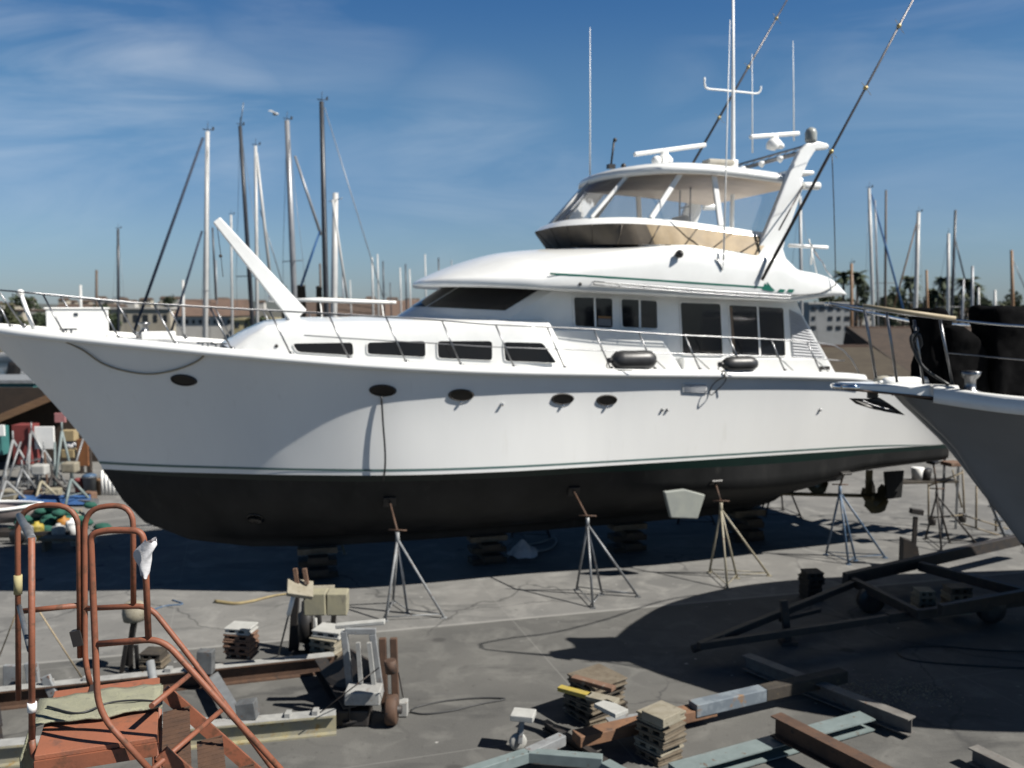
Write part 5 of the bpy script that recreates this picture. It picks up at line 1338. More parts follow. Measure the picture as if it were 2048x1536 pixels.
for x0, y0, x1, y1 in ((598, 1250, 592, 1310), (655, 1245, 662, 1300), (682, 1255, 684, 1300)):
    q = GZ(x1, y1, 0); t = WB(); t.beam(q, AT(x0, y0, q.y), .06, .05, up=(0, 1, 0)); t.put('stub_post', BLACKP, crd)
# hydraulic ram post with the two pale blocks and tilted board
rb = GZ(628, 1318, 0)
ram = empty('hydraulic_ram_post', rb, 0, 'black hydraulic support post carrying two yellowish blocks beside the cradle', 'support post')
for x0, y0, x1, y1, r in ((592, 1185, 585, 1300, .06), (612, 1230, 618, 1312, .055), (636, 1230, 640, 1312, .05), (668, 1228, 662, 1300, .04)):
    q = GZ(x1, y1, 0); t = WB(); t.beam(q, AT(x0, y0, q.y), r * 1.7, r * 1.5, up=(0, 1, 0)); t.put('post', BLACKP, ram, bevel=.006)
t = WB(); t.tube([GZ(634, 1290, .2), AT(631, 1236, GZ(634, 1290, .2).y)], .022, 8); t.put('ram_rod', PALEST, ram)
t = WB(); t.tube([GZ(557, 1310, .02), AT(588, 1186, 11.6)], .014, 6); t.put('handle_rod', GALV, ram)
t = WB(); t.tube([AT(577, 1230, 11.5), AT(588, 1188, 11.5)], .03, 8); t.put('white_sleeve', WHITEP, ram)
t = WB(); t.box(GZ(622, 1316, .05), (.6, .35, .1)); t.put('base', BLACKP, ram, bevel=.01)
t = WB(); t.lathe(GZ(612, 1285, .2), [(.05, 0), (.11, .03), (.11, .42), (.06, .46), (.05, .6)], 14); t.put('ram_body', BLACKP, ram)
for x0, x1, w_, lb in ((607, 650, 0, 'left one of two yellowish blocks on the black ram post'), (652, 692, 1, 'right one of two yellowish blocks on the black ram post')):
    D0 = 11.55 + .03 * w_; p0, p1 = AT(x0, 1232, D0), AT(x1, 1188, D0); t = MB(); t.box((0, 0, 0), (p1.x - p0.x, .26, p1.z - p0.z)); ob = t.build('support_block', WOODY, bevel=.015); ob.location = (p0 + p1) / 2 + Vector((0, .13, 0)); ob.rotation_euler = (0, R(2 * w_ - 1), R(3 * w_)); tag(ob, lb, 'block', 'yellowish support blocks')
c_ = AT(600, 1177, 11.45); t = MB(); t.box((0, 0, 0), (.34, .30, .06)); ob = t.build('tilted_board', WOODP, bevel=.01); ob.location = c_; ob.rotation_euler = (R(25), R(14), R(18)); tag(ob, 'tilted pale board left of the yellowish blocks', 'board')
for x, lb in ((590, 'left of two short wooden pegs above the tilted board'), (609, 'right of two short wooden pegs above the tilted board')):
    t = WB(); t.beam(AT(x + 5, 1168, 11.5), AT(x, 1137, 11.5), .05, .05, up=(0, 1, 0)); tag(t.put('wooden_peg', WOODR, origin=AT(x, 1150, 11.5)), lb, 'peg', 'short wooden pegs')
c_ = AT(640, 1182, 11.8); t = MB(); t.box((0, 0, 0), (.36, .3, .05)); ob = t.build('board', WOODP); ob.location = c_; ob.rotation_euler = (R(3), 0, R(5)); tag(ob, 'thin pale board lying on top of the yellowish blocks', 'board')
# jack with a pad further left
jb = GZ(258, 1343, 0)
jk = empty('hull_jack', jb, 0, 'black hull jack with a rounded pale pad seen through the orange rails', 'jack')
t = WB(); t.beam(GZ(255, 1330, .05), AT(268, 1246, jb.y - .05), .07, .06, up=(0, 1, 0)); t.put('post', BLACKP, jk)
t = WB(); t.lathe(AT(268, 1223, jb.y), [(.05, -.13), (.14, -.12), (.155, -.02), (.14, .1), (.10, .13), (.03, .14)], 14); t.put('pad', WOODP, jk, bevel=.0)
for x0, y0, x1, y1 in ((252, 1290, 243, 1345), (262, 1290, 262, 1340), (272, 1290, 276, 1338)):
    q = GZ(x1, y1, .02); t = WB(); t.beam(q, AT(x0, y0, q.y), .05, .04, up=(0, 1, 0)); t.put('foot', BLACKP, jk)
def stack(x, y, n, size, rz, mats, where, group, hgt=.105, z0=0.0, jitter=.03, wob=.08, topmat=None, slats=2):
    g0 = G(x, y, z0)
    for k in range(n):
        t = MB(); L_, Wd = size[0] * random.uniform(.86, 1.08), size[1] * random.uniform(.86, 1.08)
        # one crib block: two faces and three spacers, as nailed together
        t.box((0, 0, hgt * .36), (L_, Wd, hgt * .26)); t.box((0, 0, -hgt * .36), (L_, Wd, hgt * .26))
        for i in (-1, 0, 1): t.box((i * L_ * .38, 0, 0), (L_ * .16, Wd * .96, hgt * .46))
        m = mats[k % len(mats)] if not (topmat and k == n - 1) else topmat
        ob = t.build('cribbing_block', m, bevel=.006)
        ob.location = (g0.x + random.uniform(-jitter, jitter), g0.y + Wd / 2 + random.uniform(-jitter, jitter), z0 + hgt * (k + .5))
        ob.rotation_euler = (random.uniform(-.015, .015), random.uniform(-.015, .015), rz + random.uniform(-wob, wob) * 1.6)
        w_ = 'top' if k == n - 1 else WORDS[k]
        tag(ob, '%s cribbing block in the stack %s' % (w_, where), 'cribbing block', group)
CG = 'stacked wooden cribbing blocks'
random.seed(21)
stack(478, 1320, 5, (.40, .30), R(-8), [WOODR, WOODR, WOODR], 'on the far cradle beam', CG, .085, h, .01, .03, CONC)
stack(302, 1352, 3, (.30, .26), R(-3), [WOODD, WOOD], 'beside the hull jack', CG, .10, .06, .01, .05)
stack(655, 1335, 5, (.42, .34), R(-20), [WOODP, WOOD, WOODP], 'between the ram post and the cradle end frame', CG, .10, .0, .02, .05, CONC)
# yellow hose along the shadow edge
pts = [G(430, 1203, .02), G(470, 1207, .02), G(505, 1202, .02), G(545, 1192, .02), G(585, 1186, .02)]
t = WB(); t.tube(spline(pts, 6), [.035 - .0009 * i for i in range(25)], 7); tag(t.put('yellow_hose', YELHOSE, origin=pts[0]), 'thick yellowish hose lying along the edge of the yacht shadow', 'hose')
pts = [G(820, 1424, .012), G(850, 1428, .012), G(900, 1422, .012), G(960, 1408, .012), G(1010, 1398, .012), G(960, 1396, .012), G(890, 1402, .012), G(840, 1412, .012), G(822, 1420, .012)]
t = WB(); t.tube(spline(pts, 6), .010, 6); tag(t.put('cable', BLKHOSE, origin=pts[0]), 'thin black cable looped on the concrete beside the cradle wheel', 'cable')
pts = [G(270, 1232, .01), G(300, 1222, .01), G(330, 1212, .01), G(365, 1208, .01), G(345, 1200, .01)]
t = WB(); t.tube(spline(pts, 6), .014, 6); tag(t.put('cable', BLUEP, origin=pts[0]), 'short blue cable on the concrete behind the orange rails', 'cable')
pts = [G(0, 1300, .01), AT(45, 1215, 11.4)]
t = WB(); t.tube([G(-10, 1335, .01), AT(34, 1222, 11.0)], .010, 6); t.tube([AT(78, 1222, 11.0), G(170, 1365, .01)], .010, 6)
pl = t.put('guy_rope', ROPE, origin=G(30, 1300)); tag(pl, 'thin pale guy ropes slanting behind the orange rails', 'rope')

# ================================================================ STEEL AND TIMBER IN THE RIGHT FOREGROUND
random.seed(5)
stack(1195, 1452, 6, (.52, .58), R(-52), [WOOD, WOODD, WOOD], 'nearest the grey caster', CG, .085, 0, .02, .06)
z6 = .085 * 6
for (x, y, l, w_, rz, m, lb) in ((1186, 1363, .55, .11, -35, WOODR, 'long reddish board on top of the stack nearest the grey caster'), (1150, 1372, .42, .10, -33, mat('yellow_board', (.48, .36, .05), .7, c2=(.38, .3, .08), scale=9), 'yellow painted board on the stack nearest the grey caster'),
                                 (1205, 1386, .36, .16, -30, WOODP, 'short pale board on the stack nearest the grey caster'), (1222, 1405, .34, .2, -52, CONC, 'chalky white slab on the stack nearest the grey caster')):
    p = G(x, y + 12, z6 + .03); t = MB(); t.box((0, 0, 0), (l, w_, .05)); ob = t.build('loose_board', m, bevel=.006)
    ob.location = (p.x, p.y, z6 + .03 + (.052 if 'reddish' in lb else .0)); ob.rotation_euler = (0, 0, R(rz)); tag(ob, lb, 'board', 'loose boards on the block stacks')
stack(1325, 1528, 5, (.40, .42), R(-50), [WOOD, WOODP, WOOD], 'on the near end of the pale blue channel', CG, .10, 0, .02, .05)
p = G(1325, 1440, .55); t = MB(); t.box((0, 0, 0), (.30, .30, .10)); ob = t.build('loose_block', WOODP, bevel=.008); ob.location = (p.x, p.y + .1, .555); ob.rotation_euler = (0, 0, R(-48)); tag(ob, 'pale block crowning the stack on the pale blue channel', 'block')
# long rusty, blue and brown beam
TRI = mat('patched_beam', (.14, .17, .20), .75, c2=(.20, .235, .265), scale=4, lo=.46, hi=.54, c3=(.26, .15, .07), scale3=5, lo3=.55, hi3=.65, bump=.3, bscale=50)
a, b, m_ = G(1385, 1418, .24), G(1687, 1350, .24), G(1525, 1386, .24)
lb_ = empty('long_beam', a, 0, 'long timber beam with bluish paint on its near half and bare brown wood beyond', 'beam')
t = WB(); t.beam(a, m_, .17, .16); t.put('painted_section', TRI, lb_, bevel=.012)
t = WB(); t.beam(m_ + (b - m_).normalized() * .002, b, .168, .158); t.put('bare_section', WOODD, lb_, bevel=.012)
a, b = G(1152, 1478, .18), G(1425, 1416, .18)
t = WB(); t.beam(a, b, .20, .13); tag(t.put('rusty_beam', mat('orange_rust', (.26, .135, .07), .8, c2=(.18, .095, .055), scale=5, c3=(.11, .07, .05), scale3=12, bump=.3, bscale=50), origin=a, bevel=.01), 'short orange rusty beam between the two block stacks', 'beam')
# I beams
def ib(pa, pb, za, zb, w_, hh, m, lb, name='steel_beam', chan=False):
    a, b = G(*pa, za), G(*pb, zb); t = WB(); t.ibeam(a - Vector((0, 0, hh / 2)), b - Vector((0, 0, hh / 2)), w_, hh, .016, .012, chan=chan)
    return tag(t.put(name, m, origin=a), lb, 'steel beam', 'steel beams in the right foreground')
DUSTY = mat('dusty_steel', (.24, .23, .21), .7, .1, c2=(.15, .14, .13), scale=5, c3=(.15, .09, .06), scale3=11, lo3=.6, hi3=.7)
ib((1492, 1308), (1824, 1436), .25, .25, .16, .2, DUSTY, 'dusty dark beam crossing under the long timber beam')
ib((1552, 1428), (1840, 1572), .42, .42, .17, .24, RUST, 'brown rusty beam nearest the camera crossing the pale blue channel')
ib((1350, 1536), (1735, 1430), .16, .16, .24, .14, PALEBL, 'pale blue painted channel running under the brown beam', chan=True)
ib((1946, 1492), (2110, 1570), .2, .2, .16, .18, DUSTY, 'dusty beam end in the bottom right corner')
ib((1090, 1440), (1250, 1545), .14, .12, .08, .10, DKST, 'thin dark beam leading from the caster to the near stack')
ib((1215, 1440), (1400, 1415), .12, .12, .14, .10, PALEGR, 'pale grey beam behind the long timber beam')
# dolly with a caster
d0 = G(1040, 1510)
dol = empty('dolly_frame', d0, 0, 'pale grey channel dolly frame with one upright caster wheel', 'dolly')
a, b = G(905, 1548, .2), G(1055, 1500, .2); c_ = G(1205, 1512, .2); d_ = G(1125, 1468, .2)
t = WB(); t.beam(a - Vector((0, 0, .06)), b - Vector((0, 0, .06)), .12, .12); t.put('arm', PALEBL, dol, bevel=.008)
t = WB(); t.beam(b - Vector((0, 0, .06)), c_ - Vector((0, 0, .06)), .12, .12); t.put('arm', PALEBL, dol, bevel=.008)
t = WB(); t.beam(b - Vector((0, 0, .058)), d_ - Vector((0, 0, .058)), .12, .118); t.put('arm', PALEGR, dol, bevel=.008)
t = WB(); t.beam(G(1210, 1530, .1), G(1300, 1580, .1), .14, .1); t.put('arm', PALEBL, dol, bevel=.008)
w0 = G(1036, 1500, 0)
t = WB(); t.lathe(w0 + Vector((0, 0, .10)), [(.03, -.03), (.085, -.03), (.10, -.015), (.10, .015), (.085, .03), (.03, .03)], 20, M=Matrix.Rotation(R(-75), 3, 'Z') @ Matrix.Rotation(R(90), 3, 'Y')); cw = t.put('caster_wheel', CONC, dol)
t = WB(); t.tube([w0 + Vector((-.05, 0, .1)), w0 + Vector((.05, 0, .1))], .022, 8); t.put('axle', DKST, cw)
t = WB(); t.beam(w0 + Vector((.02, -.05, .10)), w0 + Vector((.05, -.02, .36)), .05, .03, up=(0, 1, 0)); t.beam(w0 + Vector((.0, .05, .10)), w0 + Vector((.05, .05, .36)), .05, .03, up=(0, 1, 0)); t.put('caster_fork', PALEGR, dol, bevel=.006)
t = WB(); t.box(w0 + Vector((.06, .02, .40)), (.26, .22, .07), R(-12)); t.put('caster_plate', CONC, dol, bevel=.01)
# debris patch
t = MB(); random.seed(9)
gc = G(1775, 1385)
for i in range(700):
    x = random.gauss(0, .45); y = random.gauss(0, .22); sz = random.uniform(.003, .012)
    t.box((gc.x + x, gc.y + y, sz * .4), (sz * 2.2, sz * 1.6, sz * .8), random.uniform(0, 3))
tag(t.build('paint_chips', WOODP), 'scattered pale paint chips on the shaded concrete', 'debris', kind='stuff')
pts = [G(2080, 1337, .012), G(1990, 1333, .012), G(1880, 1326, .012), G(1815, 1318, .012), G(1796, 1304, .012), G(1815, 1294, .012), G(1880, 1292, .012), G(1980, 1300, .012), G(2080, 1304, .012)]
t = WB(); t.tube(spline(pts, 6), .012, 6); tag(t.put('hose', BLKHOSE, origin=pts[0]), 'black hose looping on the shaded concrete at right', 'hose')

# ---- boat trailer in the shade of the second boat
t0 = G(1700, 1200)
trl = empty('boat_trailer', t0, 0, 'dark steel boat trailer with an A shaped tow frame shaded below the second boat', 'trailer')
def tb(x0, y0, z0, x1, y1, z1, w_, hh, name='beam', m=DKST):
    a, b = G(x0, y0, z0), G(x1, y1, z1); t = WB(); t.beam(a, b, w_, hh); return t.put(name, m, trl, bevel=.006)
tb(1398, 1292, .3, 1705, 1168, .42, .09, .10, 'tow_arm'); tb(1398, 1292, .3, 1775, 1236, .30, .09, .10, 'tow_arm')
tb(1560, 1240, .3, 1640, 1220, .3, .06, .06, 'tow_brace'); tb(1775, 1236, .3, 2090, 1196, .3, .10, .14, 'side_beam')
tb(1690, 1158, .45, 2060, 1074, .45, .12, .2, 'side_beam'); tb(1840, 1132, .42, 2100, 1200, .42, .12, .16, 'cross_beam'); tb(1700, 1160, .42, 1840, 1230, .38, .10, .14, 'cross_beam')
tb(1880, 1220, .5, 2100, 1180, .5, .10, .16, 'side_beam')
q = G(1576, 1288, 0); t = WB(); t.beam(q, AT(1567, 1200, q.y), .10, .08, up=(0, 1, 0)); t.put('jockey_post', DKST, trl); t = WB(); t.box(q + Vector((0, 0, .03)), (.24, .2, .06)); t.put('jockey_foot', DKST, trl)
t = WB(); t.tube([G(1385, 1298, .2), G(1450, 1278, .3)], .06, 8); t.put('tow_coupling', DKST, trl)
q = G(1825, 1135, 0); t = WB(); t.beam(q, AT(1831, 1034, q.y), .07, .07, up=(0, 1, 0)); t.put('pad_post', DKST, trl)
t = WB(); t.box(AT(1833, 1023, q.y), (.24, .12, .10), M=Matrix.Rotation(R(8), 3, 'Y')); t.put('hull_pad', DKST, trl, bevel=.01)
t = WB(); t.prism([AT(1806, 1130, q.y - .1), AT(1842, 1130, q.y - .1), AT(1836, 1094, q.y - .1), AT(1822, 1082, q.y - .1), AT(1808, 1078, q.y - .1)], (0, .2, 0)); t.put('pad_bracket', DKST, trl)
for x, y in ((1740, 1225), (1980, 1245)):
    q = G(x, y, 0); t = WB(); t.lathe(q + Vector((0, 0, .22)), [(.08, -.09), (.2, -.09), (.22, -.05), (.22, .05), (.2, .09), (.08, .09)], 20, 'Y'); w_ = t.put('wheel', RUBBER, trl)
stack(1628, 1205, 5, (.30, .34), R(10), [WOODD], 'in the shade left of the trailer pad post', CG, .10, 0, .02, .05)
stack(1853, 1232, 4, (.30, .28), R(0), [WOODP], 'on the trailer below the second boat, left one', CG, .10, .1, .01, .04)
stack(1920, 1230, 4, (.36, .30), R(4), [WOODP, WOOD], 'on the trailer below the second boat, right one', CG, .11, .1, .01, .04)

# crumpled plastic under the hull
random.seed(8)
gc = G(1046, 1112); rows = []
for i in range(9):
    rows.append([gc + Vector((-.3 + .075 * i + random.uniform(-.04, .04), -.2 + .08 * j + random.uniform(-.04, .04), max(.01, .30 * math.sin(i / 8 * 3.1) * math.sin(j / 6 * 3.1) + random.uniform(-.08, .1)))) for j in range(7)])
t = WB(); t.grid(rows, True, True); tag((lambda o: (o.modifiers.new('soft', 'SUBSURF'), o)[1])(t.put('plastic_sheet', RAG, origin=gc)), 'crumpled pale plastic sheet in the shade under the hull', 'plastic sheet')
pts = [G(1040, 1092, .02), G(1080, 1085, .02), G(1108, 1076, .05), G(1112, 1086, .02), G(1098, 1098, .02), G(1065, 1104, .02)]
t = WB(); t.tube(spline(pts, 6), .02, 6); tag(t.put('hose', CONC, origin=pts[0]), 'short white hose curled on the ground under the hull', 'hose')
# ================================================================ THE SHED AND CLUTTER BEHIND THE BOW AT LEFT
def obj_at(mb, name, m, loc, label, cat, group=None, rz=0.0, bevel=0.0):
    ob = mb.build(name, m, bevel=bevel); ob.location = loc; ob.rotation_euler = (0, 0, rz); return tag(ob, label, cat, group)
DS = 26.5
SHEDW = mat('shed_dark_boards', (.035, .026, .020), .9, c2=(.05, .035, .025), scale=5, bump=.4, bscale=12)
FASC = mat('fascia_brown', (.26, .15, .075), .8, c2=(.18, .10, .055), scale=6, stretch=(.4, 1, 6))
p0 = AT(-150, 950, DS)
shed = empty('work_shed', (p0.x, DS, 0), 0, 'dark open fronted shed with a sloping brown roof edge behind the bow', 'shed')
wl_, wr = AT(-160, 950, DS + 2.2).x, AT(240, 950, DS + 2.2).x
def shed_z(x, D=DS): return AT(*[(lambda px: (px, lerp(838, 797, px / 100.0)))(1024 + 1800 * x / D)][0], D).z
t = WB(); t.box(((wl_ + wr) / 2, DS + 2.25, 1.2), (wr - wl_, .12, 2.4)); t.put('back_wall', SHEDW, shed)
for x in (wl_, AT(158, 950, DS).x, wr):
    t = WB(); t.box((x, DS + .15, 1.1), (.12, .12, 2.2)); t.put('post', SHEDW, shed)
a, b = AT(-160, 903, DS), AT(135, 781, DS)
t = WB(); t.beam(a, b, .05, .20, up=(0, 0, 1)); t.put('fascia', FASC, shed)
up_ = Vector((0, 0, .12))
t = WB(); t.add([a + up_, b + up_, b + up_ + Vector((0, 2.6, .3)), a + up_ + Vector((0, 2.6, .3)), a + up_ * .6, b + up_ * .6, b + up_ * .6 + Vector((0, 2.6, .3)), a + up_ * .6 + Vector((0, 2.6, .3))],
              [(0, 1, 2, 3), (7, 6, 5, 4), (0, 4, 5, 1), (1, 5, 6, 2), (2, 6, 7, 3), (3, 7, 4, 0)]); t.put('roof', FASC, shed)
def panel(x0, y0, x1, y1, D, m, name, label, cat, th=.06, group=None):
    a, b = AT(x0, y1, D), AT(x1, y0, D); t = MB(); t.box((0, 0, 0), (b.x - a.x, th, b.z - a.z)); return obj_at(t, name, m, (a + b) / 2, label, cat, group, bevel=.01)
REDP = mat('red_panel', (.24, .045, .04), .7, c2=(.18, .035, .03), scale=5)
TEAL = mat('teal_panel', (.05, .20, .19), .6, c2=(.04, .15, .15), scale=5)
panel(36, 848, 70, 926, DS - 1.0, REDP, 'red_cabinet', 'tall faded red cabinet standing in the dark shed', 'cabinet', .5)
panel(71, 853, 108, 898, DS - 1.2, WHITEP, 'white_board', 'white board leaning in front of the red cabinet', 'board')
panel(126, 860, 152, 881, DS - 1.1, mat('tan_panel', (.42, .33, .18), .7, c2=(.34, .26, .14), scale=5), 'tan_carton', 'tan carton above the white bag by the shed post', 'carton', .3)
panel(128, 898, 152, 914, DS - 1.1, mat('tan_panel', (.4, .3, .1)), 'tan_carton', 'lower yellowish carton below the white bag by the shed post', 'carton', .3)
t = MB(); t.ball((0, 0, 0), .17, 10, 7, (1, .8, .75)); obj_at(t, 'white_bag', RAG, AT(140, 890, DS - 1.1), 'crumpled white bag between two tan cartons', 'bag')
panel(-30, 852, 10, 908, DS - .3, TEAL, 'teal_cabinet', 'teal cabinet cut by the left picture edge', 'cabinet', .4)
panel(-30, 850, 9, 872, DS - .6, WHITEP, 'pale_sign', 'pale board above the teal cabinet at the left edge', 'board')
panel(110, 826, 131, 845, DS - 1.1, mat('pink_cloth', (.5, .22, .22), .8, c2=(.42, .18, .18), scale=8), 'pink_cloth', 'pink cloth hanging under the brown shed roof', 'cloth')
panel(156, 878, 176, 932, DS - 1.2, mat('rust_panel', (.30, .12, .04), .7, c2=(.2, .08, .03), scale=6), 'rusty_sheet', 'rusty orange sheet standing just behind the stem', 'sheet')
# grey boat stands stored in front of the shed
def yard_stand(xa, ya, xb, yb, w_, m, label, pad=None):
    g0 = G((xb), yb); ap = AT(xa, ya, g0.y)
    e = empty('boat_stand', g0, 0, label, 'boat stand', 'boat stands stored by the shed')
    for k in range(3):
        an = k * 2.094 + .5; f = g0 + Vector((w_ * math.cos(an), w_ * math.sin(an), .01)); t = WB(); t.tube([ap, f], .035, 7); t.put('leg', m, e)
    t = WB(); t.tube([g0 + (ap - g0) * .45 + Vector((w_ * .5 * math.cos(k * 2.094 + .5), w_ * .5 * math.sin(k * 2.094 + .5), 0)) for k in (0, 1, 2, 0)], .016, 5); t.put('brace_ring', m, e)
    t = WB(); t.tube([ap - Vector((0, 0, .1)), ap + Vector((0, 0, .25))], .022, 6); t.put('screw', m, e)
    if pad:
        t = WB(); t.box(ap + Vector((0, 0, .30)), (.36, .3, .26)); t.put('pad', pad, e, bevel=.04)
    return e
yard_stand(26, 880, 28, 978, .65, PALEGR, 'tall grey boat stand before the red cabinet')
yard_stand(63, 862, 70, 966, .60, GALV, 'tallest galvanised boat stand left of the white board')
yard_stand(88, 900, 92, 972, .5, PALEGR, 'grey boat stand below the white board')
yard_stand(124, 862, 122, 978, .35, PALEBL, 'slim bluish boat stand before the tan cartons')
yard_stand(142, 958, 148, 1012, .45, PALEBL, 'low bluish boat stand with a cream pad near the blue cover', WOODP)
yard_stand(82, 962, 86, 1002, .40, CREAM, 'low boat stand with a pale round pad', CONC)
yard_stand(12, 962, 16, 1012, .50, PALEGR, 'low grey boat stand at the left edge')
yard_stand(44, 938, 44, 990, .40, GALV, 'short galvanised boat stand behind the low grey one')
yard_stand(104, 950, 106, 992, .35, DKST, 'short dark boat stand behind the pale round pad')
# bins and pickets
def bin_(x0, x1, yt, yb, m, lid, label, lidlabel=None):
    g0 = G((x0 + x1) / 2, yb); sc = g0.y / F; r = (x1 - x0) / 2 * sc; h = (yb - yt) * sc
    e = empty('trash_bin', g0, 0, label, 'bin', 'bins by the stem')
    t = MB(); t.lathe((0, 0, 0), [(r * .8, 0), (r, h * .92), (r * 1.06, h * .93), (r * 1.06, h * .97)], 16); t.build('body', m, e)
    t = MB(); t.lathe((0, 0, h * .97), [(r * 1.04, 0), (r * 1.0, h * .06), (r * .5, h * .12), (.02, h * .13)], 16); t.build('lid', lid, e)
bin_(167, 194, 950, 992, mat('grey_bin', (.17, .18, .19), .5, c2=(.13, .14, .15), scale=5), BLUEP, 'grey trash bin with a blue lid near the stem')
bin_(150, 168, 958, 992, REDP, REDP, 'dull red drum beside the grey trash bin')
bin_(193, 206, 958, 990, mat('brown_bin', (.2, .13, .08), .6, c2=(.15, .1, .06), scale=5), FASC, 'narrow brown drum right of the grey trash bin')
for i in range(5):
    g0 = G(206 + i * 7.5, 990); hh = [.66, .58, .5, .44, .34][i]; t = MB(); t.lathe((0, 0, 0), [(.055, 0), (.055, hh * .85), (.03, hh * .9), (.03, hh)], 10)
    obj_at(t, 'white_bottle', WHITEP, g0, ['tallest white bottle with a row of others beside the bins', 'second tallest white bottle beside the bins', 'middle white bottle in the row beside the bins', 'fourth white bottle in the row beside the bins', 'shortest white bottle at the hull end of the row'][i], 'bottle', 'white bottles by the stem')
# dinghy with blue cover, on a trailer with clutter
def dinghy(loc, L, wd, rz, m, label, cover=None):
    e = empty('dinghy', loc, rz, label, 'dinghy')
    def sec(f): return wd * (1 - max(0, (f - .45) / .55) ** 2.2)
    rows = []
    for i in range(13):
        f = i / 12; x = -L / 2 + L * f; hw = sec(f); k = .12 + .25 * max(0, f - .5) ** 2
        rows.append([(x, -hw, .42 + k * .6), (x, -hw * .9, .18 + k), (x, -hw * .45, .02 + k), (x, 0, k * .9), (x, hw * .45, .02 + k), (x, hw * .9, .18 + k), (x, hw, .42 + k * .6)])
    t = MB(); t.grid(rows, True); t.add(rows[0], [tuple(range(7))]); t.build('hull', m, e)
    t = MB(); t.tube([r[0] for r in rows] + [r[6] for r in rows[::-1]], .035, 7); t.build('gunwale', WHITEP, e)
    if cover:
        t = MB(); t.grid([[(r[0][0], r[0][1] * f, r[0][2] + .02 + .07 * (1 - f * f)) for f in (-1, -.5, 0, .5, 1)] for r in rows], True, True); t.build('cover', cover, e)
    return e
BLUC = mat('blue_cover', (.03, .11, .30), .8, c2=(.02, .07, .2), scale=5, bump=.3, bscale=10)
random.seed(41); rows = []
for i in range(15):
    x = lerp(38, 182, i / 14); rows.append([G(x, lerp(1014, 998, j / 5)) + Vector((0, 0, .06 + .16 * math.sin(j / 5 * 3.14) * (.6 + .5 * random.random()))) for j in range(6)])
t = WB(); t.grid(rows, True, True); tag((lambda o: (o.modifiers.new('soft', 'SUBSURF'), o)[1])(t.put('blue_tarpaulin', BLUC, origin=rows[0][0])), 'long blue tarpaulin lying over low gear behind the rolling stair', 'tarpaulin')
e = dinghy(G(-30, 1068) + Vector((0, .2, .08)), 2.3, .5, R(6), mat('pinkish_hull', (.38, .32, .30), .5, c2=(.3, .25, .24), scale=4), 'pinkish white dinghy on a small trailer at the left edge')
g0 = G(0, 1090)
tr_ = empty('dinghy_trailer', g0, 0, 'small dark trailer carrying the pinkish dinghy at the left edge', 'trailer')
t = WB(); t.beam(g0 + Vector((-1.6, .1, .22)), g0 + Vector((1.3, .35, .16)), .08, .08); t.put('frame', DKST, tr_)
for dx_ in (-.15, .22):
    t = WB(); t.lathe(g0 + Vector((dx_ * 1.6, .05, .17)), [(.06, -.06), (.15, -.06), (.17, -.03), (.17, .03), (.15, .06), (.06, .06)], 18, 'Y'); t.put('wheel', RUBBER, tr_)
NETG = mat('green_netting', (.01, .075, .055), .9, c2=(.02, .12, .085), scale=9, c3=(.2, .2, .16), scale3=14, lo3=.64, hi3=.7)
random.seed(4)
t = MB(); gc = G(98, 1062)
for i in range(70):
    c = (random.gauss(0, .34), random.gauss(0, .2), abs(random.gauss(.22, .14))); t.ball(c, random.uniform(.06, .15), 6, 4, (1.5, 1, .7))
    r = random.random()
obj_at(t, 'netting_heap', NETG, gc, 'heap of dark green netting behind the orange rails', 'netting')
for i, (x, y, m, lb) in enumerate(((128, 1068, mat('orange_can', (.35, .16, .03), .6, c2=(.5, .2, .02), scale=6), 'orange can in the clutter behind the rolling stair'), (75, 1080, mat('yellow_can', (.32, .25, .06), .6, c2=(.45, .35, .04), scale=6), 'yellow can at the foot of the green netting heap'), (146, 1072, WHITEP, 'white jug in the clutter right of the orange can'), (55, 1084, PALEGR, 'grey can left of the yellow can'), (118, 1084, CONC, 'pale tub in front of the orange can'), (158, 1056, CREAM, 'cream tub behind the white jug'))):
    g0 = G(x, y); t = MB(); t.lathe((0, 0, 0), [(.13, 0), (.14, .3), (.12, .34), (.05, .36), (.05, .40)], 12); obj_at(t, 'container', m, g0, lb, 'container', 'containers in the clutter')
g0 = G(128, 1100); t = MB(); t.box((0, 0, .25), (.9, .3, .06)); t.box((-.35, 0, .12), (.06, .28, .24)); t.box((.35, 0, .12), (.06, .28, .24)); obj_at(t, 'trestle', WOOD, g0, 'small wooden trestle before the green netting heap', 'trestle')
random.seed(12)
junk = [(14, 1072, .3, DKST, 'dark crate under the pinkish dinghy'), (60, 1058, .35, WOODD, 'dark wooden crate left of the netting heap'), (140, 1035, .35, WOODP, 'pale crate right of the netting heap'), (176, 1010, .3, GALV, 'grey crate before the red drum'), (40, 1020, .3, CREAM, 'cream crate behind the pinkish dinghy'), (168, 1090, .3, CONC, 'pale box between the two orange loops')]
for x, y, s_, m, lb in junk:
    g0 = G(x, y); t = MB(); t.box((0, 0, s_ * .45), (s_ * 1.3, s_, s_ * .06)); t.box((-s_ * .62, 0, s_ * .24), (.03, s_, s_ * .45)); t.box((s_ * .62, 0, s_ * .24), (.03, s_, s_ * .45)); t.box((0, -s_ * .48, s_ * .3), (s_ * 1.25, .02, s_ * .16)); t.box((0, -s_ * .48, s_ * .1), (s_ * 1.25, .02, s_ * .12)); t.box((0, s_ * .48, s_ * .2), (s_ * 1.25, .02, s_ * .4))
    obj_at(t, 'crate', m, g0, lb, 'crate', 'crates in the clutter', random.uniform(-.4, .4))
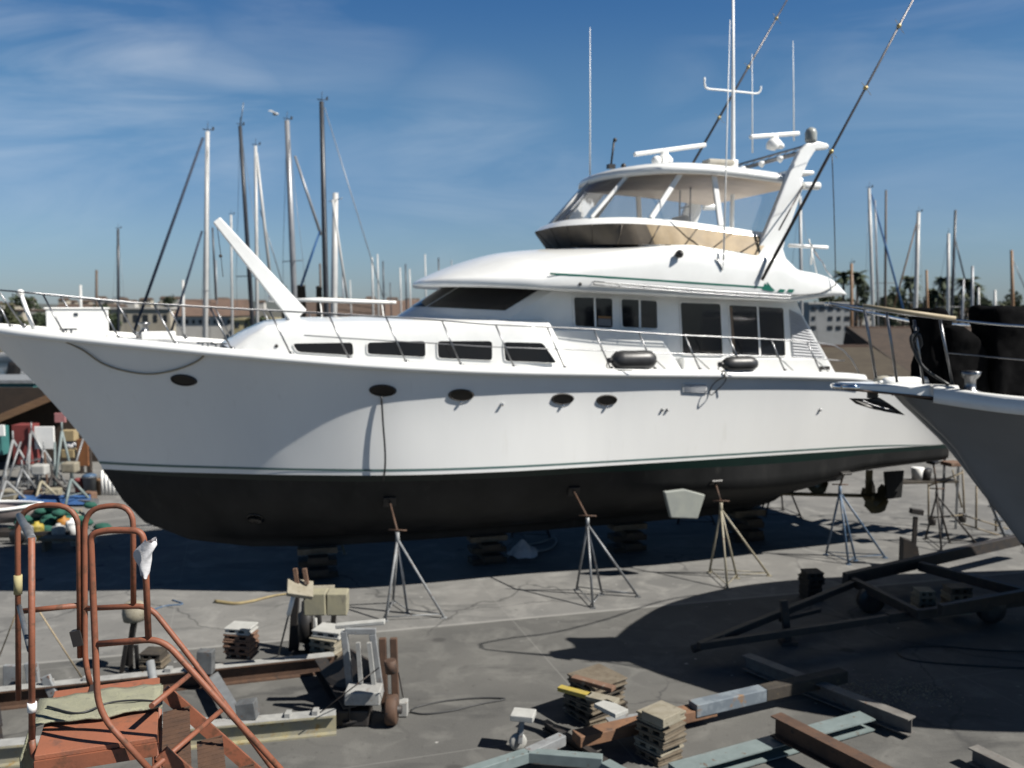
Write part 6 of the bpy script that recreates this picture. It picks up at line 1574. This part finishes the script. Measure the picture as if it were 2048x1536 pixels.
# teal boathouse with white shutters by the water, dark outboard
e = empty('boathouse', AT(20, 850, 40), 0, 'teal boathouse with a row of white shutters by the water', 'boathouse')
a, b = AT(-160, 860, 40), AT(66, 766, 40)
t = WB(); t.box(((a.x + b.x) / 2, 41.5, (b.z - 1.8) / 2), (b.x - a.x, 3, b.z + 1.8)); t.put('wall', TEAL, e)
t = WB(); t.box(((a.x + b.x) / 2, 41.4, b.z + .08), (b.x - a.x + .3, 3.4, .14)); t.put('roof', PALEGR, e)
for i in range(7):
    x0 = 52 - i * 14; a, b = AT(x0, 806, 39.95), AT(x0 + 11, 775, 39.95); t = WB(); t.box(((a.x + b.x) / 2, 39.97, (a.z + b.z) / 2), (b.x - a.x, .06, b.z - a.z)); t.put('shutter', WHITEP, e)
g0 = AT(42, 755, 46)
e = empty('outboard_motor', g0, 0, 'dark outboard motor tilted up beyond the stem', 'outboard motor')
t = WB(); t.box(g0 + Vector((-.35, 0, .35)), (.55, .5, .9), M=Matrix.Rotation(R(12), 3, 'Y')); t.put('cowling', BLACKP, e, bevel=.12)
t = WB(); t.beam(g0 + Vector((-.2, 0, .05)), g0 + Vector((.9, 0, -.55)), .2, .28); t.beam(g0 + Vector((.5, 0, -.2)), g0 + Vector((.75, 0, .25)), .16, .1); t.put('leg', BLACKP, e, bevel=.03)
t = WB(); t.lathe(g0 + Vector((.95, 0, -.45)), [(.05, -.1), (.22, -.03), (.22, .03), (.05, .1)], 10, 'X'); t.put('propeller', BLACKP, e)

random.seed(77)
for i, (x, y, h_, m, lb) in enumerate(((8, 985, 1.3, GALV, 'bent grey pipe leaning at the left edge'), (56, 982, 1.5, PALEGR, 'pale pipe leaning between two grey boat stands'), (110, 976, 1.2, PALEBL, 'bluish pipe leaning left of the slim bluish stand'), (136, 978, 1.4, GALV, 'grey pipe leaning right of the slim bluish stand'), (96, 984, 1.0, RUST, 'rusty pipe leaning below the white board'))):
    g0 = G(x, y); t = WB(); t.tube([g0, g0 + Vector((random.uniform(-.4, .4), .5, h_))], .03, 7); tag(t.put('stored_pipe', m, origin=g0), lb, 'pipe', 'pipes stored by the shed')
for i, (x, y, s_, m, lb) in enumerate(((20, 1002, .3, WOODP, 'pale block at the foot of the low grey stand'), (66, 1000, .28, RUST, 'rusty block behind the blue tarpaulin'), (108, 996, .26, CREAM, 'cream block behind the blue tarpaulin'), (180, 1000, .22, WOODR, 'reddish block before the grey trash bin'))):
    g0 = G(x, y); t = MB(); t.box((0, 0, s_ / 2), (s_ * 1.4, s_, s_)); obj_at(t, 'stored_block', m, g0, lb, 'block', 'blocks stored by the shed', random.uniform(-.5, .5), .03)
# ================================================================ MARINA, FAR SHORE AND RIGHT BACKGROUND
ZWAT = -1.7
MASTW = mat('mast_white', (.62, .62, .60), .4, c2=(.54, .54, .53), scale=2)
MASTG = mat('mast_grey', (.36, .37, .39), .4, .3, c2=(.28, .29, .31), scale=2)
MASTD = mat('mast_dark', (.03, .035, .045), .4, c2=(.045, .05, .06), scale=2)
MASTB = mat('mast_brown', (.11, .075, .05), .6, c2=(.08, .055, .04), scale=3)
MASTK = mat('mast_wood', (.30, .17, .08), .6, c2=(.22, .12, .06), scale=3)
NAVY = mat('navy_cover', (.02, .035, .07), .8, c2=(.03, .05, .09), scale=4)
BLUES = mat('blue_sailcover', (.03, .13, .33), .8, c2=(.025, .1, .26), scale=4)
HULLW = mat('boat_hull_white', (.66, .66, .65), .35, c2=(.58, .58, .57), scale=1)
HULLN = mat('boat_hull_navy', (.03, .05, .10), .35, c2=(.025, .04, .08), scale=1)
WIRE = mat('rigging_wire', (.25, .26, .28), .4, .5, c2=(.18, .19, .2), scale=3)
def sailboat(top, bot, D, wpx, m, label, stays=(), gear=True, spread=(.55,), hull=HULLW, boom=True, L=9.5, rz=0.5, lean=True):
    b = AT(bot[0], bot[1], D); tp = AT(top[0], top[1], D); d = (tp - b)
    base = b + d * ((ZWAT + 1.0 - b.z) / d.z)
    e = empty('sailboat', (base.x, base.y, ZWAT), rz, label, 'sailboat', 'sailboats moored in the marina')
    Mi = Matrix.Rotation(-rz, 3, 'Z'); o = Vector(e.location)
    def loc(p): return Mi @ (Vector(p) - o)
    r = wpx / F * D / 2
    t = MB(); t.tube([loc(base), loc(base.lerp(tp, .6)), loc(tp)], [r, r, r * .82], 8); ms = t.build('mast', m, e)
    if gear:
        t = MB(); q = loc(tp); t.tube([q + Vector((-.2, 0, .08)), q + Vector((.24, 0, .08))], .02, 5); t.tube([q, q + Vector((.03, 0, .42))], .012, 5); t.box(q + Vector((.24, 0, .15)), (.08, .04, .13)); t.build('masthead_gear', BLACKP, ms)
    for f in spread:
        q = loc(base.lerp(tp, f)); t = MB(); t.tube([q + Vector((0, -.85, 0)), q + Vector((0, .85, 0))], .022, 5); t.build('spreader', m, ms)
    for (xa, ya, xb, yb, wp, mm, nm) in stays:
        p, q = AT(xa, ya, D), AT(xb, yb, D); t = MB(); rr = wp / F * D / 2; t.tube([loc(p), loc(p.lerp(q, .5)), loc(q)], [rr * .8, rr, rr], 6); t.build(nm, mm, e)
    if gear:
        for s_ in (-1, 1):
            t = MB(); q0 = loc(tp); t.tube([q0, loc(base.lerp(tp, spread[0])) + Vector((0, .85 * s_, 0)) if spread else q0, Vector((0.1, 1.3 * s_, 1.0))], .011, 4); t.build('shroud', WIRE, e)
    rows = []
    for i in range(11):
        f = i / 10; x = -L * .52 + L * f; hw = L * .16 * math.sin(math.pi * min(1, .25 + f * .75)) ** .7 if f < 1 else .02; zt = 1.05 + .25 * (f - .4) ** 2 * 2
        rows.append([(x, -hw, zt), (x, -hw * .85, .3), (x, 0, -.3), (x, hw * .85, .3), (x, hw, zt)])
    t = MB(); t.grid(rows, True); t.add(rows[0], [tuple(range(5))]); t.grid([[r[0], r[4]] for r in rows], False, True); t.build('hull', hull, e)
    t = MB(); t.box((-.2, 0, 1.35), (L * .38, L * .17, .5)); t.build('cabin', HULLW, e, bevel=.12)
    if boom:
        t = MB(); t.tube([(-.1, 0, 2.1), (-L * .42, 0, 2.0)], .06, 6); bo = t.build('boom', m, e)
        t = MB(); t.tube([(-.2, 0, 2.22), (-L * .2, 0, 2.2), (-L * .4, 0, 2.1)], [.16, .14, .08], 7); t.build('sail_cover', BLUES if D < 60 else NAVY, bo)
    return e
sailboat((415, 263), (411, 650), 40, 10, MASTW, 'sailboat with a white mast and a dark furled headsail on a slanting stay', [(406, 275, 265, 672, 6, NAVY, 'furled_headsail'), (404, 462, 340, 672, 5, NAVY, 'furled_staysail'), (425, 455, 432, 600, 4, MASTD, 'flag_halyard')], spread=(.48,))
sailboat((480, 252), (503, 615), 44, 9, MASTD, 'sailboat with a tall black leaning mast beside the davit crane', [(487, 205, 480, 255, 2, WIRE, 'vhf_aerial')], spread=(.5,), rz=1.1)
sailboat((511, 292), (514, 612), 52, 7, MASTW, 'sailboat with a slim white mast and a pale furled sail leaning right', [(513, 305, 541, 560, 6, MASTW, 'furled_headsail'), (520, 420, 575, 600, 2, WIRE, 'backstay')], rz=.2)
sailboat((574, 241), (589, 605), 42, 12, MASTG, 'sailboat with a thick silver mast standing over the davit crane base', [(590, 312, 642, 470, 6, MASTG, 'furled_headsail')], rz=.8)
sailboat((643, 203), (652, 602), 40, 11, MASTD, 'sailboat with the tallest dark grey mast and a blue striped sheet', [(649, 215, 768, 600, 2, MASTG, 'forestay'), (640, 462, 602, 572, 5, BLUES, 'blue_sheet'), (665, 400, 695, 600, 5, MASTW, 'furled_headsail')], spread=(.35,), rz=.3)
sailboat((671, 386), (668, 606), 46, 13, MASTW, 'motor sailer with a short thick white mast with a boxed head', [], gear=False, spread=(.97,), rz=.6, L=8)
sailboat((462, 430), (464, 603), 75, 5, MASTW, 'distant sailboat with a thin white mast left of the black mast', [], rz=.4)
sailboat((236, 458), (237, 640), 70, 6, MASTD, 'sailboat with a lone dark mast left of the slanting headsail', [], rz=.9)
sailboat((193, 540), (193, 640), 90, 6, MASTB, 'sailboat with a short brown mast above the white locker', [], gear=False, spread=(), rz=.1)
sailboat((161, 570), (162, 640), 70, 6, MASTW, 'sailboat with a stubby white mast behind the white locker', [], gear=False, spread=(), rz=.4, L=7)
sailboat((366, 560), (367, 650), 80, 6, MASTW, 'sailboat with a short white mast left of the tall white mast', [], gear=False, spread=(), rz=1.2, L=8)
FAR = [(640, 527, MASTB, 6), (685, 545, MASTG, 4), (744, 515, MASTW, 5), (755, 508, MASTW, 4), (766, 522, MASTD, 4), (800, 535, MASTW, 4), (811, 528, MASTD, 4), (819, 538, MASTW, 4), (850, 508, MASTW, 4), (877, 515, MASTD, 4), (903, 520, MASTG, 3), (432, 520, MASTG, 3), (700, 560, MASTW, 3), (780, 565, MASTD, 3)]
FN = ['thin brown mast left of the dark grey mast', 'grey mast right of the white boxed mast', 'first of three close masts beyond the foredeck', 'tallest of three close masts beyond the foredeck', 'dark last of three close masts beyond the foredeck', 'pale first mast of the group left of the brow', 'dark middle mast of the group left of the brow', 'pale last mast of the group left of the brow', 'white mast just above the brow tip', 'dark mast above the brow slope', 'faint grey mast highest on the brow slope', 'faint grey mast beside the tall white mast', 'small white mast over the thick white rail', 'small dark mast over the end of the thick white rail']
for (x, y, m, w_), lb in zip(FAR, FN):
    sailboat((x, y), (x + 2, 612), 120 + (x * 7 % 25), w_ * .8, m, 'far sailboat with the ' + lb, [], gear=False, spread=(.6,), L=10, rz=(x % 10) * .15)
RT = [((1738, 377), (1747, 660), 60, 7, MASTW, 'sailboat with the nearest white mast beyond the yacht stern', [(1743, 388, 1808, 625, 4, BLUES, 'furled_headsail'), (1750, 400, 1757, 650, 4, MASTG, 'mizzen_mast')]),
      ((1772, 380), (1770, 640), 75, 5, MASTB, 'sailboat with a dark brown mast right of the nearest white mast', []),
      ((1837, 425), (1830, 645), 60, 9, MASTW, 'sailboat with a white mast and a tan stay above the tan rail cover', [(1835, 440, 1785, 625, 3, MASTK, 'forestay')]),
      ((1897, 467), (1896, 640), 70, 7, MASTW, 'sailboat with a white mast above the domed canvas cover', []),
      ((1911, 420), (1903, 640), 85, 6, MASTD, 'sailboat with a tall dark mast behind the domed canvas cover', [(1911, 480, 1930, 560, 3, MASTD, 'forestay')]),
      ((1853, 540), (1855, 640), 90, 6, MASTK, 'sailboat with a wooden mast between the two white masts', []),
      ((1945, 532), (1944, 650), 80, 6, MASTG, 'sailboat with a grey mast before the palms', []),
      ((1927, 558), (1924, 650), 80, 5, MASTG, 'sailboat with a shorter grey mast left of the palms', []),
      ((1957, 575), (1957, 650), 90, 5, MASTW, 'sailboat with a short white mast right of the palms', []),
      ((1990, 580), (1990, 640), 80, 6, MASTW, 'sailboat with a stub white mast over the square canvas cover', []),
      ((2023, 500), (2026, 640), 75, 7, MASTK, 'sailboat with a tan mast at the right edge', [(2026, 520, 2060, 600, 2, WIRE, 'forestay')]),
      ((1703, 527), (1703, 660), 70, 7, MASTK, 'sailboat with a varnished wooden mast by the stern overhang', []),
      ((1600, 392), (1603, 620), 65, 7, MASTW, 'sailboat with a white mast seen just aft of the radar arch', [])]
for tp, bt, D, w_, m, lb, st_ in RT:
    sailboat(tp, bt, D, w_, m, lb, st_, gear=D < 72, spread=(.5,), rz=(tp[0] % 9) * .16, boom=False)
# dock piles and floating dock
for i, (x0, x1, yt, yb, lb) in enumerate(((594, 611, 570, 640, 'thick dark dock pile behind the davit crane base'), (632, 644, 572, 640, 'thinner dark dock pile right of the thick one'), (562, 573, 572, 640, 'dark dock pile half hidden by the crane boom'))):
    D = 55; a, b = AT(x0, yt, D), AT(x1, yt, D); t = MB(); r = (b.x - a.x) / 2; t.lathe((0, 0, 0), [(r, ZWAT - .5), (r, a.z - .1), (r * 1.06, a.z - .1), (r * .9, a.z)], 12)
    obj_at(t, 'dock_pile', WOODD, ((a.x + b.x) / 2, D, 0), lb, 'pile', 'dock piles')
t = MB(); a, b = AT(-200, 690, 62), AT(900, 690, 62); t.box((0, 0, 0), (b.x - a.x, 1.6, .35)); obj_at(t, 'floating_dock', mat('dock_boards', (.26, .23, .18), .85, c2=(.2, .17, .13), scale=2), ((a.x + b.x) / 2, 62, ZWAT + .35), 'long grey floating dock across the marina', 'dock')
# small motor boats along the far docks
def cruiser(x, y, D, L, rz, label, hm=HULLW):
    g0 = AT(x, y, D); e = empty('cabin_cruiser', (g0.x, D, ZWAT), rz, label, 'motor boat', 'small motor boats at the far docks')
    rows = []
    for i in range(9):
        f = i / 8; xx = -L / 2 + L * f; hw = L * .17 * (1 - max(0, (f - .4) / .6) ** 2) + .02; zt = 1.0 + .5 * f
        rows.append([(xx, -hw, zt), (xx, -hw * .8, .1), (xx, 0, -.3), (xx, hw * .8, .1), (xx, hw, zt)])
    t = MB(); t.grid(rows, True); t.add(rows[0], [tuple(range(5))]); t.grid([[r[0], r[4]] for r in rows], False, True); t.build('hull', hm, e)
    t = MB(); P = [(-L * .30, 0, 1.0), (-L * .30, 0, 2.3), (L * .02, 0, 2.35), (L * .20, 0, 1.3)]
    t.prism([(p[0], -L * .12, p[2]) for p in P], (0, L * .24, 0)); cb = t.build('cabin', HULLW, e, bevel=.08)
    t = MB(); P = [(-L * .24, 0, 1.65), (-L * .24, 0, 2.1), (-L * .02, 0, 2.15), (L * .08, 0, 1.65)]; t.prism([(p[0], -L * .122, p[2]) for p in P], (0, L * .244, 0)); t.build('window', TINT, cb)
for c in ((262, 662, 95, 6.5, .6, 'small white cruiser left of the dark furled headsail'), (310, 662, 95, 6, 2.4, 'small white cruiser between the two dark furled sails'), (396, 660, 100, 6, .4, 'small white cruiser at the foot of the white mast'), (470, 655, 92, 8, .2, 'white cruiser with a long hull left of the davit crane'), (60, 655, 110, 7, .3, 'white cruiser near the left edge of the marina'), (700, 640, 100, 8, 2.8, 'white cruiser beyond the thick white rail'), (1640, 672, 90, 8, .4, 'white cruiser behind the stern overhang')): cruiser(*c)
# buildings on the far shore
BEIGE = mat('beige_stucco', (.46, .42, .34), .9, c2=(.40, .36, .29), scale=.4)
WHST = mat('white_stucco', (.62, .60, .56), .9, c2=(.54, .52, .48), scale=.4)
YELW = mat('yellow_stucco', (.50, .43, .24), .9, c2=(.42, .36, .2), scale=.4)
ROOFR = mat('red_tile_roof', (.17, .11, .08), .9, c2=(.13, .085, .065), scale=1.2)
ROOFB = mat('brown_roof', (.11, .075, .055), .9, c2=(.085, .058, .045), scale=1.2)
DKWIN = mat('dark_window', (.02, .023, .027), .3, c2=(.035, .037, .04), scale=1)
def building(x0, x1, yt, yb, D, depth, m, roofm, label, nwin=4, rows_=1, roof='flat', winh=.4):
    a, b = AT(x0, yb, D), AT(x1, yt, D); w_ = b.x - a.x; zt = b.z; zb = min(a.z, -.6); e = empty('building', ((a.x + b.x) / 2, D, 0), 0, label, 'building', 'buildings across the water')
    t = MB(); t.box((0, depth / 2, (zt + zb) / 2), (w_, depth, zt - zb)); wl2 = t.build('wall', m, e)
    if roof == 'flat': t = MB(); t.box((0, depth / 2, zt + .12), (w_ + .5, depth + .5, .25)); t.build('roof', roofm, e)
    else:
        hr = w_ * .0 + depth * .22; t = MB(); ov = .5
        t.add([(-w_ / 2 - ov, -ov, zt), (w_ / 2 + ov, -ov, zt), (w_ / 2 + ov, depth + ov, zt), (-w_ / 2 - ov, depth + ov, zt), (-w_ / 2 - ov, depth / 2, zt + hr), (w_ / 2 + ov, depth / 2, zt + hr)], [(0, 1, 5, 4), (2, 3, 4, 5), (0, 4, 3), (1, 2, 5), (3, 2, 1, 0)]); t.build('roof', roofm, e)
    H_ = AT(x0, yt, D).z - AT(x0, yb, D).z
    for r_ in range(rows_):
        for i in range(nwin):
            if rows_ > 1 and random.random() < .22: continue
            xx = -w_ / 2 + w_ * (i + .5) / nwin; zz = zt - H_ * (r_ + .5) / rows_; t = MB(); t.box((xx, -.02, zz), (w_ / nwin * random.uniform(.35, .6), .08, H_ / rows_ * winh)); t.build('window', DKWIN, e)
    return e
random.seed(31)
building(222, 340, 618, 655, 150, 14, BEIGE, WHST, 'long beige flat roofed building behind the dark furled headsail', 6)
building(352, 465, 632, 655, 140, 12, WHST, ROOFR, 'white building with a low reddish roof right of the white mast', 8, 1, 'gable', .35)
building(60, 100, 628, 655, 150, 10, WHST, WHST, 'small white building left of the white locker', 3)
building(-20, 45, 622, 655, 160, 12, BEIGE, ROOFB, 'beige building at the left edge of the far shore', 4)
building(465, 560, 640, 660, 135, 10, YELW, YELW, 'low yellowish building left of the davit crane', 5, 1, 'flat', .5)
building(598, 740, 634, 652, 130, 12, YELW, ROOFB, 'yellowish dockside hall with a long dark brown roof', 9, 1, 'gable', .45)
building(735, 830, 632, 650, 150, 12, WHST, ROOFR, 'white hall with a reddish roof left of the windscreen', 6, 1, 'gable', .4)
building(100, 222, 632, 655, 165, 10, BEIGE, ROOFB, 'low beige hall behind the white locker', 7, 1, 'gable', .4)
building(1618, 1704, 608, 665, 120, 12, mat('grey_stucco', (.40, .40, .39), .9, c2=(.32, .32, .31), scale=.5), WHST, 'white apartment block with dark balconies behind the stern', 5, 3, 'flat', .42)
building(1716, 1800, 622, 665, 140, 12, WHST, WHST, 'small white flat roofed house among the right hand trees', 4, 2, 'flat', .4)
building(1810, 1890, 626, 665, 150, 12, BEIGE, ROOFB, 'beige flat roofed house behind the tan rail cover', 4, 2, 'flat', .4)
building(1920, 2060, 630, 665, 150, 12, WHST, WHST, 'white flat roofed house at the right edge of the far shore', 6, 2, 'flat', .4)
# houses on the hillside
random.seed(17)
nh = 0
sides = ['far left', 'left', 'middle left', 'middle', 'middle right']
for i in range(44):
    x = random.uniform(-60, 905); y = random.uniform(597, 611); D = random.uniform(760, 900); p = AT(x, y, D); w_ = random.uniform(6, 13); h_ = random.uniform(2.5, 4.5)
    e = empty('hillside_house', (p.x, D, p.z - h_), 0, 'pale house on the distant hillside among the trees', 'house', 'houses on the distant hillside')
    t = MB(); t.box((0, 0, h_ / 2 - 3), (w_, 8, h_ + 6)); t.build('wall', [WHST, BEIGE, BEIGE, WHST][i % 4], e)
    t = MB(); t.add([(-w_ / 2 - .5, -4.5, h_), (w_ / 2 + .5, -4.5, h_), (w_ / 2 + .5, 4.5, h_), (-w_ / 2 - .5, 4.5, h_), (-w_ / 2, 0, h_ + 2.2), (w_ / 2, 0, h_ + 2.2)], [(0, 1, 5, 4), (2, 3, 4, 5), (0, 4, 3), (1, 2, 5)]); t.build('roof', [ROOFB, MASTB][i % 2], e)
# trees
LEAF = mat('leaf_dark', (.035, .055, .022), .8, c2=(.055, .075, .030), scale=.9, lo=.4, hi=.6)
LEAF2 = mat('leaf_olive', (.060, .075, .028), .8, c2=(.085, .09, .035), scale=.9, lo=.4, hi=.6)
BARK = mat('bark', (.12, .085, .06), .9, c2=(.08, .06, .045), scale=4)
def leaf_cloud(n, rx, rz_, sz, seed, clumps=9):
    rnd = random.Random(seed); cs = []
    for _ in range(clumps):
        a = rnd.uniform(0, 6.28); r = rnd.uniform(.1, .75); cs.append((rx * r * math.cos(a), rx * r * math.sin(a), rz_ * rnd.uniform(-.6, .75), rnd.uniform(.28, .5)))
    t = MB()
    for i in range(n):
        c = cs[i % clumps]; d = Vector((rnd.gauss(0, 1), rnd.gauss(0, 1), rnd.gauss(0, 1))).normalized() * rnd.uniform(.5, 1.05)
        p = Vector((c[0] + d.x * rx * c[3], c[1] + d.y * rx * c[3], c[2] + d.z * rz_ * c[3] * 1.1)); s_ = sz * rnd.uniform(.6, 1.4)
        u = Vector((rnd.gauss(0, 1), rnd.gauss(0, 1), rnd.gauss(0, .6))).normalized(); v = u.cross(Vector((rnd.gauss(0, 1), rnd.gauss(0, 1), rnd.gauss(0, 1)))).normalized()
        t.add([p - u * s_, p + v * s_ * .6, p + u * s_, p - v * s_ * .6], [(0, 1, 2, 3)])
    return t
def tree(x, yt, yb, D, wpx, label, m, seed, group):
    tp, bt = AT(x, yt, D), AT(x, yb, D); zb = min(bt.z, 0); H_ = tp.z - zb; rx = wpx / F * D / 2
    e = empty('tree', (tp.x, D, zb), 0, label, 'tree', group)
    t = MB(); t.tube([(0, 0, 0), (.1, 0, H_ * .35), (0, .1, H_ * .7)], [H_ * .035, H_ * .025, H_ * .01], 7)
    for k in range(4):
        a = k * 1.6 + seed; t.tube([(0, 0, H_ * .35), (rx * .5 * math.cos(a), rx * .5 * math.sin(a), H_ * .7)], [H_ * .018, H_ * .006], 5)
    t.build('trunk', BARK, e)
    t = leaf_cloud(850, rx, H_ * .38, max(.22, rx * .11), seed); o = t.build('crown', m, e); o.location = (0, 0, H_ * .62)
def palm(x, yt, D, rp, label, seed):
    tp = AT(x, yt + rp * .6, D); e = empty('palm_tree', (tp.x, D, 0), 0, label, 'palm tree', 'palms beyond the marina'); rnd = random.Random(seed)
    t = MB(); t.tube([(0, 0, -.5), (.1, 0, tp.z * .5), (0, 0, tp.z)], [.26, .2, .18], 7); t.build('trunk', BARK, e)
    L = rp / F * D * 1.15; t = MB()
    for k in range(34):
        a = k * 2.4; el = rnd.uniform(-.7, 1.2); pts = []
        for i in range(5):
            f = i / 4; rr = L * f * math.cos(el * (1 - .6 * f)); pts.append(Vector((rr * math.cos(a), rr * math.sin(a), L * f * math.sin(el) - L * .55 * f * f)))
        sd = Vector((-math.sin(a), math.cos(a), 0))
        t.grid([[p + sd * w_ * L - Vector((0, 0, abs(w_) * L * .6)) for p, w_ in zip(pts, [.02 * s_, .14 * s_, .17 * s_, .12 * s_, .01 * s_])] for s_ in (-1, 0, 1)], False)
    o = t.build('fronds', LEAF, e); o.location = (0, 0, tp.z)
TG = 'broadleaf trees across the water'
TL = [(335, 583, 625, 170, 34, 'round dark tree above the beige building', LEAF), (52, 594, 640, 170, 60, 'wide dark tree at the left edge of the far shore', LEAF), (14, 606, 650, 140, 46, 'low dark bush cut by the left edge', LEAF2), (200, 604, 645, 160, 70, 'spreading dark tree behind the white locker', LEAF), (90, 626, 662, 130, 60, 'dark shrub beside the pulpit strut', LEAF), (40, 634, 664, 125, 46, 'dark shrub left of the pulpit strut', LEAF2), (600, 618, 650, 150, 40, 'dark tree behind the davit crane base', LEAF), (520, 636, 664, 120, 70, 'dark hedge tree under the crane boom', LEAF), (780, 614, 648, 160, 50, 'dark tree left of the windscreen', LEAF),
      (1723, 566, 640, 130, 34, 'round dark tree over the stern overhang', LEAF), (1672, 590, 650, 140, 40, 'olive tree behind the apartment block', LEAF2), (1808, 566, 645, 130, 72, 'broad dark tree between the two white masts', LEAF), (1770, 596, 650, 120, 50, 'olive shrub at the foot of the blue stay', LEAF2), (1868, 586, 645, 135, 50, 'dark tree behind the wooden mast', LEAF), (1920, 582, 645, 130, 60, 'olive tree behind the domed canvas cover', LEAF2), (1975, 588, 645, 130, 50, 'dark tree right of the palms', LEAF), (2030, 586, 645, 130, 64, 'dark tree at the right edge', LEAF), (1640, 606, 650, 150, 50, 'dark tree left of the apartment block', LEAF), (1880, 606, 655, 115, 56, 'olive bush behind the tan rail cover', LEAF2), (1790, 612, 655, 112, 60, 'dark bush in front of the small white house', LEAF), (1990, 606, 650, 118, 70, 'olive bush over the square canvas cover', LEAF2), (440, 622, 650, 165, 44, 'dark tree over the reddish roof', LEAF), (128, 626, 664, 122, 84, 'wide dark hedge tree behind the left half of the white locker', LEAF), (218, 620, 662, 122, 66, 'dark hedge tree just right of the white locker', LEAF), (160, 612, 645, 180, 50, 'dark tree between the two beige halls', LEAF)]
names = ['first', 'second', 'third', 'fourth', 'fifth', 'sixth', 'seventh', 'eighth', 'ninth', 'tenth']
for k in range(10): TL.append((1650 + k * 44, 588 + (k * 7) % 17, 655, 185, 66, '%s tree from the left in the back row at right' % names[k], LEAF if k % 2 else LEAF2))
for i, (x, yt, yb, D, w_, lb, m) in enumerate(TL): tree(x, yt, yb, D, w_, lb, m, i + 50, TG)
for i, (x, y, r_, lb) in enumerate(((1687, 538, 22, 'left of the two tall palms by the stern overhang'), (1715, 536, 22, 'right of the two tall palms by the stern overhang'), (1888, 550, 20, 'palm beside the white mast above the domed cover'), (1935, 550, 24, 'bushier palm right of the dark mast'), (1951, 566, 18, 'small palm right of the bushier palm'), (1822, 548, 20, 'palm left of the white mast with the tan stay'), (1870, 572, 18, 'low palm behind the wooden mast'))): palm(x, y, 135, r_, lb, i)
# shingled roofs behind the stern
SHING = mat('shingle_roof', (.045, .031, .022), .9, c2=(.07, .048, .034), scale=2.2, stretch=(1, 1, 5), c3=(.024, .018, .014), scale3=7, bump=.6, bscale=18)
SHING2 = mat('shingle_roof_olive', (.055, .042, .028), .9, c2=(.075, .06, .04), scale=2.2, stretch=(1, 1, 5), c3=(.05, .04, .03), scale3=9, bump=.6, bscale=18)
def shingle(name, px, back, label, m, D, wallm=SHEDW):
    P = [AT(x, y, d) for x, y, d in px]; e = empty(name, (P[0].x, D, 0), 0, label, 'building', 'shingled sheds behind the stern')
    t = WB(); n = len(P); off = Vector((0, 0, -.12)); t.add(P + [p + off for p in P], [tuple(range(n))[::-1], tuple(range(n, 2 * n))] + [(i, (i + 1) % n, n + (i + 1) % n, n + i) for i in range(n)]); t.put('roof', m, e)
    zl = min(p.z for p in P)
    a, b = P[3], P[2]; lo = [a + Vector((.3, .4, -.15)), b + Vector((-.3, .4, -.15))]
    t = WB(); q = lo + [Vector((lo[1].x, lo[1].y, 0)), Vector((lo[0].x, lo[0].y, 0))]; t.prism(q, (0, back, 0)); t.put('wall', wallm, e)
    t = WB(); t.beam(P[0], P[1], .16, .10); t.put('ridge_cap', ROOFR, e)
    return e
shingle('shingled_shed', [(1694, 655, 40), (2150, 655, 40), (2150, 772, 34), (1850, 772, 34)], 5, 'long shed with a brown shingled roof behind the second boat', SHING, 40)
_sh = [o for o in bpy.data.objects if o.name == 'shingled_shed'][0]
t = WB(); t.add([AT(1690, 662, 39.9), AT(1864, 780, 34.1), AT(1820, 800, 36), AT(1670, 800, 39.9)], [(0, 1, 2, 3)]); t.put('gable_shade_wall', SHEDW, _sh)  # dark sheet standing for the shadow side under the roof rake
t = WB(); t.beam(AT(1694, 657, 39.9), AT(1852, 774, 33.9), .12, .22); t.put('rake_board', SHEDW, _sh)
shingle('shingled_shed', [(1600, 692, 33.5), (1742, 692, 33.5), (1860, 772, 31), (1560, 772, 31)], 1.5, 'lower shed with an olive brown shingled roof just aft of the saloon', SHING2, 33)
# gull
g0 = AT(551, 228, 60); t = MB(); t.ball((0, 0, 0), .13, 8, 6, (1.6, .8, .8)); t.add([(-.05, 0, .05), (.1, 0, .05), (-.15, .5, .16), (-.3, .75, .05)], [(0, 1, 2, 3)]); t.add([(-.05, 0, .05), (.1, 0, .05), (-.15, -.5, .16), (-.3, -.75, .05)], [(3, 2, 1, 0)])
obj_at(t, 'gull', HULLW, g0, 'white gull flying left of the silver mast head', 'bird')
